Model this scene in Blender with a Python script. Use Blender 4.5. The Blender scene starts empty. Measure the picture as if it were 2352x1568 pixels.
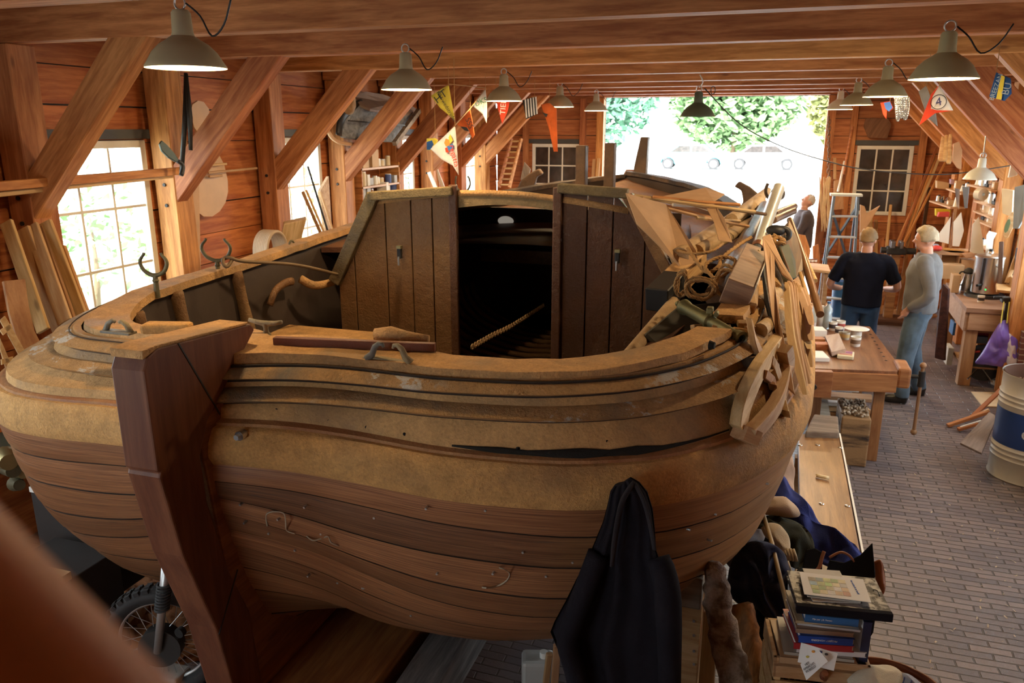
import bpy, math, random
from mathutils import Vector, Matrix, noise as mn
random.seed(7)
R = math.radians
PI = math.pi
SC = bpy.context.scene
COL = SC.collection
V = Vector
# ---------------------------------------------------------------- camera frame (18 mm on a 23.5 mm wide sensor)
F = 2352 * 18 / 23.5
YAW, PIT, CH = R(18.07), R(15.13), 2.7
cf = V((-math.sin(YAW) * math.cos(PIT), math.cos(YAW) * math.cos(PIT), -math.sin(PIT)))
cr = V((math.cos(YAW), math.sin(YAW), 0))
cu = cr.cross(cf)
CAM = V((0, 0, CH))
def ray(x, y): return cf * F + cr * (x - 1176) - cu * (y - 784)
def pz(x, y, z): d = ray(x, y); return CAM + d * ((z - CH) / d.z)      # where a sight line meets the level z
def py(x, y, Y): d = ray(x, y); return CAM + d * (Y / d.y)
def px(x, y, X): d = ray(x, y); return CAM + d * (X / d.x)
# ---------------------------------------------------------------- materials
MATS = {}
def newmat(name):
    m = bpy.data.materials.new(name); m.use_nodes = True
    nt = m.node_tree; b = nt.nodes['Principled BSDF']
    return m, nt, b
def N(nt, t, **k):
    n = nt.nodes.new(t)
    for a, v in k.items():
        if a.startswith('i_'):
            n.inputs[a[2:].replace('_', ' ')].default_value = v
        else: setattr(n, a, v)
    return n
def ramp(nt, fac, stops):
    r = nt.nodes.new('ShaderNodeValToRGB')
    e = r.color_ramp.elements
    while len(e) < len(stops): e.new(.5)
    for i, (p, c) in enumerate(stops):
        e[i].position = p; e[i].color = (c[0], c[1], c[2], 1)
    nt.links.new(fac, r.inputs[0]); return r.outputs[0]
def mixc(nt, fac, a, b, mode='MIX'):
    m = nt.nodes.new('ShaderNodeMix'); m.data_type = 'RGBA'; m.blend_type = mode
    for s, v in ((m.inputs[0], fac), (m.inputs[6], a), (m.inputs[7], b)):
        if isinstance(v, (int, float)): s.default_value = v
        elif isinstance(v, tuple): s.default_value = (v[0], v[1], v[2], 1)
        else: nt.links.new(v, s)
    return m.outputs[2]
def math_(nt, op, a, b=0.0, c=None):
    m = nt.nodes.new('ShaderNodeMath'); m.operation = op
    for s, v in zip(m.inputs, (a, b, c)):
        if v is None: continue
        if isinstance(v, (int, float)): s.default_value = v
        else: nt.links.new(v, s)
    return m.outputs[0]
def bump(nt, b, h, strength=.3, dist=.01):
    n = nt.nodes.new('ShaderNodeBump'); n.inputs['Strength'].default_value = strength
    n.inputs['Distance'].default_value = dist
    nt.links.new(h, n.inputs['Height']); nt.links.new(n.outputs[0], b.inputs['Normal'])
def coords(nt, uv=False, rnd=True):
    t = nt.nodes.new('ShaderNodeTexCoord'); o = t.outputs['UV' if uv else 'Object']
    if not rnd: return o, None
    oi = nt.nodes.new('ShaderNodeObjectInfo')
    s = nt.nodes.new('ShaderNodeVectorMath'); s.operation = 'SCALE'; s.inputs[0].default_value = (13.7, 7.3, 9.1)
    nt.links.new(oi.outputs['Random'], s.inputs['Scale'])
    a = nt.nodes.new('ShaderNodeVectorMath'); a.operation = 'ADD'
    nt.links.new(o, a.inputs[0]); nt.links.new(s.outputs[0], a.inputs[1])
    return a.outputs[0], oi.outputs['Random']
def noise(nt, vec, scale, detail=4, rough=.55, dist=0, sc=(1, 1, 1)):
    mp = nt.nodes.new('ShaderNodeMapping'); mp.inputs['Scale'].default_value = sc
    nt.links.new(vec, mp.inputs[0])
    n = N(nt, 'ShaderNodeTexNoise', i_Scale=scale, i_Detail=detail, i_Roughness=rough, i_Distortion=dist)
    nt.links.new(mp.outputs[0], n.inputs['Vector']); return n.outputs['Fac']
def plain(name, col, rough=.6, metal=0, var=.08, bumps=0, bscale=60, spec=.5, coat=0, alpha=None, trans=0, emit=None, es=1, sheen=0, sub=0):
    if name in MATS: return MATS[name]
    m, nt, b = newmat(name)
    vec, rnd = coords(nt)
    f = noise(nt, vec, 6, 5)
    c = ramp(nt, f, [(.3, [x * (1 - var) for x in col]), (.7, [min(1, x * (1 + var)) for x in col])])
    nt.links.new(c, b.inputs['Base Color'])
    b.inputs['Roughness'].default_value = rough; b.inputs['Metallic'].default_value = metal
    b.inputs['Specular IOR Level'].default_value = spec; b.inputs['Coat Weight'].default_value = coat
    b.inputs['Transmission Weight'].default_value = trans
    b.inputs['Sheen Weight'].default_value = sheen
    b.inputs['Subsurface Weight'].default_value = sub
    if sub: b.inputs['Subsurface Scale'].default_value = .01
    if bumps:
        bump(nt, b, noise(nt, vec, bscale, 6), bumps, .004)
    if emit:
        b.inputs['Emission Color'].default_value = (*emit, 1); b.inputs['Emission Strength'].default_value = es
    MATS[name] = m; return m
def wood(name, light, dark, ax='x', rough=.6, s=1.0, bumps=.25, knots=.6, var=.2, spec=.35, uv=False, board=None, coat=0):
    """grain stretched along ax; board=(axis, size) varies the tone board by board"""
    if name in MATS: return MATS[name]
    m, nt, b = newmat(name)
    vec, rnd = coords(nt, uv)
    sc = {'x': (.8, 9, 9), 'y': (9, .8, 9), 'z': (9, 9, .8)}[ax]
    g = noise(nt, vec, 2.6 * s, 9, .62, .35, sc)
    fine = noise(nt, vec, 16 * s, 3, .6, 0, sc)
    big = noise(nt, vec, 1.1, 3, .5, .3, tuple(math.sqrt(v) * .6 for v in sc))
    col = ramp(nt, g, [(.38, dark), (.5, [(a + c) / 2 for a, c in zip(light, dark)]), (.61, light)])
    col = mixc(nt, math_(nt, 'MULTIPLY', fine, .5), col, tuple(x * .55 for x in dark))
    v = math_(nt, 'MULTIPLY_ADD', big, var * 3, 1 - var * 1.5)
    v2 = math_(nt, 'MULTIPLY_ADD', rnd, .34, .83)
    if board:
        sp = nt.nodes.new('ShaderNodeSeparateXYZ'); nt.links.new(vec if uv else nt.nodes['Texture Coordinate'].outputs['Object'], sp.inputs[0])
        fl = math_(nt, 'FLOOR', math_(nt, 'DIVIDE', sp.outputs['xyz'.index(board[0])], board[1]))
        wn = N(nt, 'ShaderNodeTexWhiteNoise', noise_dimensions='1D'); nt.links.new(fl, wn.inputs['W'])
        v2 = math_(nt, 'MULTIPLY', v2, math_(nt, 'MULTIPLY_ADD', wn.outputs['Value'], .5, .72))
    hv = nt.nodes.new('ShaderNodeHueSaturation'); nt.links.new(col, hv.inputs['Color'])
    nt.links.new(math_(nt, 'MULTIPLY', v, v2), hv.inputs['Value'])
    nt.links.new(math_(nt, 'MULTIPLY_ADD', rnd, .02, .49), hv.inputs['Hue'])
    out = hv.outputs[0]
    if knots:
        vo = N(nt, 'ShaderNodeTexVoronoi', i_Scale=1.6); mp = nt.nodes.new('ShaderNodeMapping')
        mp.inputs['Scale'].default_value = tuple({'x': (.9, 2.6, 2.6), 'y': (2.6, .9, 2.6), 'z': (2.6, 2.6, .9)}[ax])
        nt.links.new(vec, mp.inputs[0]); nt.links.new(mp.outputs[0], vo.inputs['Vector'])
        k = ramp(nt, vo.outputs['Distance'], [(.03, (1, 1, 1)), (.075, (0, 0, 0))])
        out = mixc(nt, math_(nt, 'MULTIPLY', k, knots), out, tuple(x * .3 for x in dark))
    nt.links.new(out, b.inputs['Base Color'])
    b.inputs['Roughness'].default_value = rough; b.inputs['Specular IOR Level'].default_value = spec
    b.inputs['Coat Weight'].default_value = coat
    if bumps: bump(nt, b, math_(nt, 'ADD', g, math_(nt, 'MULTIPLY', fine, .5)), bumps, .004)
    MATS[name] = m; return m
def dusty(name, base, dust, lo=.42, hi=.58, rough=.85, bs=.6, uv=False, scale=3.0, sc=(1, 1, 1), chips=None):
    """old paint or wood under a crust of sawdust"""
    if name in MATS: return MATS[name]
    m, nt, b = newmat(name)
    vec, rnd = coords(nt, uv)
    f = noise(nt, vec, scale, 7, .6, .4, sc)
    k = ramp(nt, f, [(lo, (0, 0, 0)), (hi, (1, 1, 1))])
    fine = noise(nt, vec, 90, 4, .7)
    mid = noise(nt, vec, 14, 5, .65, .2)
    d = ramp(nt, math_(nt, 'MULTIPLY_ADD', fine, .5, math_(nt, 'MULTIPLY', mid, .5)), [(.32, [x * .6 for x in dust]), (.68, [min(1, x * 1.25) for x in dust])])
    c = mixc(nt, k, base, d)
    if chips:
        ch = math_(nt, 'MULTIPLY', ramp(nt, noise(nt, vec, 5, 6, .75), [(.54, (0, 0, 0)), (.58, (1, 1, 1))]), ramp(nt, noise(nt, vec, 1.3, 2), [(.5, (0, 0, 0)), (.56, (1, 1, 1))]))
        c = mixc(nt, math_(nt, 'MULTIPLY', ch, .8), c, chips)
    nt.links.new(c, b.inputs['Base Color'])
    nt.links.new(math_(nt, 'MULTIPLY_ADD', k, .3, rough - .3), b.inputs['Roughness'])
    b.inputs['Specular IOR Level'].default_value = .3
    bump(nt, b, math_(nt, 'ADD', math_(nt, 'MULTIPLY', fine, .5), mid), bs, .016)
    MATS[name] = m; return m
# ---------------------------------------------------------------- mesh builder (vertices in world space)
class MB:
    def __init__(s): s.v = []; s.f = []; s.m = []; s.uv = {}
    def add(s, vs, fs, mi=0):
        o = len(s.v); s.v += [V(v) for v in vs]
        for f in fs: s.f.append(tuple(i + o for i in f)); s.m.append(mi)
        return s
    def box(s, c, d, M=None, mi=0):
        x, y, z = d[0] / 2, d[1] / 2, d[2] / 2; c = V(c)
        vs = [V((a * x, b * y, e * z)) for a in (-1, 1) for b in (-1, 1) for e in (-1, 1)]
        if M is not None: vs = [M @ v for v in vs]
        return s.add([v + c for v in vs], [(0, 1, 3, 2), (4, 6, 7, 5), (0, 4, 5, 1), (2, 3, 7, 6), (0, 2, 6, 4), (1, 5, 7, 3)], mi)
    def beam(s, p0, p1, w, h, up=(0, 0, 1), mi=0, w1=None, h1=None):
        p0, p1 = V(p0), V(p1); x = (p1 - p0).normalized(); y = V(up).cross(x)
        if y.length < 1e-4: y = V((0, 1, 0)).cross(x)
        y.normalize(); z = x.cross(y); w1 = w if w1 is None else w1; h1 = h if h1 is None else h1
        vs = [p + y * (a * ww / 2) + z * (b * hh / 2) for p, ww, hh in ((p0, w, h), (p1, w1, h1)) for a in (-1, 1) for b in (-1, 1)]
        return s.add(vs, [(0, 1, 3, 2), (4, 6, 7, 5), (0, 4, 5, 1), (2, 3, 7, 6), (0, 2, 6, 4), (1, 5, 7, 3)], mi)
    def tube(s, pts, r, n=8, closed=False, caps=True, mi=0, flat=1.0, up=None):
        pts = [V(p) for p in pts]; k = len(pts)
        rs = r if isinstance(r, (list, tuple)) else [r] * k
        prev = None; rings = []
        for i in range(k):
            a = pts[(i - 1) % k] if closed or i > 0 else pts[0]
            b = pts[(i + 1) % k] if closed or i < k - 1 else pts[-1]
            t = (b - a)
            t = t.normalized() if t.length > 1e-9 else V((0, 0, 1))
            if prev is None:
                u = V(up) if up else (V((0, 0, 1)) if abs(t.z) < .9 else V((1, 0, 0)))
            else: u = prev
            u = (u - t * u.dot(t)); u.normalize(); prev = u; w = t.cross(u)
            rings.append([pts[i] + (u * math.cos(2 * PI * j / n) + w * math.sin(2 * PI * j / n) * flat) * rs[i] for j in range(n)])
        vs = [p for q in rings for p in q]; fs = []
        for i in range(k if closed else k - 1):
            for j in range(n):
                a = i * n + j; b = i * n + (j + 1) % n; c = ((i + 1) % k) * n + (j + 1) % n; d = ((i + 1) % k) * n + j
                fs.append((a, b, c, d))
        if caps and not closed: fs += [tuple(range(n))[::-1], tuple((k - 1) * n + j for j in range(n))]
        return s.add(vs, fs, mi)
    def cyl(s, p0, p1, r0, r1=None, n=16, mi=0, caps=True): return s.tube([p0, p1], [r0, r0 if r1 is None else r1], n, caps=caps, mi=mi)
    def lathe(s, prof, c=(0, 0, 0), n=24, M=None, mi=0, caps=False):
        c = V(c); vs = []
        for r, z in prof:
            for j in range(n):
                v = V((r * math.cos(2 * PI * j / n), r * math.sin(2 * PI * j / n), z))
                vs.append((M @ v if M is not None else v) + c)
        fs = [(i * n + j, i * n + (j + 1) % n, (i + 1) * n + (j + 1) % n, (i + 1) * n + j) for i in range(len(prof) - 1) for j in range(n)]
        if caps: fs += [tuple(range(n))[::-1], tuple((len(prof) - 1) * n + j for j in range(n))]
        return s.add(vs, fs, mi)
    def prism(s, poly, h, M=None, mi=0):
        n = len(poly); vs = [V((x, y, -h / 2)) for x, y in poly] + [V((x, y, h / 2)) for x, y in poly]
        if M is not None: vs = [M @ v for v in vs]
        return s.add(vs, [tuple(range(n))[::-1], tuple(range(n, 2 * n))] + [(i, (i + 1) % n, n + (i + 1) % n, n + i) for i in range(n)], mi)
    def slab(s, pts, th, nrm=None, mi=0):
        """polygon of 3-D points given a thickness along its normal"""
        pts = [V(p) for p in pts]; n = len(pts)
        if nrm is None:
            nrm = V((0, 0, 0))
            for i in range(n): nrm += pts[i].cross(pts[(i + 1) % n])
        nrm = V(nrm).normalized() * th
        vs = pts + [p - nrm for p in pts]
        return s.add(vs, [tuple(range(n)), tuple(range(n, 2 * n))[::-1]] + [(i, n + i, n + (i + 1) % n, (i + 1) % n) for i in range(n)], mi)
    def grid(s, rows, mi=0, closed=False, uvs=None):
        n = len(rows[0]); o = len(s.v); s.v += [V(p) for r in rows for p in r]
        for i in range(len(rows) - 1):
            for j in range(n if closed else n - 1):
                j2 = (j + 1) % n
                if uvs: s.uv[len(s.f)] = [uvs(i, j), uvs(i, j + 1), uvs(i + 1, j + 1), uvs(i + 1, j)]
                s.f.append((o + i * n + j, o + i * n + j2, o + (i + 1) * n + j2, o + (i + 1) * n + j)); s.m.append(mi)
        return s
    def ball(s, c, r, n=12, m=8, mi=0, M=None):
        r = V(r) if not isinstance(r, (int, float)) else V((r, r, r)); c = V(c)
        rows = []
        for i in range(m + 1):
            a = PI * i / m; row = []
            for j in range(n):
                v = V((r.x * math.sin(a) * math.cos(2 * PI * j / n), r.y * math.sin(a) * math.sin(2 * PI * j / n), r.z * math.cos(a)))
                row.append((M @ v if M is not None else v) + c)
            rows.append(row)
        return s.grid(rows[::-1], mi, closed=True)
    def build(s, name, mat, parent=None, frame=None, smooth=False, bevel=0, sub=0, solid=0, seg=2):
        frame = frame or Matrix.Translation(sum(s.v, V()) / max(1, len(s.v)))
        inv = frame.inverted()
        me = bpy.data.meshes.new(name); me.from_pydata([inv @ v for v in s.v], [], s.f)
        for k in (mat if isinstance(mat, (list, tuple)) else [mat]): me.materials.append(k)
        for p, mi in zip(me.polygons, s.m): p.material_index = mi; p.use_smooth = bool(smooth)
        if s.uv:
            l = me.uv_layers.new(name='UVMap')
            for fi, uv in s.uv.items():
                for li, c in zip(me.polygons[fi].loop_indices, uv): l.data[li].uv = c
        me.validate(); me.update()
        if smooth == 'auto':
            me.polygons.foreach_set('use_smooth', [True] * len(me.polygons))
            me.set_sharp_from_angle(angle=R(38))
        o = bpy.data.objects.new(name, me); COL.objects.link(o)
        if parent is not None:
            o.parent = parent; o.matrix_basis = parent_M(parent).inverted() @ frame
            o['_w'] = [c for r_ in frame for c in r_]
        else: o.matrix_basis = frame
        if solid:
            q = o.modifiers.new('s', 'SOLIDIFY'); q.thickness = solid; q.offset = -1
        if bevel:
            q = o.modifiers.new('b', 'BEVEL'); q.width = bevel; q.segments = seg; q.limit_method = 'ANGLE'; q.angle_limit = R(35)
        if sub:
            q = o.modifiers.new('u', 'SUBSURF'); q.levels = sub; q.render_levels = sub
        return o
def parent_M(o):
    M = o.matrix_basis.copy(); p = o.parent
    while p is not None: M = p.matrix_basis @ M; p = p.parent
    return M
def frame_x(p0, p1, up=(0, 0, 1)):
    p0, p1 = V(p0), V(p1); x = (p1 - p0).normalized(); y = V(up).cross(x)
    if y.length < 1e-4: y = V((0, 1, 0)).cross(x)
    y.normalize(); z = x.cross(y)
    M = Matrix((x, y, z)).transposed().to_4x4(); M.translation = (p0 + p1) / 2; return M
def frameZ(c, rz=0): return Matrix.Translation(c) @ Matrix.Rotation(rz, 4, 'Z')
def plank(name, p0, p1, w, h, mat, parent=None, up=(0, 0, 1), bevel=.004, w1=None, h1=None):
    """a straight timber with its grain along its length"""
    return MB().beam(p0, p1, w, h, up, 0, w1, h1).build(name, mat, parent, frame_x(p0, p1, up), bevel=bevel, seg=1)
def tag(o, label, cat=None, group=None, kind=None):
    if label: o['label'] = label
    if cat: o['category'] = cat
    if group: o['group'] = group
    if kind: o['kind'] = kind
    return o
def thing(name, label, cat, loc=(0, 0, 0), rz=0, group=None):
    o = bpy.data.objects.new(name, None); COL.objects.link(o); o.empty_display_size = .05
    o.matrix_basis = frameZ(loc, rz); return tag(o, label, cat, group)
def struct(o): o['kind'] = 'structure'; return o
def dup(root, loc=None, rz=None, label=None, M=None, group=None, scale=None):
    r = root.copy(); COL.objects.link(r)
    if M is not None: r.matrix_basis = M
    else:
        r.matrix_basis = frameZ(loc if loc is not None else root.location, rz if rz is not None else 0)
    if scale: r.scale = (scale,) * 3 if isinstance(scale, (int, float)) else scale
    if label: r['label'] = label
    if group: r['group'] = group
    def rec(a, b):
        for ch in list(a.children):
            c = ch.copy(); COL.objects.link(c); c.parent = b; rec(ch, c)
    rec(root, r); return r
def smooth_path(pts, k=6):
    pts = [V(p) for p in pts]; out = []
    for i in range(len(pts) - 1):
        a = pts[max(0, i - 1)]; b = pts[i]; c = pts[i + 1]; d = pts[min(len(pts) - 1, i + 2)]
        for j in range(k):
            t = j / k
            out.append(.5 * ((2 * b) + (c - a) * t + (2 * a - 5 * b + 4 * c - d) * t * t + (3 * b - a - 3 * c + d) * t ** 3))
    out.append(pts[-1]); return out
def interp(keys, x):
    for (a, b), (c, d) in zip(keys, keys[1:]):
        if x <= c:
            t = max(0, (x - a) / (c - a)); return b + (d - b) * t
    return keys[-1][1]
# ---- common materials
fir = wood('fir_timber', (.64, .275, .10), (.34, .115, .034), 'x', rough=.62)
firz = wood('fir_post', (.56, .27, .11), (.30, .105, .034), 'z', rough=.62)
pine = wood('pale_pine', (.72, .50, .27), (.50, .29, .12), 'x', rough=.6)
pale = wood('pale_board', (.66, .42, .22), (.48, .26, .12), 'x', rough=.65)
oak = wood('bench_wood', (.42, .22, .10), (.22, .10, .045), 'x', rough=.45)
grey_wood = wood('weathered_wood', (.40, .33, .26), (.22, .17, .13), 'x', rough=.8)
dark_wood = wood('dark_wood', (.17, .09, .05), (.07, .032, .018), 'x', rough=.5)
mahog = wood('mahogany', (.36, .13, .06), (.17, .05, .025), 'x', rough=.4)
white = plain('white_paint', (.8, .79, .75), .5, var=.04)
cream = plain('cream_enamel', (.62, .58, .47), .35, var=.05)
blackm = plain('black_iron', (.03, .03, .032), .5, .4)
steel = plain('bright_steel', (.62, .62, .63), .25, 1.0)
zinc = plain('galvanised_steel', (.5, .51, .52), .4, .9)
rubber = plain('black_rubber', (.025, .025, .027), .75, bumps=.3)
paper = plain('white_paper', (.82, .81, .8), .8, var=.03)
card = plain('brown_cardboard', (.50, .33, .19), .8, var=.08)
brass = plain('dull_brass', (.30, .25, .12), .45, .8, var=.25)
rope = plain('old_rope', (.36, .20, .075), .9, bumps=1, bscale=180)
glassm = plain('clear_glass', (.95, .98, .98), .03, trans=1.0, var=0)
# ================================================================ THE SHED
XL, XR, YF, YB, ZJ, ZC = -4.65, 2.65, -2.2, 13.4, 3.2, 3.47
wallm = wood('wall_boards', (.74, .285, .08), (.43, .125, .03), 'y', rough=.6, board=('z', .26), var=.22)
wallbm = wood('back_wall_boards', (.66, .27, .10), (.40, .13, .042), 'x', rough=.6, board=('z', .26), var=.22)
ceilm = wood('ceiling_boards', (.40, .22, .10), (.24, .11, .05), 'y', rough=.7, board=('x', .2))
def boards_wall(name, along, fixed, a0, a1, z0, z1, holes, mat, inward):
    """horizontal lapped boards with openings; along = 'x' or 'y'"""
    mb = MB(); h = .26; rng = random.Random(name); k = 0; z = z0
    while z < z1 - .01:
        zt = min(z + h, z1); cuts = [(a0, a1)]
        for (b0, b1, c0, c1) in holes:
            if c0 < zt - .005 and c1 > z + .005:
                nc = []
                for (s, e) in cuts:
                    if b1 <= s or b0 >= e: nc.append((s, e)); continue
                    # partly overlapping boards keep the strip outside the hole
                    if b0 > s: nc.append((s, b0))
                    if b1 < e: nc.append((b1, e))
                    if c0 > z + .01: nc2 = (max(b0, s), min(b1, e), z, c0); strip(mb, along, fixed, nc2, inward, 0)
                    if c1 < zt - .01: nc2 = (max(b0, s), min(b1, e), c1, zt); strip(mb, along, fixed, nc2, inward, 0)
                cuts = nc
        for (s, e) in cuts: strip(mb, along, fixed, (s, e, z, zt), inward, rng.uniform(-.003, .003))
        z += h; k += 1
    fr = Matrix.Translation((0, 0, 0))
    o = mb.build(name, mat, None, fr); struct(o); return o
def strip(mb, along, fixed, q, inw, dz):
    s, e, z0, z1 = q; z0 += .006; z1 -= .004 
    t = .035; lean = .012
    pts = []
    for a in (s, e):
        for (d, z) in ((0, z0 + dz), (lean * 0, z1 + dz), (t - lean, z1 + dz), (t, z0 + dz)):
            dd = fixed + inw * d
            pts.append((a, dd, z) if along == 'x' else (dd, a, z))
    mb.add(pts, [(0, 1, 2, 3), (7, 6, 5, 4), (0, 4, 5, 1), (1, 5, 6, 2), (2, 6, 7, 3), (3, 7, 4, 0)])
LW = [(4.04, 5.07), (6.66, 7.6), (9.2, 9.95), (11.75, 12.5)]      # windows in the left wall
lh = [(a, b, 1.2, 2.62) for a, b in LW] + [(1.2, 2.4, 1.2, 2.62), (-1.2, .0, 1.2, 2.62)]
boards_wall('wall_left', 'y', XL - .035, YF, YB, 0, 3.5, lh, wallm, 1)
rh = [(4.1, 5.0, 1.1, 2.6), (5.4, 6.35, 1.1, 2.6), (6.75, 7.6, 1.1, 2.6), (8.0, 8.9, 1.1, 2.6), (9.25, 10.02, 1.1, 2.4), (10.35, 11.05, 1.1, 2.4)]
boards_wall('wall_right', 'y', XR + .035, YF, YB, 0, 3.5, rh, wallm, -1)
DX0, DX1 = -2.74, .72
boards_wall('wall_back', 'x', YB + .035, XL, XR, 0, 3.5, [(DX0, DX1, -.1, 3.2), (-4.0, -3.17, 1.42, 2.46), (1.19, 1.98, 1.42, 2.46)], wallbm, -1)
boards_wall('wall_front', 'x', YF - .035, XL, XR, 0, 3.5, [(-3.4, -1.9, 1.0, 2.5)], wallbm, 1)  # opening added to give soft daylight from behind the camera
# dark outer skin behind the boards so that no light leaks through the joints
skin = plain('tarred_outer_boards', (.05, .04, .035), .9)
def skin_wall(name, along, fixed, a0, a1, holes):
    mb = MB(); xs = sorted({a0, a1, *[h[0] for h in holes], *[h[1] for h in holes]})
    for s, e in zip(xs, xs[1:]):
        hz = sorted([(max(0, h[2]), h[3]) for h in holes if h[0] <= s + 1e-6 and h[1] >= e - 1e-6]); z = 0
        for (c, d) in hz + [(3.5, 3.5)]:
            if c > z + .01:
                c_ = ((s + e) / 2, fixed, (z + c) / 2) if along == 'x' else (fixed, (s + e) / 2, (z + c) / 2)
                mb.box(c_, ((e - s), .05, c - z) if along == 'x' else (.05, e - s, c - z))
            z = max(z, d)
    struct(mb.build(name, skin, None, Matrix.Identity(4)))
skin_wall('wall_left_outer', 'y', XL - .062, YF, YB + .06, lh)
skin_wall('wall_right_outer', 'y', XR + .062, YF, YB + .06, rh)
skin_wall('wall_back_outer', 'x', YB + .062, XL, XR, [(DX0, DX1, 0, 3.2), (-4.0, -3.17, 1.42, 2.46), (1.19, 1.98, 1.42, 2.46)])
skin_wall('wall_front_outer', 'x', YF - .062, XL, XR, [(-3.4, -1.9, 1.0, 2.5)])
struct(MB().box(((XL + XR) / 2, (YF + YB) / 2, ZC + .03), (XR - XL + .2, YB - YF + .2, .05)).build('ceiling', ceilm, None, Matrix.Identity(4)))
# ---- floor: clinker bricks laid on edge, courses running across the shed
def floor_mat():
    m, nt, b = newmat('clinker_floor')
    t = nt.nodes.new('ShaderNodeTexCoord'); o = t.outputs['Object']
    wob = N(nt, 'ShaderNodeTexNoise', i_Scale=3.0, i_Detail=3.0); nt.links.new(o, wob.inputs['Vector'])
    ad = nt.nodes.new('ShaderNodeVectorMath'); ad.operation = 'MULTIPLY_ADD'; ad.inputs[1].default_value = (.03, .03, 0)
    nt.links.new(wob.outputs['Color'], ad.inputs[0]); nt.links.new(o, ad.inputs[2])
    br = N(nt, 'ShaderNodeTexBrick', offset=.5, i_Scale=1.0)
    br.inputs['Brick Width'].default_value = .205; br.inputs['Row Height'].default_value = .058
    br.inputs['Mortar Size'].default_value = .0055; br.inputs['Mortar Smooth'].default_value = .5; br.inputs['Bias'].default_value = 0
    br.inputs['Color1'].default_value = (.225, .18, .19, 1); br.inputs['Color2'].default_value = (.11, .10, .13, 1)
    br.inputs['Mortar'].default_value = (.03, .026, .026, 1)
    nt.links.new(ad.outputs[0], br.inputs['Vector'])
    big = noise(nt, o, .9, 5, .6); md = noise(nt, o, 12, 6, .7); fi = noise(nt, o, 130, 3, .6)
    # brown wood dust gathers at the left, towards the boat
    sp = nt.nodes.new('ShaderNodeSeparateXYZ'); nt.links.new(o, sp.inputs[0])
    dustk = ramp(nt, math_(nt, 'ADD', math_(nt, 'MULTIPLY', sp.outputs['X'], -.22), math_(nt, 'MULTIPLY', big, .9)), [(.62, (0, 0, 0)), (.95, (1, 1, 1))])
    c = mixc(nt, math_(nt, 'MULTIPLY', md, .45), br.outputs['Color'], (.20, .16, .14))
    c = mixc(nt, math_(nt, 'MULTIPLY', dustk, .6), c, (.30, .135, .06))
    # scattered light chips and grains
    vo = N(nt, 'ShaderNodeTexVoronoi', i_Scale=38.0); nt.links.new(o, vo.inputs['Vector'])
    sparse = math_(nt, 'MULTIPLY', ramp(nt, vo.outputs['Distance'], [(.09, (1, 1, 1)), (.15, (0, 0, 0))]), ramp(nt, noise(nt, o, 7, 4, .7), [(.5, (0, 0, 0)), (.62, (1, 1, 1))]))
    c = mixc(nt, math_(nt, 'MULTIPLY', sparse, .6), c, (.48, .38, .27))
    nt.links.new(c, b.inputs['Base Color'])
    nt.links.new(math_(nt, 'MULTIPLY_ADD', md, .35, .2), b.inputs['Roughness'])
    b.inputs['Specular IOR Level'].default_value = .5
    h = math_(nt, 'MULTIPLY_ADD', br.outputs['Fac'], -1.0, math_(nt, 'ADD', math_(nt, 'MULTIPLY', md, .5), math_(nt, 'MULTIPLY', fi, .12)))
    bump(nt, b, h, .8, .012)
    return m
floor_m = floor_mat()
struct(MB().add([(-4.75, -2.3, 0), (2.75, -2.3, 0), (2.75, 13.5, 0), (-4.75, 13.5, 0)], [(0, 1, 2, 3)]).build('floor', floor_m, None, Matrix.Identity(4)))
# ---- windows
glass = None
def window_glass():
    m = bpy.data.materials.new('old_window_glass'); m.use_nodes = True; nt = m.node_tree; nt.nodes.clear()
    out = nt.nodes.new('ShaderNodeOutputMaterial'); tr = N(nt, 'ShaderNodeBsdfTransparent'); tr.inputs[0].default_value = (.93, .95, .94, 1)
    gl = N(nt, 'ShaderNodeBsdfGlossy'); gl.inputs['Roughness'].default_value = .05
    mx = nt.nodes.new('ShaderNodeMixShader'); mx.inputs[0].default_value = .06
    nt.links.new(tr.outputs[0], mx.inputs[1]); nt.links.new(gl.outputs[0], mx.inputs[2])
    nt.links.new(mx.outputs[0], out.inputs[0]); return m
wglass = window_glass()
unlit_glass = plain('unlit_interior_glass', (.035, .03, .028), .12, var=.5, spec=.6)  # opaque dark colour stands in for the unlit space behind the pane
wpaint = plain('window_paint', (.74, .73, .68), .5, var=.06)
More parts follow.
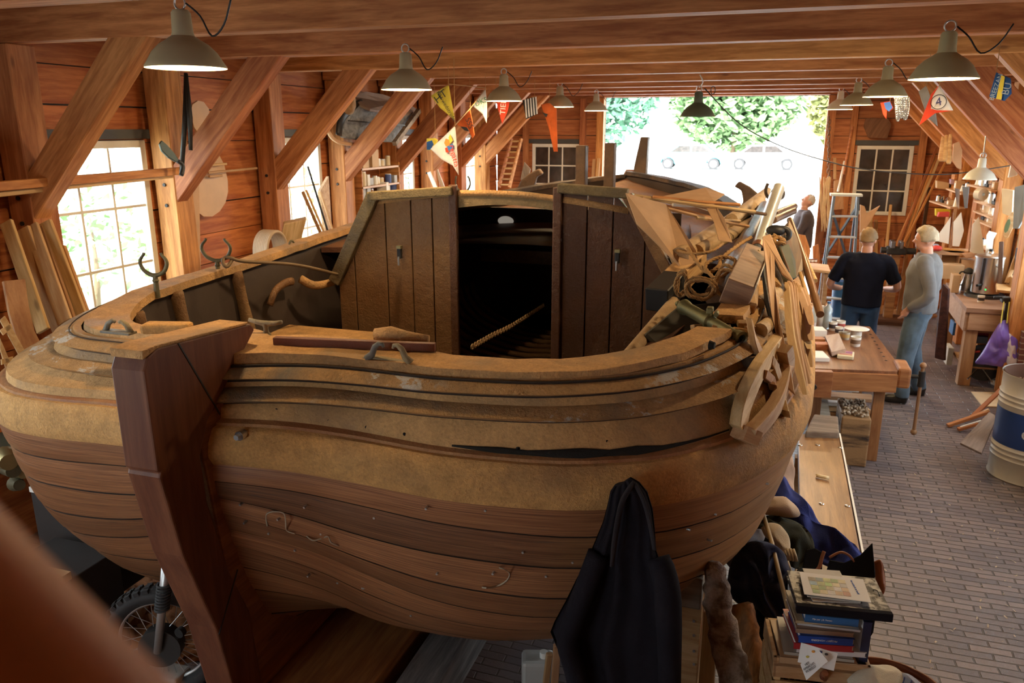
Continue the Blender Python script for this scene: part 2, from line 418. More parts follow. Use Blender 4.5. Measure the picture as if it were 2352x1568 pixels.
def window(idx, along, fixed, a0, a1, z0, z1, nc, nr, g, inw):
    fw = .055
    def bx(mb, A0, A1, Z0, Z1, d=.06):
        c = ((A0 + A1) / 2, fixed, (Z0 + Z1) / 2) if along == 'x' else (fixed, (A0 + A1) / 2, (Z0 + Z1) / 2)
        mb.box(c, (A1 - A0, d, Z1 - Z0) if along == 'x' else (d, A1 - A0, Z1 - Z0))
    mb = MB()
    bx(mb, a0, a0 + fw, z0, z1); bx(mb, a1 - fw, a1, z0, z1); bx(mb, a0 + fw, a1 - fw, z0, z0 + fw); bx(mb, a0 + fw, a1 - fw, z1 - fw, z1)
    for i in range(1, nc):
        a = a0 + fw + (a1 - a0 - 2 * fw) * i / nc; bx(mb, a - .011, a + .011, z0 + fw, z1 - fw, .035)
    for i in range(1, nr):
        z = z0 + fw + (z1 - z0 - 2 * fw) * i / nr; bx(mb, a0 + fw, a1 - fw, z - .011, z + .011, .034)
    o = struct(mb.build('window_%d' % idx, wpaint, None, bevel=.003, seg=1))
    mb = MB(); bx(mb, a0 + .03, a1 - .03, z0 + .03, z1 - .03, .004)
    mb.build('glass_pane', g, o)
    mb = MB(); s = inw
    c = ((a0 + a1) / 2, fixed + s * .03, z1 + .045) if along == 'x' else (fixed + s * .03, (a0 + a1) / 2, z1 + .045)
    mb.box(c, (a1 - a0 + .12, .05, .07) if along == 'x' else (.05, a1 - a0 + .12, .07))
    mb.build('lintel', plain('dark_lintel', (.05, .055, .06), .5), o)
k = 1
for a, b_, c, d in lh[:4] + lh[4:]:
    window(k, 'y', XL - .02, a, b_, c, d, 3, 3, wglass, 1); k += 1
for a, b_, c, d in rh: window(k, 'y', XR + .02, a, b_, c, d, 3, 3, wglass, -1); k += 1
for a, b_ in ((-4.0, -3.17), (1.19, 1.98)): window(k, 'x', YB + .02, a, b_, 1.42, 2.46, 3, 3, unlit_glass, -1); k += 1
for a, b_, c, d in [(-3.4, -1.9, 1.0, 2.5)]: window(k, 'x', YF - .02, a, b_, c, d, 4, 4, wglass, 1); k += 1  # unseen window behind the camera, added to let in soft daylight
# door opening jambs
for i, x in enumerate((DX0 - .06, DX1 + .05)):
    struct(plank('trim_%d' % (i + 1), (x, 13.33, 0), (x, 13.33, 3.2), .12, .1, firz if False else fir, up=(0, 1, 0)))
struct(plank('trim_3', (DX0 - .1, 13.33, 3.28), (DX1 + .1, 13.33, 3.28), .12, .14, fir))
# ---- ceiling joists
JY = [2.66, 3.81, 5.10, 6.44, 7.72, 8.98, 10.1, 11.15, 12.2]
names = ['nearest', 'second', 'third', 'fourth', 'fifth', 'sixth', 'seventh', 'eighth', 'farthest']
joists = []
for y, nm in zip(JY, names):
    xs0, xs1 = XL + .01, XR - .01
    j = plank('ceiling_joist', (xs0, y + .065, ZJ + .135), (xs1, y + .065, ZJ + .135), .13, .265, fir, bevel=.006)
    tag(j, '%s of the brown ceiling joists running across the shed, counted from the camera' % nm, 'joist', 'ceiling joists across the shed')
# ---- posts and diagonal braces, one pair per joist
where = {1: 'before the first left window', 2: 'between the first left window and the plywood oval', 3: 'before the second left window',
         4: 'between the second left window and the shelves', 5: 'past the shelves on the left', 6: 'past the third left window',
         7: 'far left beside the bare boards', 8: 'at the far left corner'}
whereR = {1: 'out at the near right', 2: 'at the near right', 3: 'at the upper right corner of the picture', 4: 'behind the blue and yellow pennant', 5: 'behind the red and white pennant',
          6: 'with the white lamp under it on the right', 7: 'over the bundle of gloves on the right', 8: 'at the far right corner'}
for i in range(1, 9):
    y = JY[i]
    p = plank('wall_post', (XL + .125, y + .1, .0), (XL + .125, y + .1, ZJ), .2, .19, fir, up=(1, 0, 0), bevel=.006)
    tag(p, 'square timber wall post standing %s' % where[i], 'post', 'posts along the left wall')
    for zz in (2.28, 2.12):
        MB().cyl((XL + .125, y - .012, zz), (XL + .125, y + .012, zz), .014, n=8).build('bolt', blackm, p)
    d = plank('diagonal_brace', (-3.44, y + .068, 3.30), (-4.56, y + .068, 2.16), .122, .2, fir, up=(-1, 0, 1), bevel=.006)
    # cut level under the joist
    tag(d, 'sloping brace down to the post %s' % where[i], 'brace', 'diagonal braces along the left wall')
    if i >= 2:
        p = plank('wall_post', (XR - .125, y + .1, .0), (XR - .125, y + .1, ZJ), .2, .19, fir, up=(1, 0, 0), bevel=.006)
        tag(p, 'square timber wall post standing %s' % whereR[i], 'post', 'posts along the right wall')
        d = plank('diagonal_brace', (1.44, y + .068, 3.30), (2.56, y + .068, 2.16), .122, .2, fir, up=(1, 0, 1), bevel=.006)
        tag(d, 'sloping brace down to the post %s' % whereR[i], 'brace', 'diagonal braces along the right wall')
# studs on the back wall
for x, w_, lb in ((-3.1, .1, 'right of the left back window'), (-4.1, .09, 'left of the left back window'), (1.1, .09, 'left of the right back window'), (2.08, .1, 'right of the right back window')):
    tag(plank('wall_stud', (x, 13.34, 0), (x, 13.34, 3.2), .09, w_, fir, up=(1, 0, 0)), 'narrow upright stud on the back wall, %s' % lb, 'stud')
# ================================================================ LAMPS
lamp_in = plain('lamp_shade_inside', (.9, .86, .74), .5, var=.02, emit=(1, .86, .55), es=1.2)
bulbm = plain('glowing_bulb', (1, .9, .7), .5, emit=(1, .82, .5), es=40)
lampdark = plain('dark_lamp_enamel', (.06, .075, .055), .45, var=.2)
lampgrey = plain('grey_olive_enamel', (.34, .29, .19), .4, var=.05)
lamppale = plain('pale_olive_enamel', (.42, .39, .30), .4, var=.05)
def make_lamp(mat, lit=True, d=.325):
    t = thing('pendant_lamp', 'x', 'lamp', (0, 0, 0))
    s = d / .325
    prof = [(.1625, 0), (.1625, .006), (.150, .025), (.128, .062), (.098, .092), (.066, .112), (.046, .126), (.042, .14), (.038, .215), (.030, .226), (0.001, .228)]
    MB().lathe([(r * s, z * s) for r, z in prof], n=40).build('lamp_shade', mat, t, Matrix.Identity(4), smooth='auto')
    pin = [(.1615, .001), (.147, .024), (.125, .060), (.095, .088), (.06, .106), (.001, .112)]
    MB().lathe([(r * s, z * s) for r, z in pin], n=40).build('shade_lining', lamp_in if lit else mat, t, Matrix.Identity(4), smooth=True)
    if lit: MB().ball((0, 0, .055 * s), .026, 14, 8).build('bulb', bulbm, t, smooth=True)
    # ring, screw eye
    MB().tube([(.026 * math.cos(a), 0, .252 * s + .026 * math.sin(a)) for a in [2 * PI * i / 20 for i in range(20)]], .0045, 6, closed=True).build('ring', zinc, t, smooth=True)
    return t
lamps = make_lamp(lampgrey)
LZ = 2.945
left = [(-2.36, 2.86), (-2.29, 4.83), (-2.36, 7.0), (-2.38, 9.05), (-2.40, 11.1)]
lw = ['large pendant lamp nearest the camera above the rudder', 'lit pendant lamp hanging in front of the yellow pennant', 'lit pendant lamp above the small red pennant, left row',
      'lit pendant lamp between striped flag and orange streamer', 'small lit pendant lamp just left of the door opening']
right = [(.78, 4.66), (.78, 7.0), (.77, 9.3), (.74, 11.3)]
rw = ['large lit pendant lamp nearest on the right, above the red pennant', 'lit pendant lamp beside the hanging chain on the right',
      'lit pendant lamp overlapping the one at the door edge', 'farthest lit pendant lamp at the right edge of the door opening']
pts = []
for i, ((x, y), l) in enumerate(zip(left + right, lw + rw)):
    if i == 0: o = lamps; o.matrix_basis = frameZ((x, y, LZ)); tag(o, l)
    else: o = dup(lamps, (x, y, LZ), label=l)
    o['group'] = 'lit pendant lamps in two rows'
    if i in (4, 5, 6, 7, 8):
        for ch in o.children:
            if ch.name.startswith('lamp_shade'):
                ch.data = ch.data.copy(); ch.data.materials[0] = lamppale if i == 4 else cream if i == 8 else plain('olive_enamel', (.34, .31, .19), .4, var=.05)
    ld = bpy.data.lights.new('lamp_light', 'POINT'); ld.energy = 56 if i == 0 else 40; ld.color = (1, .70, .36); ld.shadow_soft_size = .05
    lo = bpy.data.objects.new('lamp_light', ld); COL.objects.link(lo); lo.parent = o; lo.location = (0, 0, .018)
    # hook and cable
    MB().tube(smooth_path([(x + .03, y, LZ + .25), (x + .09, y + .005, LZ + .2), (x + .15, y - .01, LZ + .12), (x + .22, y - .02, LZ + .16), (x + .27, y - .03, LZ + .25)], 4), .004, 6).build('lamp_cable', blackm, o, Matrix.Translation((x, y, LZ)), smooth=True)
dl = make_lamp(lampdark, False, .33)
q = py(1602, 268, 8.0); dl.matrix_basis = frameZ((q.x, 8.0, q.z)); tag(dl, 'dark unlit enamel lamp hanging in the middle of the door opening', 'lamp')
MB().tube(smooth_path([(q.x + .0, 8, q.z + .27), (q.x + .03, 8.01, q.z + .32), (q.x, 8.0, ZJ)], 4), .006, 6).build('hook', zinc, dl, Matrix.Translation(q), smooth=True)
MB().tube([(q.x + .13 + .02 * math.cos(a), 8, q.z + .24 + .035 * math.sin(a)) for a in [2 * PI * i / 16 for i in range(16)]], .004, 6, closed=True).build('shackle', blackm, dl, Matrix.Translation(q), smooth=True)
# black cable sagging from that lamp to the right wall
c0 = V((q.x + .05, 8, q.z + .26))
cp = [c0, py(1700, 285, 8.2), py(1800, 338, 8.6), py(1900, 370, 9.0), py(1980, 388, 9.3), py(2100, 399, 9.5), py(2200, 398, 9.7), py(2352, 375, 9.9)]
tag(MB().tube(smooth_path(cp, 5), .006, 6).build('power_cable', blackm, smooth=True), 'thin black cable sagging from the dark lamp across the doorway to the right', 'cable')
wl = make_lamp(plain('white_lamp_enamel', (.55, .55, .5), .4), True, .3)
q = py(2250, 412, 9.0); wl.matrix_basis = frameZ((q.x, 9.0, q.z)); tag(wl, 'pale grey pendant lamp hanging low over the model boats at the right', 'lamp')
MB().tube([(q.x, 9, q.z + .22), (q.x, 9.02, 2.68)], .006, 6).build('hanger', zinc, wl, Matrix.Translation(q))
# conduit clips and cable on the second joist
tag(MB().tube([V((-1.9, 3.8, 3.395)), V((-.2, 3.8, 3.40))], .007, 6).build('conduit', plain('grey_conduit', (.3, .3, .28), .5)), 'thin grey conduit clipped along the second joist above the first lamp', 'conduit')
# ================================================================ OUTSIDE
gm = plain('outside_paving', (.55, .55, .53), .9, var=.1)
struct(MB().box((0, 29, -.06), (90, 31, .1)).build('ground_outside', gm, None, Matrix.Identity(4)))
struct(MB().box((-11.5, 2.2, -.06), (13, 22.6, .1)).build('garden_ground', plain('garden_gravel', (.55, .56, .46), .95, var=.15, bumps=.5), None, Matrix.Identity(4)))
struct(MB().box((9.5, 2.2, -.06), (13, 22.6, .1)).build('yard_ground', gm, None, Matrix.Identity(4)))
leaf = [plain('leaf_green', (.13, .23, .09), .7, var=.3), plain('leaf_blue_green', (.08, .20, .12), .7, var=.3), plain('leaf_yellow_green', (.25, .26, .09), .7, var=.3)]
bark = plain('bark_brown', (.16, .11, .07), .9, bumps=1)
def foliage(c, rad, n, mat, par, rng, ls=.22):
    mb = MB(); c = V(c)
    for i in range(n):
        d = V((rng.gauss(0, 1), rng.gauss(0, 1), rng.gauss(0, 1))).normalized() * (rng.random() ** .4)
        p = c + V((d.x * rad[0], d.y * rad[1], d.z * rad[2]))
        a = V((rng.uniform(-1, 1), rng.uniform(-1, 1), rng.uniform(-.6, .6))).normalized() * ls * rng.uniform(.5, 1.2)
        b = V((rng.uniform(-1, 1), rng.uniform(-1, 1), rng.uniform(-1, 1))); b = (b - a * b.dot(a) / a.dot(a)).normalized() * ls * .4
        mb.add([p - a, p - b, p + a, p + b], [(0, 1, 2, 3)])
    return mb.build('foliage', mat, par)
def tree(loc, h, rad, n, mat, label, seed, ls=.25):
    rng = random.Random(seed); t = thing('tree', label, 'tree', loc)
    L = V(loc)
    MB().tube([L, L + V((.1, 0, h * .35)), L + V((0, .1, h * .75))], [.03 * h, .02 * h, .006 * h], 8).build('trunk', bark, t, smooth=True)
    foliage(L + V((0, 0, h * .62)), rad, n, mat, t, rng, ls)
    return t
zq = py(1700, 389, 50).z
struct(MB().box((0, 72, zq / 2 - .3), (140, 54, zq + .6)).build('ground_quay', gm, None, Matrix.Identity(4)))
tree((-3.0, 62, zq), 8.0, (5.0, 3.0, 4.2), 4200, leaf[0], 'green tree outside, left half of the door opening', 1, .5)
tree((6.2, 66, zq), 6.5, (4.2, 3, 3.6), 3200, leaf[2], 'yellowish tree outside between the other two in the doorway', 2, .5)
tree((14.5, 62, zq), 9.0, (4.2, 3, 4.8), 3800, leaf[1], 'tall drooping tree outside at the right of the door opening', 3, .5)

tree((-13, 62, zq), 8, (4.4, 3, 4.2), 1800, leaf[1], 'distant tree outside, leftmost through the door opening', 4, .5)
tree((-9.8, 9.3, 0), 1.9, (1.5, 1.6, 1.0), 700, leaf[0], 'leafy shrub outside the first left window', 5, .1)
tree((-9.9, 14.6, 0), 1.8, (1.4, 1.6, .9), 600, leaf[2], 'leafy shrub outside the second left window', 6, .1)
tree((-9.8, 19.5, 0), 1.9, (1.6, 1.8, 1.0), 500, leaf[0], 'leafy shrub outside the third left window', 7, .1)
def car(loc, rz, paint, label):
    t = thing('car', label, 'car', loc, rz); M = frameZ(loc, rz)
    side = [(-2.1, .35), (-2.12, .75), (-1.95, .92), (-1.35, 1.0), (-.75, 1.42), (.75, 1.45), (1.35, 1.02), (2.0, .9), (2.15, .7), (2.12, .32), (1.75, .3), (1.68, .55), (1.45, .66), (1.2, .64), (1.0, .5), (.95, .28), (-.95, .28), (-1.0, .5), (-1.2, .64), (-1.45, .66), (-1.68, .55), (-1.75, .3)]
    Ms = M @ Matrix.Rotation(PI / 2, 4, 'X')
    MB().prism(side, 1.6, Ms).build('body', paint, t, bevel=.06)
    MB().prism([(-1.2, 1.0), (-.7, 1.36), (-.05, 1.38), (-.05, 1.0)], 1.62, Ms).build('side_window', unlit_glass, t)
    MB().prism([(.05, 1.0), (.05, 1.38), (.68, 1.38), (1.15, 1.02)], 1.62, Ms).build('side_window', unlit_glass, t)
    for x in (-1.35, 1.35):
        for y in (-.72, .72):
            w = MB().cyl(M @ V((x, y - .1, .33)), M @ V((x, y + .1, .33)), .33, n=24).build('wheel', rubber, t, smooth='auto')
            MB().cyl(M @ V((x, y - .105, .33)), M @ V((x, y + .105, .33)), .2, n=20).build('hubcap', zinc, w)
    return t
car((py(1588, 380, 50).x, 50, zq), 0, plain('teal_car_paint', (.06, .25, .30), .3, coat=.5), 'teal car parked outside, left of the other car')
car((py(1752, 380, 50.5).x, 50.5, zq), 0, plain('white_car_paint', (.75, .76, .78), .3, coat=.5), 'white car parked outside at the right of the door opening')
tag(MB().box((1, 21.6, .5), (11, .12, .12)).box((1, 21.6, .9), (11, .08, .08)).build('quay_railing', white), 'white railing along the quay outside the door', 'railing')
# ================================================================ THE BOAT
dust = (.58, .32, .115)
m_wale = dusty('wale_dusty', (.20, .115, .06), dust, .27, .5, uv=False, scale=1.6, bs=.75)
m_top = dusty('sawdust_crust', (.30, .185, .09), (.60, .34, .14), .3, .52, scale=3, bs=1.0)
m_panel = dusty('topside_dusty', (.22, .145, .085), (.54, .315, .13), .26, .5, scale=1.8, bs=.45)
m_mould = dusty('moulding_chipped_paint', (.15, .13, .105), (.45, .265, .115),   .30, .47, scale=2.2, bs=.8, chips=(.55, .56, .55))
m_cabin = dusty('cabin_brown_paint', (.19, .095, .042), (.32, .19, .085), .38, .75, rough=.55, bs=.9, scale=1.2)
m_gloss = dusty('cabin_gloss_paint', (.10, .045, .026), (.16, .085, .045), .45, .8, rough=.52, bs=.7, scale=1.4)
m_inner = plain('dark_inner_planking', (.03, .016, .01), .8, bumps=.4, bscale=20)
m_rudder = wood('rudder_wood', (.20, .075, .032), (.12, .036, .016), 'z', rough=.5, s=.8, var=.16, knots=0)
m_keelw = wood('deadwood_timber', (.30, .115, .04), (.17, .055, .022), 'y', rough=.5, var=.2)
def hull_mat():
    """varnished strakes: every strake its own tone, black water stains, chalk scrawl, dust above"""
    m, nt, b = newmat('varnished_strakes')
    t = nt.nodes.new('ShaderNodeTexCoord'); uvv = t.outputs['UV']
    g = noise(nt, uvv, 2.2, 9, .65, .5, (.9, 14, 1)); fine = noise(nt, uvv, 12, 4, .6, 0, (1.2, 30, 1))
    big = noise(nt, uvv, 1.0, 4, .6, .4, (.9, 2.2, 1)); st = noise(nt, uvv, 1.5, 5, .6, .8, (1.6, 5, 1))
    sp = nt.nodes.new('ShaderNodeSeparateXYZ'); nt.links.new(uvv, sp.inputs[0])
    wn = N(nt, 'ShaderNodeTexWhiteNoise', noise_dimensions='1D'); nt.links.new(math_(nt, 'FLOOR', sp.outputs['Y']), wn.inputs['W'])
    c = ramp(nt, g, [(.36, (.13, .048, .02)), (.5, (.26, .105, .04)), (.64, (.40, .18, .07))])
    c = mixc(nt, math_(nt, 'MULTIPLY', fine, .3), c, (.10, .04, .018))
    hv = nt.nodes.new('ShaderNodeHueSaturation'); nt.links.new(c, hv.inputs['Color'])
    nt.links.new(math_(nt, 'MULTIPLY', math_(nt, 'MULTIPLY_ADD', wn.outputs['Value'], .62, .68), math_(nt, 'MULTIPLY_ADD', big, .9, .55)), hv.inputs['Value'])
    hv.inputs['Saturation'].default_value = .97
    c = hv.outputs[0]
    c = mixc(nt, ramp(nt, st, [(.63, (0, 0, 0)), (.74, (.75, .75, .75))]), c, (.05, .04, .04))
    gr = noise(nt, uvv, 1.3, 6, .7, 1.2, (1.3, 3, 1))
    c = mixc(nt, ramp(nt, gr, [(.60, (0, 0, 0)), (.78, (.3, .3, .3))]), c, (.36, .27, .19))
    c = mixc(nt, math_(nt, 'MULTIPLY', ramp(nt, math_(nt, 'MULTIPLY_ADD', big, .12, math_(nt, 'DIVIDE', sp.outputs['X'], 10)), [(.21, (0, 0, 0)), (.29, (1, 1, 1))]), math_(nt, 'LESS_THAN', sp.outputs['X'], 20)), c, mixc(nt, big, c, (.50, .29, .12)))
    nt.links.new(c, b.inputs['Base Color'])
    nt.links.new(math_(nt, 'MULTIPLY_ADD', gr, .35, .26), b.inputs['Roughness']); b.inputs['Specular IOR Level'].default_value = .45
    bump(nt, b, math_(nt, 'ADD', g, fine), .22, .004)
    return m
m_hull = hull_mat()
BR = [(-2.08, 2.29), (-1.9, 2.36), (-1.68, 2.42), (-1.4, 2.45), (-1.09, 2.46), (-.82, 2.5), (-.6, 2.55), (-.41, 2.63), (-.25, 2.72), (-.11, 2.84), (.01, 2.98), (.1, 3.14), (.18, 3.33), (.23, 3.56), (.27, 3.84),
      (.3, 4.4), (.32, 5.2), (.28, 6.2), (.15, 7.2), (-.1, 8.2), (-.5, 9.2), (-1.0, 9.85), (-1.4, 10.15), (-1.72, 10.25)]
BL = [(-2.08, 2.29), (-2.26, 2.36), (-2.45, 2.42), (-2.72, 2.46), (-3.06, 2.48), (-3.34, 2.53), (-3.57, 2.66), (-3.73, 2.86), (-3.84, 3.12), (-3.91, 3.45), (-3.94, 3.9), (-3.95, 4.4), (-3.93, 5.2), (-3.85, 6.2), (-3.58, 7.2),
      (-3.3, 8.2), (-2.9, 9.2), (-2.4, 9.85), (-2.0, 10.15), (-1.72, 10.25)]
def resample(pts, n):
    pts = [V((x, y, 0)) for x, y in pts]; q = smooth_path(pts, 5)
    L = [0]
    for a, b in zip(q, q[1:]): L.append(L[-1] + (b - a).length)
    out = []
    for i in range(n + 1):
        # more columns at the stern quarter
        u = i / n; u = u ** 1.25; s = u * L[-1]; j = 0
        while j < len(L) - 2 and L[j + 1] < s: j += 1
        t = (s - L[j]) / max(1e-9, L[j + 1] - L[j]); out.append((q[j].lerp(q[j + 1], t), u))
    return out
NCOL = 84
OUT = {1: resample(BR, NCOL), -1: resample(BL, NCOL)}
UK = (0, .06, .11, .17, .24, .34, .7, 1)
def zk(*v): return list(zip(UK, v))
def herm(K, x):
    n = len(K); x = min(max(x, K[0][0]), K[-1][0]); i = 0
    while i < n - 2 and x > K[i + 1][0]: i += 1
    sl = [(K[j + 1][1] - K[j][1]) / (K[j + 1][0] - K[j][0]) for j in range(n - 1)]
    tg = lambda j: sl[0] if j == 0 else sl[-1] if j == n - 1 else (sl[j - 1] + sl[j]) / 2
    h = K[i + 1][0] - K[i][0]; t = (x - K[i][0]) / h; a, b = K[i][1], K[i + 1][1]; m0, m1 = tg(i) * h, tg(i + 1) * h
    return (2*t**3 - 3*t**2 + 1) * a + (t**3 - 2*t**2 + t) * m0 + (-2*t**3 + 3*t**2) * b + (t**3 - t**2) * m1
ZR = dict(
    railt=zk(1.84, 1.83, 1.82, 1.82, 1.86, 1.89, 2.05, 2.2), railb=zk(1.79, 1.79, 1.785, 1.79, 1.83, 1.86, 2.0, 2.15),
    m1u=zk(1.785, 1.785, 1.78, 1.785, 1.81, 1.84, 1.97, 2.12), m1l=zk(1.74, 1.735, 1.735, 1.745, 1.77, 1.79, 1.92, 2.07),
    m2u=zk(1.71, 1.705, 1.70, 1.705, 1.73, 1.75, 1.88, 2.03), m2l=zk(1.655, 1.65, 1.65, 1.655, 1.68, 1.70, 1.84, 1.98),
    wt=zk(1.58, 1.545, 1.52, 1.512, 1.54, 1.56, 1.70, 1.88), wb=zk(1.44, 1.38, 1.35, 1.345, 1.36, 1.37, 1.5, 1.7),
    s1=zk(1.37, 1.27, 1.23, 1.21, 1.215, 1.215, 1.32, 1.55), s2=zk(1.30, 1.12, 1.08, 1.06, 1.06, 1.06, 1.15, 1.4), s3=zk(1.23, .99, .92, .90, .90, .90, .98, 1.25),
    s4=zk(1.15, .89, .80, .78, .79, .79, .84, 1.1), s5=zk(1.07, .74, .67, .66, .67, .67, .70, .95), s6=zk(.95, .60, .55, .55, .565, .57, .6, .8),
    s7=zk(.80, .48, .46, .47, .485, .49, .5, .65), s8=zk(.6, .38, .38, .395, .41, .41, .42, .5), kb=zk(.45, .37, .34, .33, .32, .32, .33, .42))
IN = dict(railt=(.2, .2, .32), m1u=(.18, .19, .27), m1l=(.16, .17, .25), m2u=(.15, .16, .22), m2l=(.13, .14, .19), wt=(.03, .03, .03), wb=(.02, .02, .02),
          s1=(.01, .05, .06), s2=(.03, .085, .1), s3=(.04, .13, .16), s4=(.06, .19, .24), s5=(.08, .27, .38), s6=(.11, .35, .52), s7=(.17, .46, .70), s8=(.27, .66, 1.0), kb=(.5, 1.2, 1.75))
LEFTX = dict(railt=.23, railb=.23, m1u=.19, m1l=.17, m2u=.14, m2l=.11)
def inset(k, u):
    a, b, c = IN[k] if isinstance(k, str) else k
    return herm([(0, a), (.05, a + (b - a) * .85), (.12, b + (c - b) * .35), (.28, c), (1, c)], u)
def hp(side, i, k, zkey=None, extra=0, dz=0):
    p, u = OUT[side][i]
    d = inset(k, u) + extra
    if side < 0 and isinstance(k, str) and k in LEFTX: d += LEFTX[k] * min(1, u / .11) * (1 if u < .34 else max(0, 1 - (u - .34) / .3))
    if side < 0 and (zkey or k) in LEFTX: dz -= .035 * min(1, u / .15)
    tgt = V((-1.9 + .15 * min(1, max(0, (p.y - 3) / 3)), min(max(p.y, 3.5), 9.0), 0)); dr = tgt - p; L = dr.length
    dr = dr / L if L > 1e-6 else V((0, 0, 0))
    q = p + dr * min(d, L * .985)
    z = herm(ZR[zkey or k], u) + dz
    return V((q.x, q.y, z))
def hull_u(side, i): return OUT[side][i][1] * 10.4
boat = thing('wooden_boat', 'large old wooden sailing boat under sawdust, filling the middle of the shed', 'boat', (-1.8, 6.0, 0))
IDM = Matrix.Identity(4)
# strakes below the wale: each strake's lower edge stands a little proud of the next one
keys = ['wb', 's1', 's2', 's3', 's4', 's5', 's6', 's7', 's8', 'kb']
for side in (1, -1):
    mb = MB()
    for r_, (a, b) in enumerate(zip(keys, keys[1:])):
        rows = []
        for t in (0, .33, .66, .93):
            row = []
            for i in range(NCOL + 1):
                pa, pb = hp(side, i, a, extra=.004), hp(side, i, b, extra=.0)
                q = pa.lerp(pb, t)
                bul = math.sin(PI * t) * .005
                dr = V((q.x + 1.85, q.y - min(max(q.y, 3.5), 9), 0)); 
                if dr.length > 1e-6: q = q + dr.normalized() * bul
                row.append(q)
            rows.append(row)
        lip = [rows[-1], [hp(side, i, b, extra=.013, dz=.004) for i in range(NCOL + 1)], [hp(side, i, b, extra=.004) for i in range(NCOL + 1)]]
        if side < 0: rows = [list(reversed(x)) for x in rows]
        def uvf(i, j, r_=r_, side=side):
            jj = j if side > 0 else NCOL - j
            return (hull_u(side, min(max(jj, 0), NCOL)) + (0 if side > 0 else 30), -(r_ + min(i, 3) / 3 * .999) + (20 if side > 0 else 50))
        mb.grid(rows, uvs=uvf); mb.grid(lip if side > 0 else [rows[-1], lip[1][::-1], lip[2][::-1]], mi=1)
    hull = mb.build('hull_planking', [m_hull, plain('seam_and_shadow_dark', (.03, .016, .01), .9)], boat, IDM, smooth='auto')
    hull['label'] = 'varnished planking below the wale, %s side' % ('right' if side > 0 else 'left')
# the heavy wale with its ledge
def band(name, prof, mat, side, c0=0, c1=NCOL, smooth='auto', gaps=(), uvk=1):
    """prof: list of (key, zkey, extra, dz)"""
    mb = MB(); seg = []
    rng_ = [i for i in range(c0, c1 + 1)]
    rows = [[hp(side, i, k, z_, e, dz) for i in rng_] for (k, z_, e, dz) in prof]
    if side < 0: rows = [list(reversed(x)) for x in rows]
    mb.grid(rows + [rows[0]])
    # close the ends
    n = len(rows)
    mb.add([r[0] for r in rows], [tuple(range(n))]); mb.add([r[-1] for r in rows], [tuple(range(n))[::-1]])
    return mb.build(name, mat, boat, IDM, smooth=smooth)
for side in (1, -1):
    band('wale', [('wt', 'wt', .10, .012), ('wt', 'wt', .012, .0), ('wt', 'wt', 0, -.012), ('wt', 'wt', -.022, -.05), ('wt', 'wt', -.03, -.09), ('wb', 'wb', -.02, .035), ('wb', 'wb', .0, 0), ('wb', 'wb', .06, -.01)], m_wale, side)
    band('sheer_plank', [('m2l', 'm2l', .03, .03), ('m2l', 'm2l', 0, .0), ('wt', 'wt', .075, .06), ('wt', 'wt', .066, .006), ('wt', 'wt', .12, .0)], m_panel, side)
    # ledge strip
    band('wale_ledge', [('wt', 'wt', .075, .022), ('wt', 'wt', .035, .014), ('wt', 'wt', .03, -.004), ('wt', 'wt', .075, -.004)], dusty('ledge_reddish', (.30, .12, .05), (.42, .22, .1), .4, .6), side)
    segs2 = [(0, 33), (34, NCOL)] if side > 0 else [(0, NCOL)]
    for (c0, c1) in segs2:
        band('rubbing_moulding', [('m2u', 'm2u', .03, .0), ('m2u', 'm2u', -.022, -.002), ('m2u', 'm2u', -.052, -.018), ('m2l', 'm2l', -.06, .02), ('m2l', 'm2l', -.02, .0), ('m2l', 'm2l', .03, 0)], m_mould, side, c0, c1)
    segs1 = [(0, 31), (33, 38), (40, NCOL)] if side > 0 else [(0, NCOL)]
    for (c0, c1) in segs1:
        band('upper_moulding', [('m1u', 'm1u', .03, .0), ('m1u', 'm1u', -.015, -.002), ('m1u', 'm1u', -.042, -.014), ('m1l', 'm1l', -.048, .014), ('m1l', 'm1l', -.015, .0), ('m1l', 'm1l', .03, 0)], m_mould, side, c0, c1)
    # plank between the two mouldings and behind them
    band('bulwark_plank', [('m1u', 'm1u', .02, .012), ('m1l', 'm1l', .006, .0), ('m2u', 'm2u', .006, .0), ('m2l', 'm2l', .012, .0), ('m2l', 'm2l', .05, .0), ('m1u', 'm1u', .055, .012)], m_panel, side)
# dark tubes painting the shadow gaps under cap and mouldings
for side in (1, -1):
    for (k_, e_, dz_, r_) in (('m1u', -.004, .004, .0055), ('m1l', -.002, -.004, .007), ('m2l', -.008, -.003, .004)):
        MB().tube([hp(side, i, k_, k_, e_, dz_) for i in range(NCOL + 1)], r_ if side > 0 else .003, 5).build('gap_shadow', plain('seam_and_shadow_dark', (.03, .016, .01), .9), boat, IDM, smooth=True)
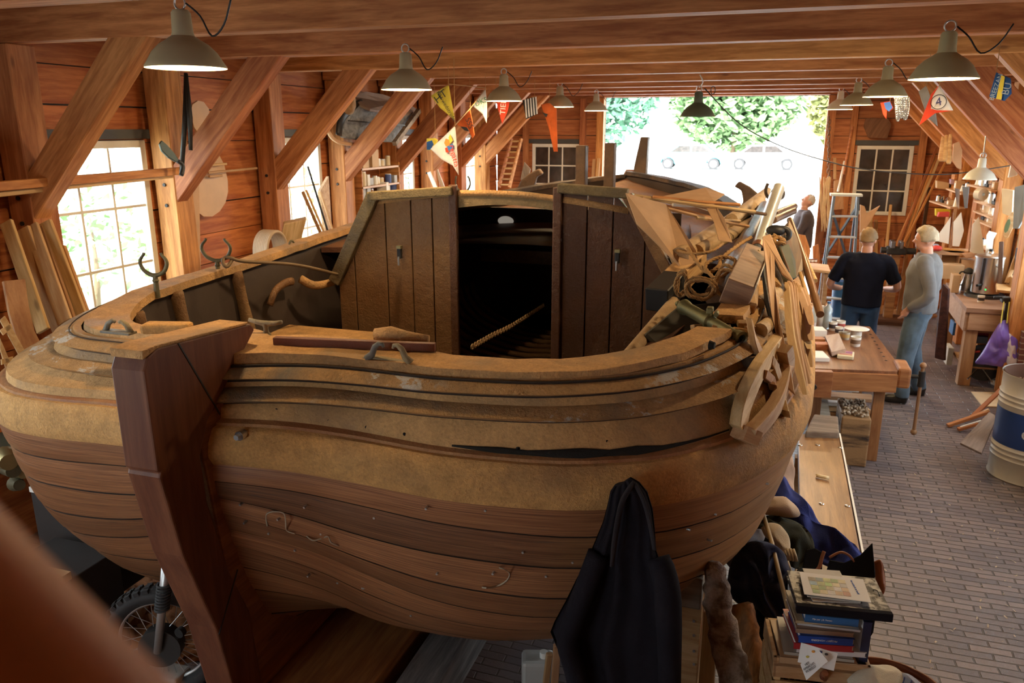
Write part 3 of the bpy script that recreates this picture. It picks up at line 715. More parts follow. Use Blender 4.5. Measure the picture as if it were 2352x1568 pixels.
# rail cap: broad across the stern, narrow along the sides
RIN = (.50, .42, .15)
def railw(u): return interp([(0, .30), (.06, .28), (.11, .27), (.17, .22), (.24, .15), (.34, .13), (1, .13)], u)
def railcap(side, c0, c1, name='rail_cap', top=0.0, mat=None):
    rows = [[], [], [], []]
    for i in range(c0, c1 + 1):
        u = OUT[side][i][1]; w_ = railw(u)
        rows[0].append(hp(side, i, 'railt', 'railt', w_, -.045)); rows[1].append(hp(side, i, 'railt', 'railt', w_, top))
        rows[2].append(hp(side, i, 'railt', 'railt', 0, top)); rows[3].append(hp(side, i, 'railt', 'railb', -.008, 0))
    rr = rows + [rows[0]]
    if side > 0: rr = [list(r) for r in rr][::-1]
    n = 4; mb = MB().grid(rr if side > 0 else [list(r) for r in rr])
    mb.add([r[0] for r in rows], [(0, 1, 2, 3)]); mb.add([r[-1] for r in rows], [(3, 2, 1, 0)])
    # broken, weathered edge
    for v in mb.v:
        k_ = mn.noise(v * 7.0) * .008; v.z += k_; 
    return mb.build(name, mat or m_top, boat, IDM, smooth='auto')
dkcap = dusty('dark_bow_cap', (.035, .025, .02), (.16, .10, .06), .48, .7, bs=.6)
railcap(1, 0, 29); railcap(1, 31, 54, top=.004); railcap(-1, 0, 56)
railcap(1, 54, NCOL, mat=dkcap); railcap(-1, 56, NCOL, mat=dkcap)
# inner side of the bulwark and cockpit lining
def lining(side):
    rows = []
    for (e, dz) in ((.0, -.03), (.02, -.2), (.05, -.45), (.10, -.85), (.5, -.98)):
        rows.append([hp(side, i, 'railt', 'railt', railw(OUT[side][i][1]) - .03 + e, dz) for i in range(NCOL + 1)])
    mb = MB().grid(rows); 
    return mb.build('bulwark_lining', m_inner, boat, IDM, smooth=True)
lining(1); lining(-1)
# cockpit floor
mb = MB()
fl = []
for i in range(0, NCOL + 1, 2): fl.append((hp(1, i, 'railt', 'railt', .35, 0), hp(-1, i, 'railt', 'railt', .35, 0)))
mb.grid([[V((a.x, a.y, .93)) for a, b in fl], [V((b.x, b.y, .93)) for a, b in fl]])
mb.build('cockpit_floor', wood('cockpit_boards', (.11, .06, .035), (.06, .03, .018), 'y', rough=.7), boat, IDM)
# frames (ribs) up the inner bulwark
for side, idx in ((-1, (24, 29, 34)), (1, (40, 46))):
    for i in idx:
        p = [hp(side, i, 'railt', 'railt', railw(OUT[side][i][1]) + e, dz) for e, dz in ((-.02, -.05), (0, -.12), (.04, -.35), (.1, -.7))]
        MB().tube(smooth_path(p, 3), [.055, .06, .055, .05, .045, .045, .05, .055, .06, .06][:len(smooth_path(p, 3))], 6, flat=.7).build('rib', m_cabin, boat, IDM, smooth=True)
# ---- rudder with its head, hung on the sternpost
xr0, xr1, yr = -2.135, -1.99, 2.05
zt = 1.95
rp = [(2.38, .05), (2.25, .75), (2.12, 1.15), (2.055, 1.50), (2.062, 1.52), (2.048, 1.525), (2.045, 1.90), (2.07, 1.945), (2.12, 1.965), (2.64, 1.93), (2.665, 1.90), (2.62, 1.86), (2.33, 1.62), (2.27, 1.5), (2.28, 1.3), (2.36, .95), (2.46, .7), (2.52, .05)]
Mr = Matrix(((0, 0, 1, (xr0 + xr1) / 2), (1, 0, 0, 0), (0, 1, 0, 0), (0, 0, 0, 1)))
rud = MB().prism(rp, xr1 - xr0, Mr).build('rudder', m_rudder, boat, Matrix.Translation((-2.07, 2.3, 1)), bevel=.012)
MB().prism([(2.05, 1.972), (2.12, 1.975), (2.63, 1.94), (2.62, 1.93), (2.12, 1.962), (2.05, 1.94)], xr1 - xr0 - .004, Mr).build('sawdust_layer', m_top, rud, bevel=.004)
for (a, b) in (((2.22, 1.955), (2.40, 1.62)), ((2.26, .72), (2.41, .93))):
    MB().beam((xr1 + .001, a[0], a[1]), (xr1 + .001, b[0], b[1]), .003, .006).build('joint', blackm, rud)
MB().prism([(2.06, 1.69), (2.30, 1.78), (2.30, 1.70), (2.06, 1.60)], .008, Mr @ Matrix.Translation((0, 0, .0585))).build('rudder_inlay', mahog, rud)
for (x_, y_) in ((324, 1050), (365, 1243), (411, 1454)):
    q = py(x_, y_, interp([(1000, 2.05), (1150, 2.12), (1500, 2.25)], y_) - .002)
    MB().cyl(q + V((0, -.002, 0)), q + V((0, .02, 0)), .021, n=20).build('bolt_hole', plain('hole_black', (.004, .004, .004), .9), rud)
# sternpost and deadwood behind the rudder
MB().prism([(2.47, .26), (2.45, .7), (2.36, .95), (2.28, 1.6), (2.5, 1.7), (2.56, 1.2), (2.75, .8), (3.3, .42), (4.4, .34), (4.4, .26)], .125, Mr).build('sternpost', m_keelw, boat, Matrix.Translation((-2.05, 2.6, .7)), bevel=.01)
MB().prism([(3.3, .26), (3.3, .40), (6, .35), (9.2, .36), (9.9, .7), (10.2, 1.2), (10.27, 2.16), (10.42, 2.2), (10.4, 1.2), (10.0, .5), (9.4, .26)], .15,
           Matrix(((0, 0, 1, -1.76), (1, 0, 0, 0), (0, 1, 0, 0), (0, 0, 0, 1)))).build('keel', m_keelw, boat, Matrix.Translation((-1.8, 6, .3)), bevel=.01)
# a patch of bare wood on the deadwood
# stem head and the two bitts
stemM = dusty('stem_worn', (.06, .035, .022), (.15, .09, .05), .4, .7, bs=.4)
a = py(1465, 400, 10.2)
MB().prism([(x, z) for x, z in ((-.05, 0), (-.055, .14), (.015, .52), (.11, .52), (.10, .0))], .17,
           Matrix(((1, 0, 0, a.x + .02), (0, 0, 1, 10.15), (0, 1, 0, a.z - .06), (0, 0, 0, 1)))).build('stem_head', stemM, boat, bevel=.01)
for (xp0, xp1, yt) in ((1320, 1353, 334), (1386, 1419, 328)):
    p0, p1 = py(xp0, yt, 8.2), py(xp1 - 4, yt, 8.2); w_ = p1.x - p0.x
    xc = (p0.x + p1.x) / 2
    MB().box((xc, 8.26, (p0.z + 1.7) / 2), (w_ * .78, .15, p0.z - 1.7)).build('mooring_bitt', stemM, boat, bevel=.012)
# foredeck
mb = MB(); fl = []
for i in range(46, NCOL + 1, 2):
    a_, b_ = hp(1, i, 'railt', 'railt', .1, -.16), hp(-1, i, 'railt', 'railt', .1, -.16)
    fl.append([a_.lerp(b_, t) + V((0, 0, .1 * math.sin(PI * t))) for t in [k / 8 for k in range(9)]])
mb.grid(fl); mb.build('foredeck', dusty('deck_dusty', (.12, .05, .028), (.28, .14, .065), .4, .75), boat, IDM, smooth=True)
# side decks
for side in (1, -1):
    rows = [[hp(side, i, 'railt', 'railt', .12, -.12) for i in (range(45, 58) if side > 0 else range(43, 58))], [hp(side, i, 'railt', 'railt', .5, -.10) for i in (range(45, 58) if side > 0 else range(43, 58))]]
    MB().grid(rows).build('side_deck', dusty('deck_dusty', (.12, .05, .028), (.28, .14, .065), .4, .75), boat, IDM, solid=.04)
# ---- cabin: bulkhead boards on both sides of an open companionway
def bulkhead(xs, topz, botz, Y, mat, name, lb, th=.035):
    """one mesh of vertical boards: xs = board edges, topz(x) = upper edge"""
    mb = MB()
    for a_, b_ in zip(xs, xs[1:]):
        g = .004
        pts = [(a_ + g, Y, botz), (b_ - g, Y, botz), (b_ - g, Y, topz(b_ - g)), (a_ + g, Y, topz(a_ + g))]
        mb.slab(pts, th, (0, -1, 0))
    mb.slab([(xs[0], Y + th * .6, botz), (xs[-1], Y + th * .6, botz), (xs[-1], Y + th * .6, topz(xs[-1]) - .01), (xs[0] + .01, Y + th * .6, topz(xs[0]) - .01)], .01, (0, -1, 0))
    o = mb.build(name, mat, boat, Matrix.Translation((xs[0], Y, 1.5)), bevel=.003, seg=1); o['label'] = lb; return o
Yc = 5.0
tl = lambda x: min(2.27 + (x + 2.62) * .055, 1.62 + (x + 2.98) / (.36) * .65)
bulkhead([-2.97, -2.83, -2.57, -2.37, -2.21, -2.05], tl, 1.0, Yc, m_cabin, 'cabin_bulkhead', 'rough brown painted boards left of the companionway')
tr = lambda x: min(2.33 - (x + 1.31) * .06, 2.28 - (x + .86) / .36 * .62)
bulkhead([-1.30, -1.12, -.95, -.74, -.52], tr, .95, Yc, m_gloss, 'cabin_bulkhead', 'darker glossy brown boards right of the companionway')
# mouldings along the top and sloping edges
def trimb(p0, p1, w_, h_, mat, name='cabin_edge'):
    return MB().beam(p0, p1, w_, h_).build(name, mat, boat, frame_x(p0, p1), bevel=.008)
mossy = dusty('mossy_edge', (.14, .10, .05), (.26, .19, .09), .4, .6, bs=1.2)
trimb((-2.66, 4.985, 2.25), (-2.04, 4.985, 2.30), .09, .06, mossy); trimb((-1.31, 4.985, 2.335), (-.86, 4.985, 2.31), .09, .06, mossy)
trimb((-2.99, 4.985, 1.62), (-2.64, 4.985, 2.26), .07, .09, mossy); trimb((-.86, 4.985, 2.30), (-.5, 4.985, 1.68), .07, .07, m_cabin)
trimb((-2.045, 4.985, 1.0), (-2.045, 4.985, 2.34), .06, .035, m_gloss, 'door_post'); trimb((-1.315, 4.985, .95), (-1.315, 4.985, 2.34), .06, .03, m_gloss, 'door_post')
# arched beam over the opening
arc = [(-2.06 + .77 * t, 2.27 + .035 * math.sin(PI * t)) for t in [k / 10 for k in range(11)]]
MB().slab([(x, 5.0, z - .09) for x, z in arc] + [(x, 5.0, z) for x, z in reversed(arc)], .05, (0, -1, 0)).build('companion_beam', dusty('beam_mossy', (.16, .12, .06), (.30, .21, .11), .4, .6), boat, Matrix.Translation((-1.7, 5, 2.25)))
# cabin roof and sides
mb = MB(); rows = []
for y in (5.0, 5.5, 6.1, 6.7):
    f_ = 1 - (y - 5) * .035
    rows.append([V((-1.78 + (t - .5) * 1.86 * f_, y, 2.28 + .09 * math.sin(PI * t) + (y - 5) * .0)) for t in [k / 10 for k in range(11)]])
[setattr(p, 'z', p.z - (p.y - 5) * .115 - .06 - .0 * p.y) for r_ in rows for p in r_]
mb.grid(rows); mb.build('cabin_roof', m_top, boat, IDM, smooth=True, solid=.04)
for s_ in (1, -1):
    xa, xb = (-.5, -.84) if s_ > 0 else (-2.99, -2.68)
    MB().add([(xa, 5.02, 1.6), (xa - .03 * s_, 6.7, 1.6), (xb - .03 * s_, 6.7, 2.04), (xb, 5.02, 2.22)], [(0, 1, 2, 3)]).build('cabin_side', m_cabin, boat, IDM, solid=.03)
# front bulkhead inside, with a glowing oval porthole let into it, and shelves
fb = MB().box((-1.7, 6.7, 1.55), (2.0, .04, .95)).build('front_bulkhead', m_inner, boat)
ov = py(1162, 507, 6.67)
MB().tube([ov + V((.082 * math.cos(a), -.005, .05 * math.sin(a))) for a in [2 * PI * i / 28 for i in range(28)]], .008, 6, closed=True).build('porthole_rim', m_cabin, boat, smooth=True)
MB().slab([ov + V((.08 * math.cos(a), 0, .048 * math.sin(a))) for a in [2 * PI * i / 28 for i in range(28)]], .01, (0, -1, 0)).build('porthole', plain('glowing_porthole', (.75, .7, .62), .5, emit=(.8, .72, .6), es=.35), boat)  # pane emits light itself, standing in for light from beyond
for (x0_, y0_, x1_, y1_, z_) in ((1062, 546, 1168, 549, .03), (1110, 575, 1283, 608, .1)):
    a_, b_ = py(x0_, y0_, 6.5), py(x1_, (y0_ + y1_) / 2 if z_ > .05 else y1_, 6.5)
    h_ = .012 if z_ < .05 else .11
    zc_ = py(x1_, (y0_ + y1_) / 2, 6.5).z
    MB().box(((a_.x + b_.x) / 2, 6.45, zc_), (abs(b_.x - a_.x), .03, h_)).build('cabin_shelf', pale if z_ < .05 else dusty('shelf_front', (.12, .08, .05), (.30, .2, .12), .4, .6), boat)
# ribs low inside the dark cabin
for k in range(9):
    y = 5.3 + k * .15
    MB().tube([V((-1.75 + .75 * math.cos(a), y, 1.38 + .42 * math.sin(a))) for a in [PI + PI * i / 12 for i in range(13)]], .022, 6).build('bilge_rib', m_cabin, boat, smooth=True)
# door latches
for (x_, y_) in ((918, 582), (1418, 592)):
    q = py(x_, y_, 4.95)
    o = MB().box(q, (.03, .03, .07)).build('latch', blackm, boat, bevel=.004)
    MB().cyl(q + V((0, -.02, -.02)), q + V((.0, -.02, -.08)), .007, n=8).build('hasp', zinc, o)
    MB().box(q + V((0, 0, .045)), (.034, .034, .02)).build('hinge_cap', brass, o)
# ---- fittings on the stern and rails
def cleat(c, ax, L=.17, mat=None, h=.04):
    c = V(c); ax = V(ax).normalized(); mat = mat or zinc
    pts = [c + ax * (t * L / 2) + V((0, 0, h + .012 * t * t)) for t in (-1, -.6, -.2, .2, .6, 1)]
    o = MB().tube(pts, [.009, .011, .013, .013, .011, .009], 8).build('cleat', mat, boat, smooth=True)
    MB().lathe([(.022, 0), (.012, .012), (.011, .03), (.018, h)], c, 10).build('cleat_foot', mat, o, smooth=True)
dustmetal = dusty('dusty_metal', (.16, .15, .13), (.33, .25, .14), .42, .6, bs=.4)
cleat(pz(612, 768, 1.83), (1, .02, 0), .165, dustmetal, .05)
# fairlead made of two inward hooks
q = pz(893, 828, 1.825)
o = MB().slab([q + V((x, 0, z)) for x, z in ((-.12, -.012), (.12, -.02), (.12, -.012), (.06, 0), (-.06, .008), (-.12, 0))], .03, (0, -1, 0)).build('fairlead', dustmetal, boat, bevel=.003)
for s_ in (-1, 1):
    MB().tube([q + V((s_ * x, 0, z)) for x, z in ((.095, .0), (.072, .02), (.058, .052), (.04, .066), (.024, .064), (.02, .052))], [.016, .014, .012, .01, .008, .006], 8).build('horn', dustmetal, o, smooth=True)
q = pz(272, 762, 1.84)
o = MB().box(q + V((0, 0, .0)), (.16, .05, .012)).build('fairlead', dustmetal, boat, bevel=.003)
for s_ in (-1, 1):
    MB().tube([q + V((s_ * x, 0, z)) for x, z in ((.07, .0), (.05, .035), (.025, .05), (.012, .045))], [.014, .012, .01, .008], 8).build('horn', dustmetal, o, smooth=True)
# wooden pads and blocks on the stern rail
a_, b_ = pz(330, 752, 1.86), pz(440, 752, 1.86)
MB().beam(a_, b_, .09, .045, w1=.07).build('rail_block', m_wale, boat, frame_x(a_, b_), bevel=.014)
a_, b_ = pz(630, 785, 1.845), pz(1000, 797, 1.84)
MB().beam(a_, b_, .035, .045, w1=.03, h1=.035).build('rail_batten', dusty('batten_red', (.17, .06, .035), (.25, .12, .06), .5, .75), boat, frame_x(a_, b_), bevel=.004)
a_, b_ = pz(862, 770, 1.86), pz(985, 780, 1.85)
MB().tube([a_, a_.lerp(b_, .3) + V((0, 0, .01)), a_.lerp(b_, .6), b_], [.03, .036, .03, .02], 10).build('rounded_pad', m_top, boat, smooth=True)
a_, b_ = pz(700, 752, 1.5), pz(800, 764, 1.5)
# rowing crutches: U-shaped forks on a stem
iron_old = plain('old_green_iron', (.10, .085, .045), .6, .4, var=.3, bumps=.5)
def crutch(base, hstem, w_, hU, mat, lb=None, tw=0):
    b = V(base); top = b + V((0, 0, hstem)); axx = V((math.cos(tw), math.sin(tw), 0))
    o = MB().tube([b, top], [.016, .013], 10).build('crutch', mat, boat, smooth='auto')
    pts = [top + axx * (x * w_) + V((0, 0, z * hU)) for x, z in ((-.42, 1.0), (-.46, .9), (-.62, .72), (-.66, .5), (-.5, .2), (-.2, .03), (0, 0), (.2, .03), (.5, .2), (.66, .5), (.62, .72), (.46, .9), (.42, 1.0))]
    r = [.008, .008, .009, .010, .011, .012, .013, .012, .011, .010, .009, .008, .008]
    MB().tube(smooth_path(pts, 3), [interp(list(zip([k * 3 for k in range(13)], r)), k) for k in range(37)], 8).build('fork', mat, o, smooth=True)
    MB().ball(top + V((0, 0, -.03)), (.018, .018, .012), 10, 6).build('collar', mat, o, smooth=True)
    return o
b1 = px(362, 683, -3.22); t1 = px(356, 632, -3.22)
crutch(b1, (t1.z - b1.z), .115, .125, iron_old, tw=.25)
b2 = px(504, 650, -3.3); t2 = px(508, 596, -3.3)
crutch(b2, (t2.z - b2.z), .14, .14, iron_old, tw=.25)
q = px(1078, 437, -3.0)
# iron tiller-like hook from the second crutch to the cabin
hk = [px(536, 592, -3.2), px(522, 612, -3.2), px(512, 604, -3.22), px(516, 592, -3.24), px(530, 592, -3.2), px(560, 600, -3.16), px(660, 606, -3.05), px(720, 616, -2.98), px(775, 630, -2.92)]
MB().tube(smooth_path(hk, 5), .011, 8).build('iron_hook_bar', plain('rusty_bar', (.17, .11, .06), .7, .3, bumps=.5), boat, smooth=True)
# cleats standing at the bow rail
def kevel(px0, px1, yb, yt, side):
    """carved horn standing on the bow rail"""
    Y = 9.1; s = 1 if side > 0 else -1
    c = py((px0 + px1) / 2, yb, Y)
    prof = [(-.16, -.06), (-.05, .16), (.05, .24), (.17, .30), (.22, .24), (.14, .2), (.11, .08), (.2, -.08)]
    MB().prism([(-x * s, z) for x, z in prof], .09, Matrix(((1, 0, 0, c.x), (0, 0, 1, Y), (0, 1, 0, c.z), (0, 0, 0, 1)))).build('bow_kevel', stemM, boat, bevel=.02, seg=3)
kevel(1690, 1770, 480, 400, 1); kevel(1185, 1230, 445, 390, -1)
# short carlings on the left side deck, knees under the left rail
a_, b_ = px(560, 628, -3.42), px(770, 555, -3.42)
MB().beam(a_, b_, .12, .05).build('rail_doubler', m_top, boat, frame_x(a_, b_), bevel=.012)
a_, b_ = px(640, 590, -3.38), px(872, 525, -3.38)
MB().beam(a_, b_, .08, .075).build('rail_doubler', wood('rail_reddish', (.34, .15, .06), (.2, .08, .03), 'x'), boat, frame_x(a_, b_), bevel=.006)
q = px(670, 562, -3.36)
MB().tube([q + V((0, .03 * math.cos(a), .03 * math.sin(a))) for a in [2 * PI * i / 16 for i in range(16)]], .008, 6, closed=True).build('eye_bolt', iron_old, boat, smooth=True)
MB().tube(smooth_path([px(620, 700, -3.2), px(632, 668, -3.2), px(655, 650, -3.2), px(672, 646, -3.2)], 3), .03, 8, flat=.6).build('knee', m_cabin, boat, smooth=True)
MB().tube(smooth_path([px(690, 640, -3.15), px(720, 655, -3.1), px(755, 650, -3.05), px(782, 640, -3.0)], 3), .03, 8, flat=.6).build('deck_edge', m_top, boat, smooth=True)
MB().box(((px(680, 755, -2.9).x + -2.6) / 2 - .1, 4.6, 1.32), (.9, .3, .03)).build('side_bench', m_top, boat, bevel=.005)
# bolts through the wale and screws in the strakes
def on_hull(xp, yp, side=1):
    """nearest hull point under a sight line (search over the built planking)"""
    best = None
    d = ray(xp, yp).normalized()
    for a, b in zip(['wt'] + keys, keys):
        for i in range(NCOL):
            for t in (0, .25, .5, .75):
                p = hp(side, i, a).lerp(hp(side, i, b), t); w_ = p - CAM; k = w_.dot(d); e = (w_ - d * k).length
                if best is None or e < best[0] - .002 or (abs(e - best[0]) < .01 and k < best[2]): best = (e, p, k, a, b, i, t)
    return CAM + d * best[2]
def outward(p):
    n = V((p.x + 1.85, p.y - min(max(p.y, 3.5), 9), 0)); return n.normalized()
for (xp, yp) in ((553, 999), (1711, 1093), (1789, 1028)):
    p = on_hull(xp, yp); n = V((0, -1, 0)) if xp < 900 else outward(p)
    o = MB().cyl(p - n * .02, p + n * .012, .019 if xp < 900 else .016, n=18).build('wale_bolt', steel, boat, smooth='auto')
    MB().cyl(p + n * .01, p + n * .03, .012, n=6).build('nut', zinc, o)
scr = [(554, 1157), (640, 1191), (739, 1224), (701, 1163), (861, 1187), (980, 1166), (563, 1199), (679, 1262), (709, 1321), (777, 1336), (837, 1348), (1015, 1215), (1005, 1315), (1116, 1170), (1016, 1215), (1202, 1266), (1133, 1315), (1255, 1321),
       (1315, 1249), (1316, 1289), (875, 1325), (958, 1392), (834, 1348), (1069, 1385), (888, 1426), (945, 1411), (1098, 1385), (717, 1355), (619, 1223), (1600, 1250), (1630, 1240), (1640, 1180), (1580, 1215), (1760, 1110)]
for (xp, yp) in scr:
    p = on_hull(xp, yp); n = V((0, -1, -.1)).normalized() if p.x < -.5 else outward(p)
    MB().cyl(p - n * .01, p + n * .010, .0048, n=8).build('plank_screw', zinc, boat)
# open nail holes and splits in the sheer plank
holem = plain('hole_black', (.004, .004, .004), .9)
for (xp, yp, rx) in ((637, 940, .010), (758, 965, .012), (843, 979, .011), (929, 995, .009), (1189, 1029, .010), (1391, 1012, .008), (1456, 1030, .009), (1636, 793, .02)):
    best = None; d = ray(xp, yp).normalized()
    for i in range(NCOL):
        for t in (.1, .3, .5, .7, .9):
            p = hp(1, i, 'm2l', 'm2l').lerp(hp(1, i, 'wt', 'wt', .07), t)
            w_ = p - CAM; k = w_.dot(d); e = (w_ - d * k).length
            if best is None or e < best[0]: best = (e, k, p)
    p = CAM + d * (best[1] - .004); n = outward(p)
    MB().cyl(p - n * .012, p + n * .010, rx, rx * .7, n=12).build('nail_hole', holem, boat)
# rotten split along the foot of the sheer plank
sp = []
for i in range(14, 26):
    p = hp(1, i, 'wt', 'wt', .066, .03); sp.append(p)
MB().tube(sp, [.004, .008, .014, .010, .018, .024, .014, .022, .010, .006, .004, .003], 6, flat=.5).build('rot_pocket', plain('rotten_black_wood', (.012, .01, .008), .95, bumps=1), boat, smooth=True)
# broken rail joint on the starboard quarter
rng = random.Random(4)
bp = hp(1, 30, 'railt', 'railt', .06, -.02)
for k in range(9):
    c = bp + V((rng.uniform(-.12, .12), rng.uniform(-.05, .1), rng.uniform(-.03, .01)))
    MB().box(c, (rng.uniform(.03, .1), rng.uniform(.02, .06), rng.uniform(.015, .035)), Matrix.Rotation(rng.uniform(-.6, .6), 3, 'Z') @ Matrix.Rotation(rng.uniform(-.5, .5), 3, 'X')).build('broken_splinter', m_panel, boat, bevel=.004)
# anchor chain hanging in the cockpit
cl = [pz(1085, 796, 1.55), pz(1130, 770, 1.50), pz(1180, 745, 1.45), pz(1250, 700, 1.38)]
cpth = smooth_path(cl, 12)
L = [0]
for a, b in zip(cpth, cpth[1:]): L.append(L[-1] + (b - a).length)
mb = MB(); s = 0; k = 0; pitch = .032
while s < L[-1] - pitch:
    j = 0
    while j < len(L) - 2 and L[j + 1] < s: j += 1
    t = (s - L[j]) / (L[j + 1] - L[j]); c = cpth[j].lerp(cpth[j + 1], t); tx = (cpth[j + 1] - cpth[j]).normalized()
    side_ = tx.cross(V((0, 0, 1))).normalized(); up_ = side_.cross(tx); w_ = side_ if k % 2 else up_
    mb.tube([c + tx * (.024 * math.cos(a)) + w_ * (.014 * math.sin(a)) for a in [2 * PI * i / 10 for i in range(10)]], .004, 5, closed=True); s += pitch; k += 1
tag(mb.build('anchor_chain', plain('rusty_chain', (.30, .19, .09), .7, .3, bumps=.5), smooth=True), 'rusty chain running from the stern rail into the dark companionway', 'chain')
# chalk scribbles on the strakes
def chalk(pts, w_=.0035):
    q = [on_hull(x, y) for x, y in pts]
    q = [p + (V((0, -1, 0)) if p.x < -.6 else outward(p)) * .012 for p in q]
    return MB().tube(smooth_path(q, 3), w_, 4, flat=.6).build('chalk_mark', plain('chalk', (.46, .38, .28), .95, var=.2), boat, smooth=True)
chalk([(618, 1205), (615, 1180), (630, 1172), (655, 1175), (660, 1195), (662, 1215), (680, 1222)]); chalk([(705, 1225), (722, 1238), (745, 1232), (758, 1229), (764, 1242), (782, 1250)])
chalk([(1095, 1335), (1110, 1345), (1140, 1343), (1165, 1330), (1172, 1312), (1150, 1300), (1125, 1302)])

# the baulks the keel stands on
tag(MB().add([(-2.25, 2.2, 0), (-1.56, 2.2, 0), (-1.42, 9.6, 0), (-2.1, 9.6, 0), (-2.25, 2.2, .25), (-1.56, 2.2, .25), (-1.42, 9.6, .25), (-2.1, 9.6, .25)], [(0, 3, 2, 1), (4, 5, 6, 7), (0, 1, 5, 4), (1, 2, 6, 5), (2, 3, 7, 6), (3, 0, 4, 7)]).build('keel_baulk', wood('orange_baulk', (.42, .17, .06), (.24, .08, .03), 'y', rough=.5), bevel=.01),
    'thick reddish timber baulk under the keel of the boat', 'timber')
tag(MB().box((-1.38, 4.6, .11), (.2, 5.0, .22)).build('grey_baulk', wood('grey_baulk_wood', (.30, .28, .27), (.12, .11, .11), 'y', rough=.8), Matrix.Translation((-1.38, 4.6, .11)) and None, bevel=.01), 'cracked blue-grey timber lying beside the keel baulk', 'timber')

from mathutils.bvhtree import BVHTree
_v, _f = [], []
for o_ in list(boat.children):
    if o_.type != 'MESH' or o_.name.split('.')[0] in ('chalk_mark', 'plank_screw'): continue
    k_ = len(_v); Mx = boat.matrix_basis @ o_.matrix_basis; _v += [Mx @ v.co for v in o_.data.vertices]; _f += [tuple(k_ + i for i in p.vertices) for p in o_.data.polygons]
BT = BVHTree.FromPolygons(_v, _f)
def surf(x, y, off):
    """point off metres in front of the boat along a sight line"""
    d = ray(x, y).normalized(); h = BT.ray_cast(CAM, d)
    return None if h[0] is None else h[0] - d * off
# ================================================================ HELPERS FOR SOFT AND ODD SHAPES
def plane_hit(x, y, p0, n):
    d = ray(x, y); n = V(n); return CAM + d * ((V(p0) - CAM).dot(n) / d.dot(n))
def puff(outline, p0, n, bulge, folds=.02, seed=0, back=.6, k=5, mb=None, fs=6.0, ridge=None):
    """a soft cloth-like body whose outline lies in a plane; folds come from noise"""
    pts = [plane_hit(x, y, p0, n) for x, y in outline]
    pts = smooth_path(pts + [pts[0]], k)[:-1]
    c = sum(pts, V()) / len(pts); n = V(n).normalized()
    if n.dot(CAM - c) < 0: n = -n
    rows = []
    for s, sd in ((.01, 1), (.12, 1), (.24, 1), (.36, 1), (.48, 1), (.6, 1), (.7, 1), (.8, 1), (.88, 1), (.95, 1), (1.0, 0), (.9, -1), (.6, -1), (.05, -1)):
        row = []
        for p in pts:
            q = c + (p - c) * s
            h = bulge * math.sqrt(max(0, 1 - s * s)) * (1 if sd >= 0 else -back)
            f = (mn.noise(q * fs + V((seed * 3.1, seed, 0))) + 1.1 * (.3 - abs(mn.noise(V((q.x * fs * 1.9 + q.z * 4, q.y * fs * 1.9, q.z * fs * .9)) + V((seed, 0, 5)))) * 1.6)) * folds * 1.5 * (1 if sd >= 0 else .3)
            row.append(q + n * (h + f * (1.0 if s < 1 else .5)))
        rows.append(row)
    mb = mb or MB(); mb.grid(rows, closed=True); return mb
def flat(outline, p0, n, th, mb=None, mi=0):
    pts = [plane_hit(x, y, p0, n) for x, y in outline]; n = V(n).normalized()
    c = sum(pts, V()) / len(pts)
    if n.dot(CAM - c) < 0: n = -n
    a = V()
    for i in range(len(pts)): a += (pts[i] - c).cross(pts[(i + 1) % len(pts)] - c)
    if a.dot(n) < 0: pts = pts[::-1]
    return (mb or MB()).slab(pts, th, n, mi)
def text(s, size, mat, name, parent, M, depth=.0006, bend=None, align='CENTER'):
    cu_ = bpy.data.curves.new('t', 'FONT'); cu_.body = s; cu_.size = size; cu_.align_x = align; cu_.align_y = 'CENTER'; cu_.extrude = depth; cu_.resolution_u = 3
    t = bpy.data.objects.new('t', cu_); me = bpy.data.meshes.new_from_object(t); bpy.data.objects.remove(t)
    mb = MB(); vs = [v.co.copy() for v in me.vertices]
    if bend: vs = [V((math.sin(v.x / bend) * (bend + v.z), v.y, math.cos(v.x / bend) * (bend + v.z))) for v in vs]
    mb.add([M @ v for v in vs], [tuple(p.vertices) for p in me.polygons]); bpy.data.meshes.remove(me)
    return mb.build(name, mat, parent)
def face_frame(o, ex, up):
    """text frame: x along ex, y along up"""
    ex = V(ex).normalized(); up = V(up); up = (up - ex * up.dot(ex)).normalized(); n = ex.cross(up)
    M = Matrix((ex, up, n)).transposed().to_4x4(); M.translation = V(o); return M
def cloth(name, col, **k): return plain(name, col, .95, var=k.get('var', .2), bumps=.5, bscale=k.get('bs', 220), sheen=.15 if max(col) > .04 else 0, spec=.12)
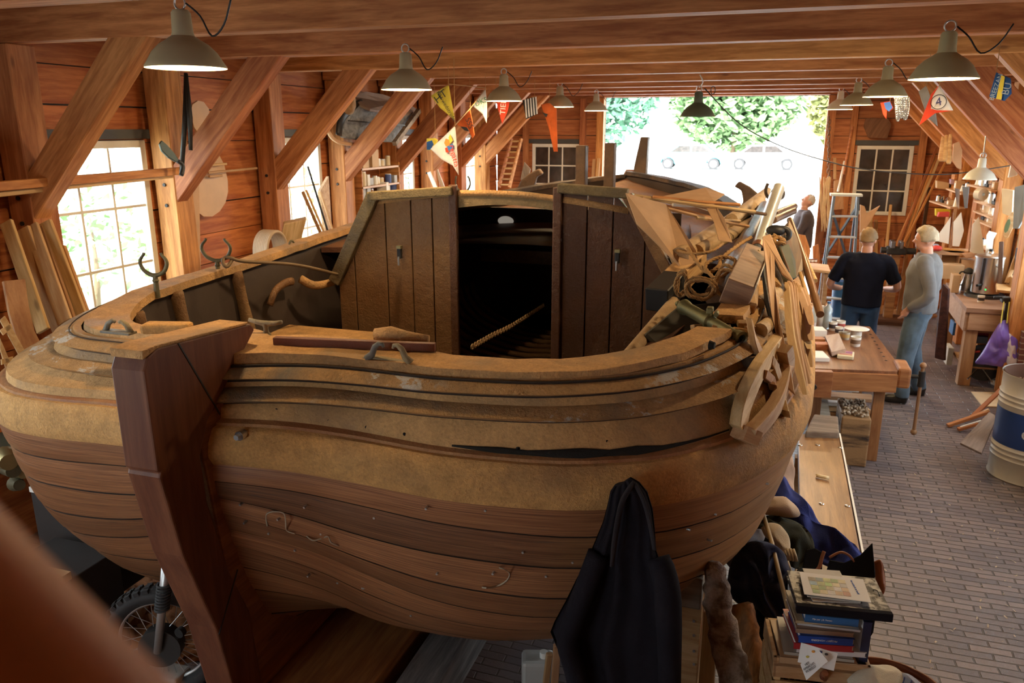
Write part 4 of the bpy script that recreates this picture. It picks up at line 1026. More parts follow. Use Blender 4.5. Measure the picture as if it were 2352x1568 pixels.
# ================================================================ RIGHT FOREGROUND
blackcloth = cloth('black_jersey', (.013, .011, .015))
jk = thing('hooded_jacket', 'black hooded jacket hanging from a bolt in the wale of the boat', 'jacket', py(1440, 1105, 2.56))
rows = []
lev = [(1099, 1428, 1450, .2), (1106, 1414, 1470, .5), (1125, 1404, 1488, .7), (1160, 1397, 1500, .8), (1200, 1387, 1505, .9), (1250, 1368, 1509, 1), (1300, 1348, 1530, 1), (1345, 1325, 1553, 1), (1400, 1300, 1560, 1), (1450, 1275, 1560, 1.1),
       (1475, 1266, 1561, 1.1), (1520, 1285, 1560, 1.1), (1568, 1302, 1561, 1.1), (1680, 1315, 1563, 1), (1800, 1325, 1560, .9)]
for (yy, xl, xr_, dp) in lev:
    yw = 2.54; a = py(xl, yy, yw); b = py(xr_, yy, yw); c = (a + b) / 2; w_ = (b.x - a.x) / 2; row = []
    for j in range(56):
        th = 2 * PI * j / 56
        fx = math.cos(th) * w_; fy = math.sin(th) * (.055 * dp)
        fold = (abs(mn.noise(V((math.cos(th) * 2.6 + 3, c.z * .8, 1.3)))) * .06 + mn.noise(V((math.cos(th) * 7, c.z * 2.2, 4))) * .016) * (1 if math.sin(th) < 0 else .2) * dp
        row.append(V((c.x + fx, c.y + fy + fold - .02, c.z + .02 * math.cos(th) * (1 - dp) )))
    rows.append(row)
MB().grid(rows[::-1], closed=True).add(rows[0], [tuple(range(56))]).build('jacket_body', blackcloth, jk, smooth=True)
# hood edge and zip line, sleeve
MB().tube(smooth_path([py(1457, 1108, 2.49), py(1444, 1125, 2.47), py(1430, 1150, 2.465), py(1420, 1190, 2.455), py(1412, 1240, 2.45), py(1405, 1300, 2.45)], 4), [.012] * 18 + [.010, .009, .008], 8, flat=.6).build('hood_edge', cloth('black_hem', (.03, .026, .03)), jk, smooth=True)
MB().tube(smooth_path([py(1458, 1110, 2.49), py(1478, 1150, 2.47), py(1492, 1200, 2.46), py(1503, 1262, 2.47)], 4), .009, 8, flat=.6).build('hood_edge', cloth('black_hem', (.03, .026, .03)), jk, smooth=True)
MB().tube(smooth_path([py(1512, 1280, 2.50), py(1530, 1340, 2.47), py(1536, 1420, 2.46), py(1538, 1500, 2.46), py(1538, 1650, 2.48)], 4), [.04, .042, .045, .045, .046, .047, .048, .048, .047, .046, .045, .044, .043, .042, .041, .04, .04], 12).build('sleeve', blackcloth, jk, smooth=True)
MB().tube(smooth_path([py(1375, 1270, 2.5), py(1345, 1350, 2.46), py(1315, 1430, 2.44), py(1303, 1475, 2.43), py(1325, 1560, 2.45), py(1340, 1680, 2.48)], 4), .04, 12).build('sleeve', blackcloth, jk, smooth=True)
# ---- prop under the quarter
pr = thing('hull_prop', 'wooden prop of stacked blocks under the right quarter of the boat', 'prop', (py(1590, 1500, 3.05).x, 3.1, 0))
a, b = py(1553, 1400, 3.05), py(1612, 1400, 3.05); cx_ = (a.x + b.x) / 2; w_ = b.x - a.x
zt_ = py(1590, 1382, 3.05).z
MB().box((cx_, 3.15, zt_ / 2), (w_, .2, zt_)).build('post', pine, pr, bevel=.004)
zg = py(1590, 1322, 3.0).z
MB().box((cx_ - .015, 3.12, (zt_ + zg) / 2), (w_ + .03, .26, zg - zt_ - .004)).build('grey_block', grey_wood, pr, bevel=.01)
p_ = [(cx_ - .05, zg), (cx_ + .07, zg), (cx_ + .085, zg + .16), (cx_ + .06, zg + .17), (cx_ - .05, zg + .06)]
MB().slab([(x, 3.02, z) for x, z in p_], .12, (0, -1, 0)).build('wedge', pine, pr, bevel=.004)
for yy in (1425, 1458, 1494, 1524):
    q = py(1594, yy, 3.05); MB().cyl(q + V((0, -.006, 0)), q + V((0, .02, 0)), .006, n=8).build('screw', zinc, pr)
# ---- slab of bark
def rough_tube(pts, r, n, seed, amp, flat=.6):
    mb = MB().tube(pts, r, n, flat=flat)
    for v in mb.v: 
        d = mn.noise(v * 22 + V((seed, 0, 0))) * amp + mn.noise(V((v.x * 60, v.y * 60, v.z * 12))) * amp * .7
        v += V((d, d * .6, 0))
    return mb
barkm = dusty('flaky_bark', (.16, .09, .05), (.42, .33, .26), .42, .56, scale=14, bs=1.0)
bs_ = smooth_path([py(1640, 1288, 3.0), py(1643, 1340, 2.98), py(1650, 1400, 2.95), py(1668, 1480, 2.9), py(1690, 1570, 2.85), py(1705, 1700, 2.8)], 12)
tag(rough_tube(bs_, [interp([(0, .02), (7, .045), (18, .055), (40, .062), (60, .07)], i) for i in range(len(bs_))], 40, 1, .013).build('bark_slab', barkm, smooth='auto'),
    'narrow log with flaking grey bark leaning beside the wooden prop', 'log')
bs_ = smooth_path([py(1700, 1385, 3.25), py(1715, 1440, 3.2), py(1722, 1510, 3.15), py(1730, 1600, 3.1)], 6)
tag(rough_tube(bs_, [.05] + [.07] * 8 + [.08] * 10, 18, 5, .012).build('split_log', wood('split_log_wood', (.50, .22, .09), (.2, .09, .04), 'z', rough=.7), smooth='auto'), 'reddish split log standing between the bark slab and the dark coveralls', 'log')
plank('board_end', py(1610, 1400, 3.35), py(1600, 1600, 3.3), .16, .03, pine, up=(0, 1, 0)); tag(bpy.data.objects['board_end'], 'upright pine board behind the wooden prop', 'board')
# small grey box and stick on the floor below the hull
o = thing('plastic_jug', 'pale translucent plastic container on the floor under the hull', 'container', pz(1235, 1560, .0))
c = pz(1235, 1545, .1)
MB().box(c, (.16, .12, .2), Matrix.Rotation(.3, 3, 'Z')).build('jug_body', plain('milky_plastic', (.45, .44, .42), .4), o, bevel=.02)
MB().cyl(c + V((.03, 0, .1)), c + V((.03, 0, .13)), .02).build('jug_cap', white, o)
tag(plank('leaning_stick', pz(1262, 1500, .35), pz(1250, 1600, .02), .03, .02, pine), 'thin pale lath leaning behind the left edge of the jacket', 'lath')
tag(plank('leaning_stick', pz(1280, 1480, .42), pz(1272, 1600, .02), .035, .02, pale), 'wider pale lath next to the sleeve of the black jacket', 'lath')
# ---- long bench plank with bolts
zb = .45
bl = [pz(1833, 996, zb), pz(1926, 995, zb), pz(1975, 1262, zb), pz(1996, 1360, zb), V((.26, 3.6, zb)), pz(1836, 1150, zb)]
bn = thing('plank_bench', 'long low plank bench with round bolt heads and a white edge beside the boat', 'bench', (.47, 5, 0))
MB().slab(bl, .05, (0, 0, 1)).build('seat_plank', wood('bench_plank_wood', (.33, .165, .08), (.19, .085, .04), 'y', rough=.35, knots=.8), bn, Matrix.Translation((.47, 5, zb)), bevel=.006)
MB().beam(bl[1] + V((.008, 0, -.022)), bl[3] + V((.008, 0, -.022)), .012, .05).build('white_edge', white, bn)
for (x_, y_) in ((1838, 1022), (1878, 1022), (1930, 1028), (1842, 1155), (1887, 1157), (1946, 1162)):
    q = pz(x_, y_, zb); MB().ball(q, (.017, .017, .008), 14, 6).build('bolt_head', steel, bn, smooth=True)
for yy in (4.0, 5.7):
    MB().box((.47, yy, .2), (.30, .08, .39)).build('trestle', pine, bn, bevel=.004)
q = pz(1889, 1094, zb + .012)
mb = MB(); mb.grid([[q + V((-.04 + .08 * t, -.02 + s * .035 - .02 * t, .014 * math.sin(PI * s) + .003 * t)) for t in (0, .33, .66, 1)] for s in (0, .3, .6, 1)])
tag(mb.build('wood_chip', plain('fresh_chip', (.80, .66, .42), .6), solid=.004, smooth=True), 'pale curved wood chip lying on the plank bench', 'wood chip')
# ---- timber blocks at the end of the bench
def burnt():
    return dusty('scorched_timber', (.36, .22, .11), (.05, .035, .03), .45, .62, scale=2.2, bs=.3, sc=(1, 1, 6))
a, b = py(1932, 975, 6.6), py(2001, 975, 6.6); zt_ = py(1985, 962, 6.6).z
tag(MB().box(((a.x + b.x) / 2, 6.85, zt_ / 2), (b.x - a.x, .5, zt_)).build('timber_block', burnt(), bevel=.012), 'heavy square timber block with scorched side and a heap of fibre on top', 'timber block')
mb = MB(); rng = random.Random(3)
for k in range(150):
    c = V((rng.uniform(a.x, b.x - .02), rng.uniform(6.62, 7.0), zt_ + .012 + rng.random() * .03)); mb.ball(c, (rng.uniform(.008, .02), rng.uniform(.008, .02), .012), 6, 4)
tag(mb.build('fibre_heap', dusty('fibre', (.28, .20, .13), (.60, .52, .42), .42, .6, scale=30), smooth=True), 'crumbly light heap of fibre on top of the scorched block', 'fibre', kind='stuff')
a = pz(1862, 965, .5); 
tag(MB().add([pz(1850, 990, .5), pz(1928, 992, .5), pz(1925, 955, .5), pz(1870, 950, .5)] + [p - V((0, 0, .5)) for p in (pz(1850, 990, .5), pz(1928, 992, .5), pz(1925, 955, .5), pz(1870, 950, .5))],
    [(0, 1, 2, 3), (7, 6, 5, 4), (0, 4, 5, 1), (1, 5, 6, 2), (2, 6, 7, 3), (3, 7, 4, 0)]).build('timber_block', grey_wood, bevel=.012), 'sawn grey-brown timber block between bench plank and scorched block', 'timber block')
# ---- clothes heaped beside the hull
nup = V((.25, -.62, .74))
def heap(name, label, cat, outline, p0, bulge, col, folds=.03, n=nup, seed=1, mat=None, **k):
    return tag(puff(outline, p0, n, bulge, folds, seed, **k).build(name, mat or cloth(name + '_cloth', col), smooth=True), label, cat)
H0 = V((.1, 4.1, .62))
heap('canvas_bag', 'beige canvas bag between the hull and the bench plank', 'bag', [(1745, 1090), (1775, 1060), (1805, 1040), (1822, 1060), (1825, 1110), (1815, 1160), (1780, 1165), (1755, 1130)], V((.1, 4.55, .60)), .09, (.40, .27, .20), .02, V((.2, -.7, .6)), 2)
heap('blue_jacket', 'bright blue work jacket draped from hull to bench', 'jacket', [(1745, 1110), (1775, 1085), (1800, 1095), (1830, 1140), (1870, 1190), (1915, 1250), (1975, 1275), (2005, 1300), (1960, 1320), (1880, 1290), (1840, 1230), (1795, 1180), (1750, 1160)], V((.2, 4.0, .62)), .07, (.025, .04, .20), .035, nup, 3)
heap('khaki_jacket', 'dark olive green jacket lying on the heap of clothes', 'jacket', [(1680, 1210), (1700, 1185), (1760, 1180), (1820, 1190), (1860, 1215), (1872, 1260), (1850, 1300), (1810, 1295), (1790, 1260), (1730, 1235), (1690, 1240)], V((.1, 3.75, .72)), .07, (.035, .035, .025), .04, nup, 4)
heap('flat_cap', 'beige flat cap on top of the olive jacket', 'cap', [(1710, 1165), (1722, 1145), (1760, 1140), (1805, 1148), (1832, 1168), (1838, 1182), (1818, 1188), (1770, 1182), (1730, 1180)], V((.08, 3.75, .80)), .05, (.44, .33, .24), .012, V((.2, -.45, .87)), 5)
heap('checked_shirt', 'grey checked shirt under the navy coveralls', 'shirt', [(1668, 1290), (1680, 1250), (1715, 1220), (1750, 1215), (1755, 1240), (1720, 1265), (1690, 1310)], V((.05, 3.6, .70)), .05, (.20, .18, .19), .02, nup, 6)
heap('navy_coveralls', 'crumpled navy blue coveralls hanging at the end of the heap', 'coveralls', [(1670, 1320), (1690, 1270), (1735, 1240), (1790, 1260), (1812, 1300), (1815, 1380), (1812, 1440), (1780, 1445), (1740, 1400), (1700, 1390), (1672, 1360)], V((.1, 3.35, .66)), .1, (.012, .016, .05), .06, V((.2, -.85, .45)), 7)
heap('navy_coveralls', 'black cloth bundle below the navy coveralls', 'cloth', [(1700, 1390), (1760, 1400), (1815, 1430), (1818, 1500), (1800, 1600), (1740, 1600), (1720, 1500), (1700, 1440)], V((.12, 3.3, .45)), .08, (.012, .012, .018), .05, V((.2, -.9, .3)), 8, mat=cloth('dark_bundle', (.01, .01, .014)))
for i, (ol, lb) in enumerate((([(1748, 1212), (1765, 1200), (1790, 1205), (1812, 1230), (1815, 1262), (1800, 1272), (1780, 1250), (1758, 1232)], 'upper of two beige work gloves beside the stick'),
                              ([(1770, 1240), (1790, 1238), (1812, 1262), (1816, 1280), (1802, 1290), (1782, 1268)], 'lower of two beige work gloves beside the stick'))):
    g = thing('work_glove', lb, 'glove', plane_hit(1785, 1240, V((.12, 3.6, .80)), nup))
    puff(ol, V((.12, 3.6, .82 - .02 * i)), nup, .022, .006, 9 + i).build('palm', cloth('glove_cloth', (.50, .40, .28)), g, smooth=True)
    ba = plane_hit(ol[4][0], ol[4][1], V((.12, 3.6, .83)), nup)
    for j in range(4):
        e0 = ba + V((-.03 + .014 * j, .0, .005)); MB().tube([e0, e0 + V((.012, -.022, -.022)), e0 + V((.02, -.03, -.045))], .008, 8).build('finger', cloth('glove_cloth', (.50, .40, .28)), g, smooth=True)
s0, s1 = py(1737, 1126, 3.9), py(1811, 1405, 3.0)
tag(MB().tube([s0, s0.lerp(s1, .5) + V((.004, 0, .01)), s1], [.0095, .0105, .0085], 10).build('walking_stick', plain('stick_wood', (.34, .24, .12), .5), smooth=True), 'thin wooden stick leaning over the heap of clothes', 'stick')
# ---- black bag with a leather strap
bg_ = thing('shoulder_bag', 'open black shoulder bag with a brown strap behind the books', 'bag', V((.45, 3.35, .45)))
nb = V((.1, -.8, .55))
flat([(1838, 1330), (1852, 1262), (1872, 1258), (1890, 1268), (1888, 1330)], V((.4, 3.3, .8)), nb, .012).build('bag_front', cloth('bag_black', (.014, .015, .018)), bg_, bevel=.004)
flat([(1893, 1330), (1905, 1285), (1940, 1292), (1975, 1275), (2004, 1246), (2011, 1325), (1985, 1345), (1930, 1345)], V((.5, 3.25, .80)), V((-.1, -.85, .45)), .015).build('bag_flap', cloth('bag_black', (.014, .015, .018)), bg_, bevel=.004)
MB().box(V((.42, 3.42, .64)), (.34, .10, .25)).build('bag_body', cloth('bag_black', (.014, .015, .018)), bg_, bevel=.02)
leather = plain('brown_leather', (.26, .09, .035), .5, bumps=.2)
MB().tube(smooth_path([plane_hit(x, y, V((.42, 3.2, .84)), nb) for x, y in ((1893, 1266), (1888, 1280), (1880, 1305), (1862, 1318), (1850, 1325))], 4), .008, 8).build('strap', leather, bg_, smooth=True)
MB().tube(smooth_path([plane_hit(x, y, V((.42, 3.25, .82)), nb) for x, y in ((1905, 1280), (1930, 1268), (1950, 1275), (1962, 1290))], 4), .006, 6).build('handle', leather, bg_, smooth=True)
q = pz(2022, 1310, .6)
tag(puff([(2008, 1290), (2022, 1285), (2030, 1300), (2034, 1330), (2030, 1360), (2015, 1362)], V((.62, 3.4, .7)), V((0, -1, .3)), .03, .015, 2).build('leather_satchel', leather, smooth=True), 'sliver of brown leather satchel behind the stack of books', 'satchel')
# ---- the stack of books and papers
A0 = pz(1832, 1390, 1.03); A1 = pz(2051, 1411, 1.03); ex = (A1 - A0).normalized(); ey = V((0, 0, 1)).cross(ex)
def sb(u0, u1, v0, v1, z0, z1, mb=None, mi=0, rot=0):
    c = A0 + ex * ((u0 + u1) / 2) + ey * ((v0 + v1) / 2); c.z = (z0 + z1) / 2
    M = Matrix.Rotation(math.atan2(ex.y, ex.x) + rot, 3, 'Z'); return (mb or MB()).box(c, (abs(u1 - u0), abs(v1 - v0), z1 - z0), M, mi)
SW = (A1 - A0).length
def book(label, u0, u1, v0, v1, z0, z1, cover, rot=0, kind='book', cat='book', spine=None):
    t = thing(kind, label, cat, A0 + ex * ((u0 + u1) / 2) + ey * ((v0 + v1) / 2) - V((0, 0, 1.03 - z0)), group='books and papers in the pile')
    c = .003 if z1 - z0 > .008 else .001
    sb(u0, u1, v0, v1, z1 - c, z1, rot=rot).build('cover', cover, t); sb(u0, u1, v0, v1, z0, z0 + c, rot=rot).build('cover', cover, t)
    sb(u0 + .003, u1 - .003, v0 + .004, v1 - .003, z0 + c, z1 - c, rot=rot).build('pages', paper, t)
    if z1 - z0 > .008: sb(u0, u1, v0, v0 + .003, z0, z1, rot=rot).build('spine', cover, t)
    if spine:
        s_, sz, cm, uo = spine
        ex_ = Matrix.Rotation(rot, 3, 'Z') @ ex
        o_ = A0 + ex * abs(uo) + ey * (v0 - .0012) ; o_.z = (z0 + z1) / 2
        text(s_, sz, cm, 'lettering', t, face_frame(o_, ex_ if uo > 0 else -ex_, (0, 0, 1 if uo > 0 else -1)))
    return t
def bc(n, c): return plain('cover_' + n, c, .35, var=.05)
inkw = plain('white_ink', (.8, .8, .8), .6); inkb = plain('black_ink', (.03, .03, .03), .7); inkblue = plain('blue_ink', (.12, .22, .55), .7)
# portfolio
pf = thing('portfolio', 'marbled grey portfolio with black spine lying on top of the books', 'portfolio', A0 - V((0, 0, .03)), group='books and papers in the pile')
marble = dusty('marbled_paper', (.35, .34, .34), (.06, .055, .05), .44, .56, rough=.6, bs=.05, scale=24)
sb(0, SW, .018, .24, 1.022, 1.030).build('cover', marble, pf, bevel=.001); sb(0, SW, .018, .24, 1.000, 1.006).build('cover', marble, pf, bevel=.001)
sb(-.002, SW + .002, -.004, .02, .999, 1.031).build('spine', blackcloth, pf, bevel=.003)
for u in (.02, SW - .03):
    MB().tube(smooth_path([A0 + ex * u + ey * .15 + V((0, 0, .002)), A0 + ex * (u + .012) + ey * .14 + V((0, 0, .006)), A0 + ex * (u + .014) + ey * .11 + V((0, 0, .003))], 3), .002, 5).build('elastic', blackm, pf, smooth=True)
# papers on it
for k, (u0, u1, v0, v1, r_, lb) in enumerate(((.05, .22, .04, .2, .1, 'lowest folded newspaper on the portfolio'), (.045, .23, .05, .22, -.03, 'folded newspaper just under the photo sheet'), (.06, .2, .1, .245, .04, 'newspaper showing behind the photo sheet'))):
    o = sb(u0, u1, v0, v1, 1.031 + k * .0045, 1.035 + k * .0045, rot=r_).build('newspaper', plain('newsprint', (.62, .60, .55), .9, var=.15), bevel=.001); tag(o, lb, 'newspaper', 'books and papers in the pile')
ph = thing('printed_sheet', 'white sheet with a grid of colour photos on top of the pile', 'sheet of paper', A0 + ex * .14 + ey * .13 + V((0, 0, .016)), group='books and papers in the pile')
sb(.035, .265, .045, .20, 1.0455, 1.0475, rot=-.06).build('paper_sheet', paper, ph)
cols = [(.2, .35, .12), (.45, .3, .2), (.15, .3, .45), (.5, .45, .3), (.3, .1, .08), (.35, .4, .15), (.5, .5, .55), (.2, .15, .12)]
for i in range(5):
    for j in range(4):
        sb(.065 + i * .027, .09 + i * .027, .065 + j * .028, .09 + j * .028, 1.0476, 1.0482, rot=-.06).build('photo', plain('photo_%d' % ((i * 3 + j * 5) % 8), cols[(i * 3 + j * 5) % 8], .5, var=.6), ph)
Mt = face_frame(A0 + ex * .225 + ey * .13 + V((0, 0, .0180)), ey * -1 + ex * .06, ex)
text('het ambacht in beeld', .011, inkblue, 'lettering', ph, Mt)
book('blue book directly under the portfolio', .03, .215, .0, .2, .965, .997, bc('blue', (.035, .14, .36)), .0, spine=('Mijn jaar  J.E. Mensen', .008, inkw, .09))
book('thin magazine under the upper blue book', .0, .2, .01, .21, .953, .964, bc('ochre', (.5, .4, .25)), .05, 'magazine', 'magazine')
book('pale magazine with bent corner below the ochre one', .012, .225, .005, .2, .944, .9525, bc('greypaper', (.6, .62, .65)), -.04, 'magazine', 'magazine')
book('brown and white brochure in the middle of the pile', .0, .2, -.01, .2, .925, .943, bc('brownish', (.32, .22, .16)), .03, 'magazine', 'magazine')
book('bright blue book lying on the red one', .01, .2, -.02, .17, .895, .924, bc('blue2', (.02, .08, .42)), .06, spine=('PROJEKT HONDERD', .010, inkw, -.1))
book('red book under the bright blue one', -.005, .2, -.022, .19, .868, .894, bc('red', (.38, .03, .04)), .07)
book('white stack of loose papers below the red book', .01, .25, -.01, .2, .845, .867, bc('white', (.7, .7, .72)), .04, 'paper_stack', 'papers')
book('grey brochure low in the pile', -.03, .21, -.02, .2, .832, .844, bc('greybr', (.4, .38, .33)), -.03, 'magazine', 'magazine')
book('brown envelope stack at the bottom of the pile', -.05, .22, -.03, .2, .805, .831, bc('kraft', (.45, .30, .17)), .02, 'paper_stack', 'papers')
book('dark blue ring binder at the right of the pile', .232, .262, -.0, .2, .80, .99, bc('navy', (.02, .03, .08)), 0, 'ring_binder', 'binder')
bx_ = thing('book_crate', 'wooden crate carrying the pile of books', 'crate', A0 + ex * .1 + ey * .1 - V((0, 0, 1.03)))
c_ = A0 + ex * .1 + ey * .1; 
for k in range(8):
    z = .04 + k * .1
    sb(-.07, .27, -.03, -.015, z, z + .085).build('slat', pine, bx_, bevel=.003); sb(-.07, .27, .205, .22, z, z + .085).build('slat', pine, bx_, bevel=.003)
    sb(-.07, -.055, -.03, .22, z, z + .085).build('slat', pine, bx_, bevel=.003); sb(.255, .27, -.03, .22, z, z + .085).build('slat', pine, bx_, bevel=.003)
sb(-.07, .27, -.03, .22, .79, .803).build('crate_top', pine, bx_)
for u, v in ((-.05, -.01), (.25, -.01), (-.05, .2), (.25, .2)): sb(u - .012, u + .012, v - .012, v + .012, 0, .79).build('corner_post', pine, bx_)
# ---- leaflets standing in front
lf = thing('leaflet', 'white leaflet lettered AMBACHT IN BEELD standing below the books', 'leaflet', py(1855, 1535, 2.45))
nl = V((-.25, -.8, .5)); pl_ = py(1860, 1530, 2.47)
flat([(1838, 1525), (1880, 1492), (1901, 1518), (1852, 1562)], pl_, nl, .002).build('card', paper, lf)
c = plane_hit(1858, 1530, pl_ + V(nl) * .004, nl); ex2 = plane_hit(1888, 1518, pl_, nl) - plane_hit(1850, 1542, pl_, nl); up2 = plane_hit(1850, 1510, pl_, nl) - plane_hit(1870, 1545, pl_, nl)
text('HET\nAMBACHT\nIN BEELD', .0095, inkb, 'lettering', lf, face_frame(c, ex2, up2))
lf2 = thing('leaflet', 'white leaflet with orange and blue splashes behind the lettered one', 'leaflet', py(1880, 1500, 2.5))
pl2 = py(1880, 1505, 2.52)
flat([(1840, 1475), (1924, 1500), (1915, 1540), (1832, 1520)], pl2, nl, .002).build('card', paper, lf2)
for (x_, y_, cc) in ((1868, 1496, (.7, .3, .05)), (1885, 1497, (.05, .1, .35)), (1855, 1508, (.6, .5, .1)), (1898, 1502, (.1, .1, .12))):
    c = plane_hit(x_, y_, pl2 + V(nl).normalized() * .0015, nl); MB().ball(c, (.006, .002, .005), 8, 5).build('print', plain('print_%d' % x_, cc, .6), lf2)
# ---- round basket chair with a bent wooden rim and cushions
ch_ = thing('round_basket', 'round basket with bent brown wooden rim and cream cushions, bottom right', 'basket', (.62, 2.55, 0))
rim = smooth_path([pz(x, y, .78) for x, y in ((1888, 1552), (1920, 1528), (1960, 1517), (2010, 1517), (2060, 1528), (2100, 1545), (2140, 1568), (2170, 1600))], 5)
MB().tube(rim, .017, 10, flat=.6).build('bent_rim', mahog, ch_, smooth=True)
cc_ = pz(2030, 1640, .72)
MB().lathe([(.05, 0), (.2, .02), (.27, .25), (.29, .5)], (cc_.x, cc_.y, .22), 30).build('basket_wall', plain('wicker', (.34, .19, .09), .8, bumps=1, bscale=90), ch_, smooth=True, solid=.012)
cushion = cloth('cream_cushion', (.62, .55, .42)); 
puff([(1945, 1560), (1985, 1535), (2035, 1533), (2070, 1550), (2085, 1600), (2040, 1640), (1970, 1630)], cc_ + V((0, 0, .02)), V((0, -.3, 1)), .05, .012, 3).build('cushion', cushion, ch_, smooth=True)
puff([(2060, 1550), (2100, 1560), (2150, 1600), (2140, 1640), (2080, 1630)], cc_ + V((0, 0, .02)), V((0, -.3, 1)), .045, .01, 4).build('cushion', cloth('striped_cushion', (.35, .38, .48)), ch_, smooth=True)
for k in range(3):
    a_ = plane_hit(2078 + k * 16, 1556 + k * 7, cc_ + V((0, 0, .075)), V((0, -.3, 1))); b_ = plane_hit(2070 + k * 16, 1580 + k * 7, cc_ + V((0, 0, .07)), V((0, -.3, 1)))
    MB().tube([a_, b_], .006, 6, flat=.4).build('blue_stripe', bc('stripe', (.03, .06, .2)), ch_)
MB().tube([pz(1890, 1590, .62), pz(1895, 1545, .80)], .012, 8).build('basket_handle', mahog, ch_)
cr_ = thing('slatted_crate', 'small brown slatted crate at the foot of the leaflets', 'crate', pz(1830, 1560, .6))
for k in range(5):
    p_ = pz(1806 + k * 14, 1548 + k * 3, .70); MB().box(p_ - V((0, 0, .14)), (.014, .014, .28)).build('slat', mahog, cr_)
MB().beam(pz(1800, 1542, .71), pz(1880, 1558, .71), .02, .02).build('top_rail', mahog, cr_)
MB().box(pz(1840, 1575, .4), (.2, .2, .16)).build('crate_base', mahog, cr_)
# ================================================================ THINGS LYING ON THE BOAT'S RIGHT SIDE
def qp(L):
    out = []; last = 4.5
    for x, y, Y in L:
        if Y < 0:
            p = surf(x, y, -Y)
            if p is None or p.y > 9: p = py(x, y, last)
        else: p = py(x, y, Y)
        last = p.y; out.append(p)
    return out
def slab3(name, label, cat, L, th, mat, n=(1, -1, .6), bevel=.003, group=None, parent=None):
    """outline given as (px, py, depth) corners, thickened"""
    pts = qp(L); c = sum(pts, V()) / len(pts); n_ = V()
    for i in range(len(pts)): n_ += (pts[i] - c).cross(pts[(i + 1) % len(pts)] - c)
    if n_.dot(CAM - c) < 0: pts = pts[::-1]; n_ = -n_
    o = MB().slab(pts, th, n_).build(name, mat, parent, frame_x(pts[0], pts[0] + (max(pts, key=lambda p: (p - pts[0]).length) - pts[0])), bevel=bevel, seg=1)
    return tag(o, label, cat, group) if cat else o
kraft = plain('dusty_hardboard', (.47, .29, .16), .8, var=.12, bumps=.15)
pinkb = plain('pinkish_plywood', (.56, .35, .21), .75, var=.1)
ecl = dusty('worn_pole', (.30, .19, .10), (.52, .36, .20), .35, .6, scale=2.5, bs=.3)
slab3('hardboard_template', 'big brown hardboard template leaning over the cabin corner', 'template', [(1437, 442, 4.85), (1530, 468, 5.1), (1600, 575, 4.75), (1604, 600, 4.7), (1588, 618, 4.65), (1565, 614, 4.62), (1463, 514, 4.75)], .008, kraft)
slab3('hardboard_template', 'smaller brown hardboard piece crossing the thin slats', 'template', [(1612, 458, 5.3), (1640, 466, 5.3), (1664, 500, 5.1), (1682, 556, 4.9), (1650, 551, 4.9), (1640, 510, 5.1)], .006, kraft)
slab3('hardboard_template', 'dusty flat board lying far forward on the foredeck', 'template', [(1500, 455, 7.4), (1620, 430, 7.9), (1665, 445, 7.8), (1640, 462, 7.3)], .01, kraft)
# beam with a dark painted end
a, b = py(1508, 690, 4.25), py(1600, 596, 4.95)
o = thing('painted_beam', 'short wooden beam with a black painted end below the big template', 'beam', a)
mm = a.lerp(b, .42)
plank('beam_body', mm, b, .13, .13, wood('beam_fresh', (.58, .36, .19), (.4, .2, .09), 'x'), o, bevel=.006); plank('black_end', a, mm, .132, .132, plain('black_paint', (.02, .02, .022), .5), o, bevel=.006)
def spar(label, L, r, mat, n=14, name='round_spar', cat='pole', grp=None):
    return tag(MB().tube(smooth_path(qp(L), 5) if len(L) > 2 else qp(L), r, n).build(name, mat, smooth='auto'), label, cat, grp)
darksp = dusty('dark_spar', (.05, .028, .02), (.28, .16, .085), .48, .74, rough=.6, bs=.2, scale=1.5)
spar('thick tan pole standing in the cockpit in front of the right bulkhead', [(1418, 850, 3.35), (1548, 695, 4.3)], .036, ecl)
spar('thick dark spar lashed along the right side deck', [(1645, 680, 4.1), (1758, 478, 7.0)], [.062, .062], darksp)
spar('pale spar lying left of the dark one', [(1560, 590, 4.7), (1745, 462, 7.4)], [.058, .055], ecl)
spar('thin pale pole reaching to the bow horn', [(1680, 505, 5.9), (1762, 440, 8.4)], .045, ecl)
spar('pale roller-like spar under the slats', [(1600, 578, 4.9), (1742, 505, 6.4)], .045, ecl)
# long thin slats lying across
rng = random.Random(8)
SL = [(1440, 447, 1735, 486), (1475, 455, 1640, 482), (1500, 452, 1700, 470), (1470, 462, 1633, 500), (1530, 478, 1720, 520), (1560, 462, 1760, 492), (1545, 470, 1650, 488), (1600, 500, 1700, 508), (1450, 451, 1560, 470)]
wl_ = ['longest, reaching to the dark spar', 'second from the left end', 'thin, near the top of the bundle', 'crossing in front of the big template', 'lowest and slightly curved', 'dark one reaching the bow rail', 'short whitish one in the middle', 'short one below the small template', 'first at the left end of the bundle']
for i, (x0, y0, x1, y1) in enumerate(SL):
    mm_ = [pine, pale, fir, fir, pale, dark_wood, white, pine, pine][i]
    Ya, Yb = 5.0 + i * .03, 5.35 + i * .03
    p0, p1 = py(x0, y0, Ya), py(x1, y1, Yb)
    tag(MB().tube([p0, p0.lerp(p1, .5) + V((0, 0, rng.uniform(-.01, .02))), p1], .011, 4).build('thin_slat', mm_, None, frame_x(p0, p1)), 'thin slat across the spars, %s' % wl_[i], 'slat', 'thin slats lying across the spars')
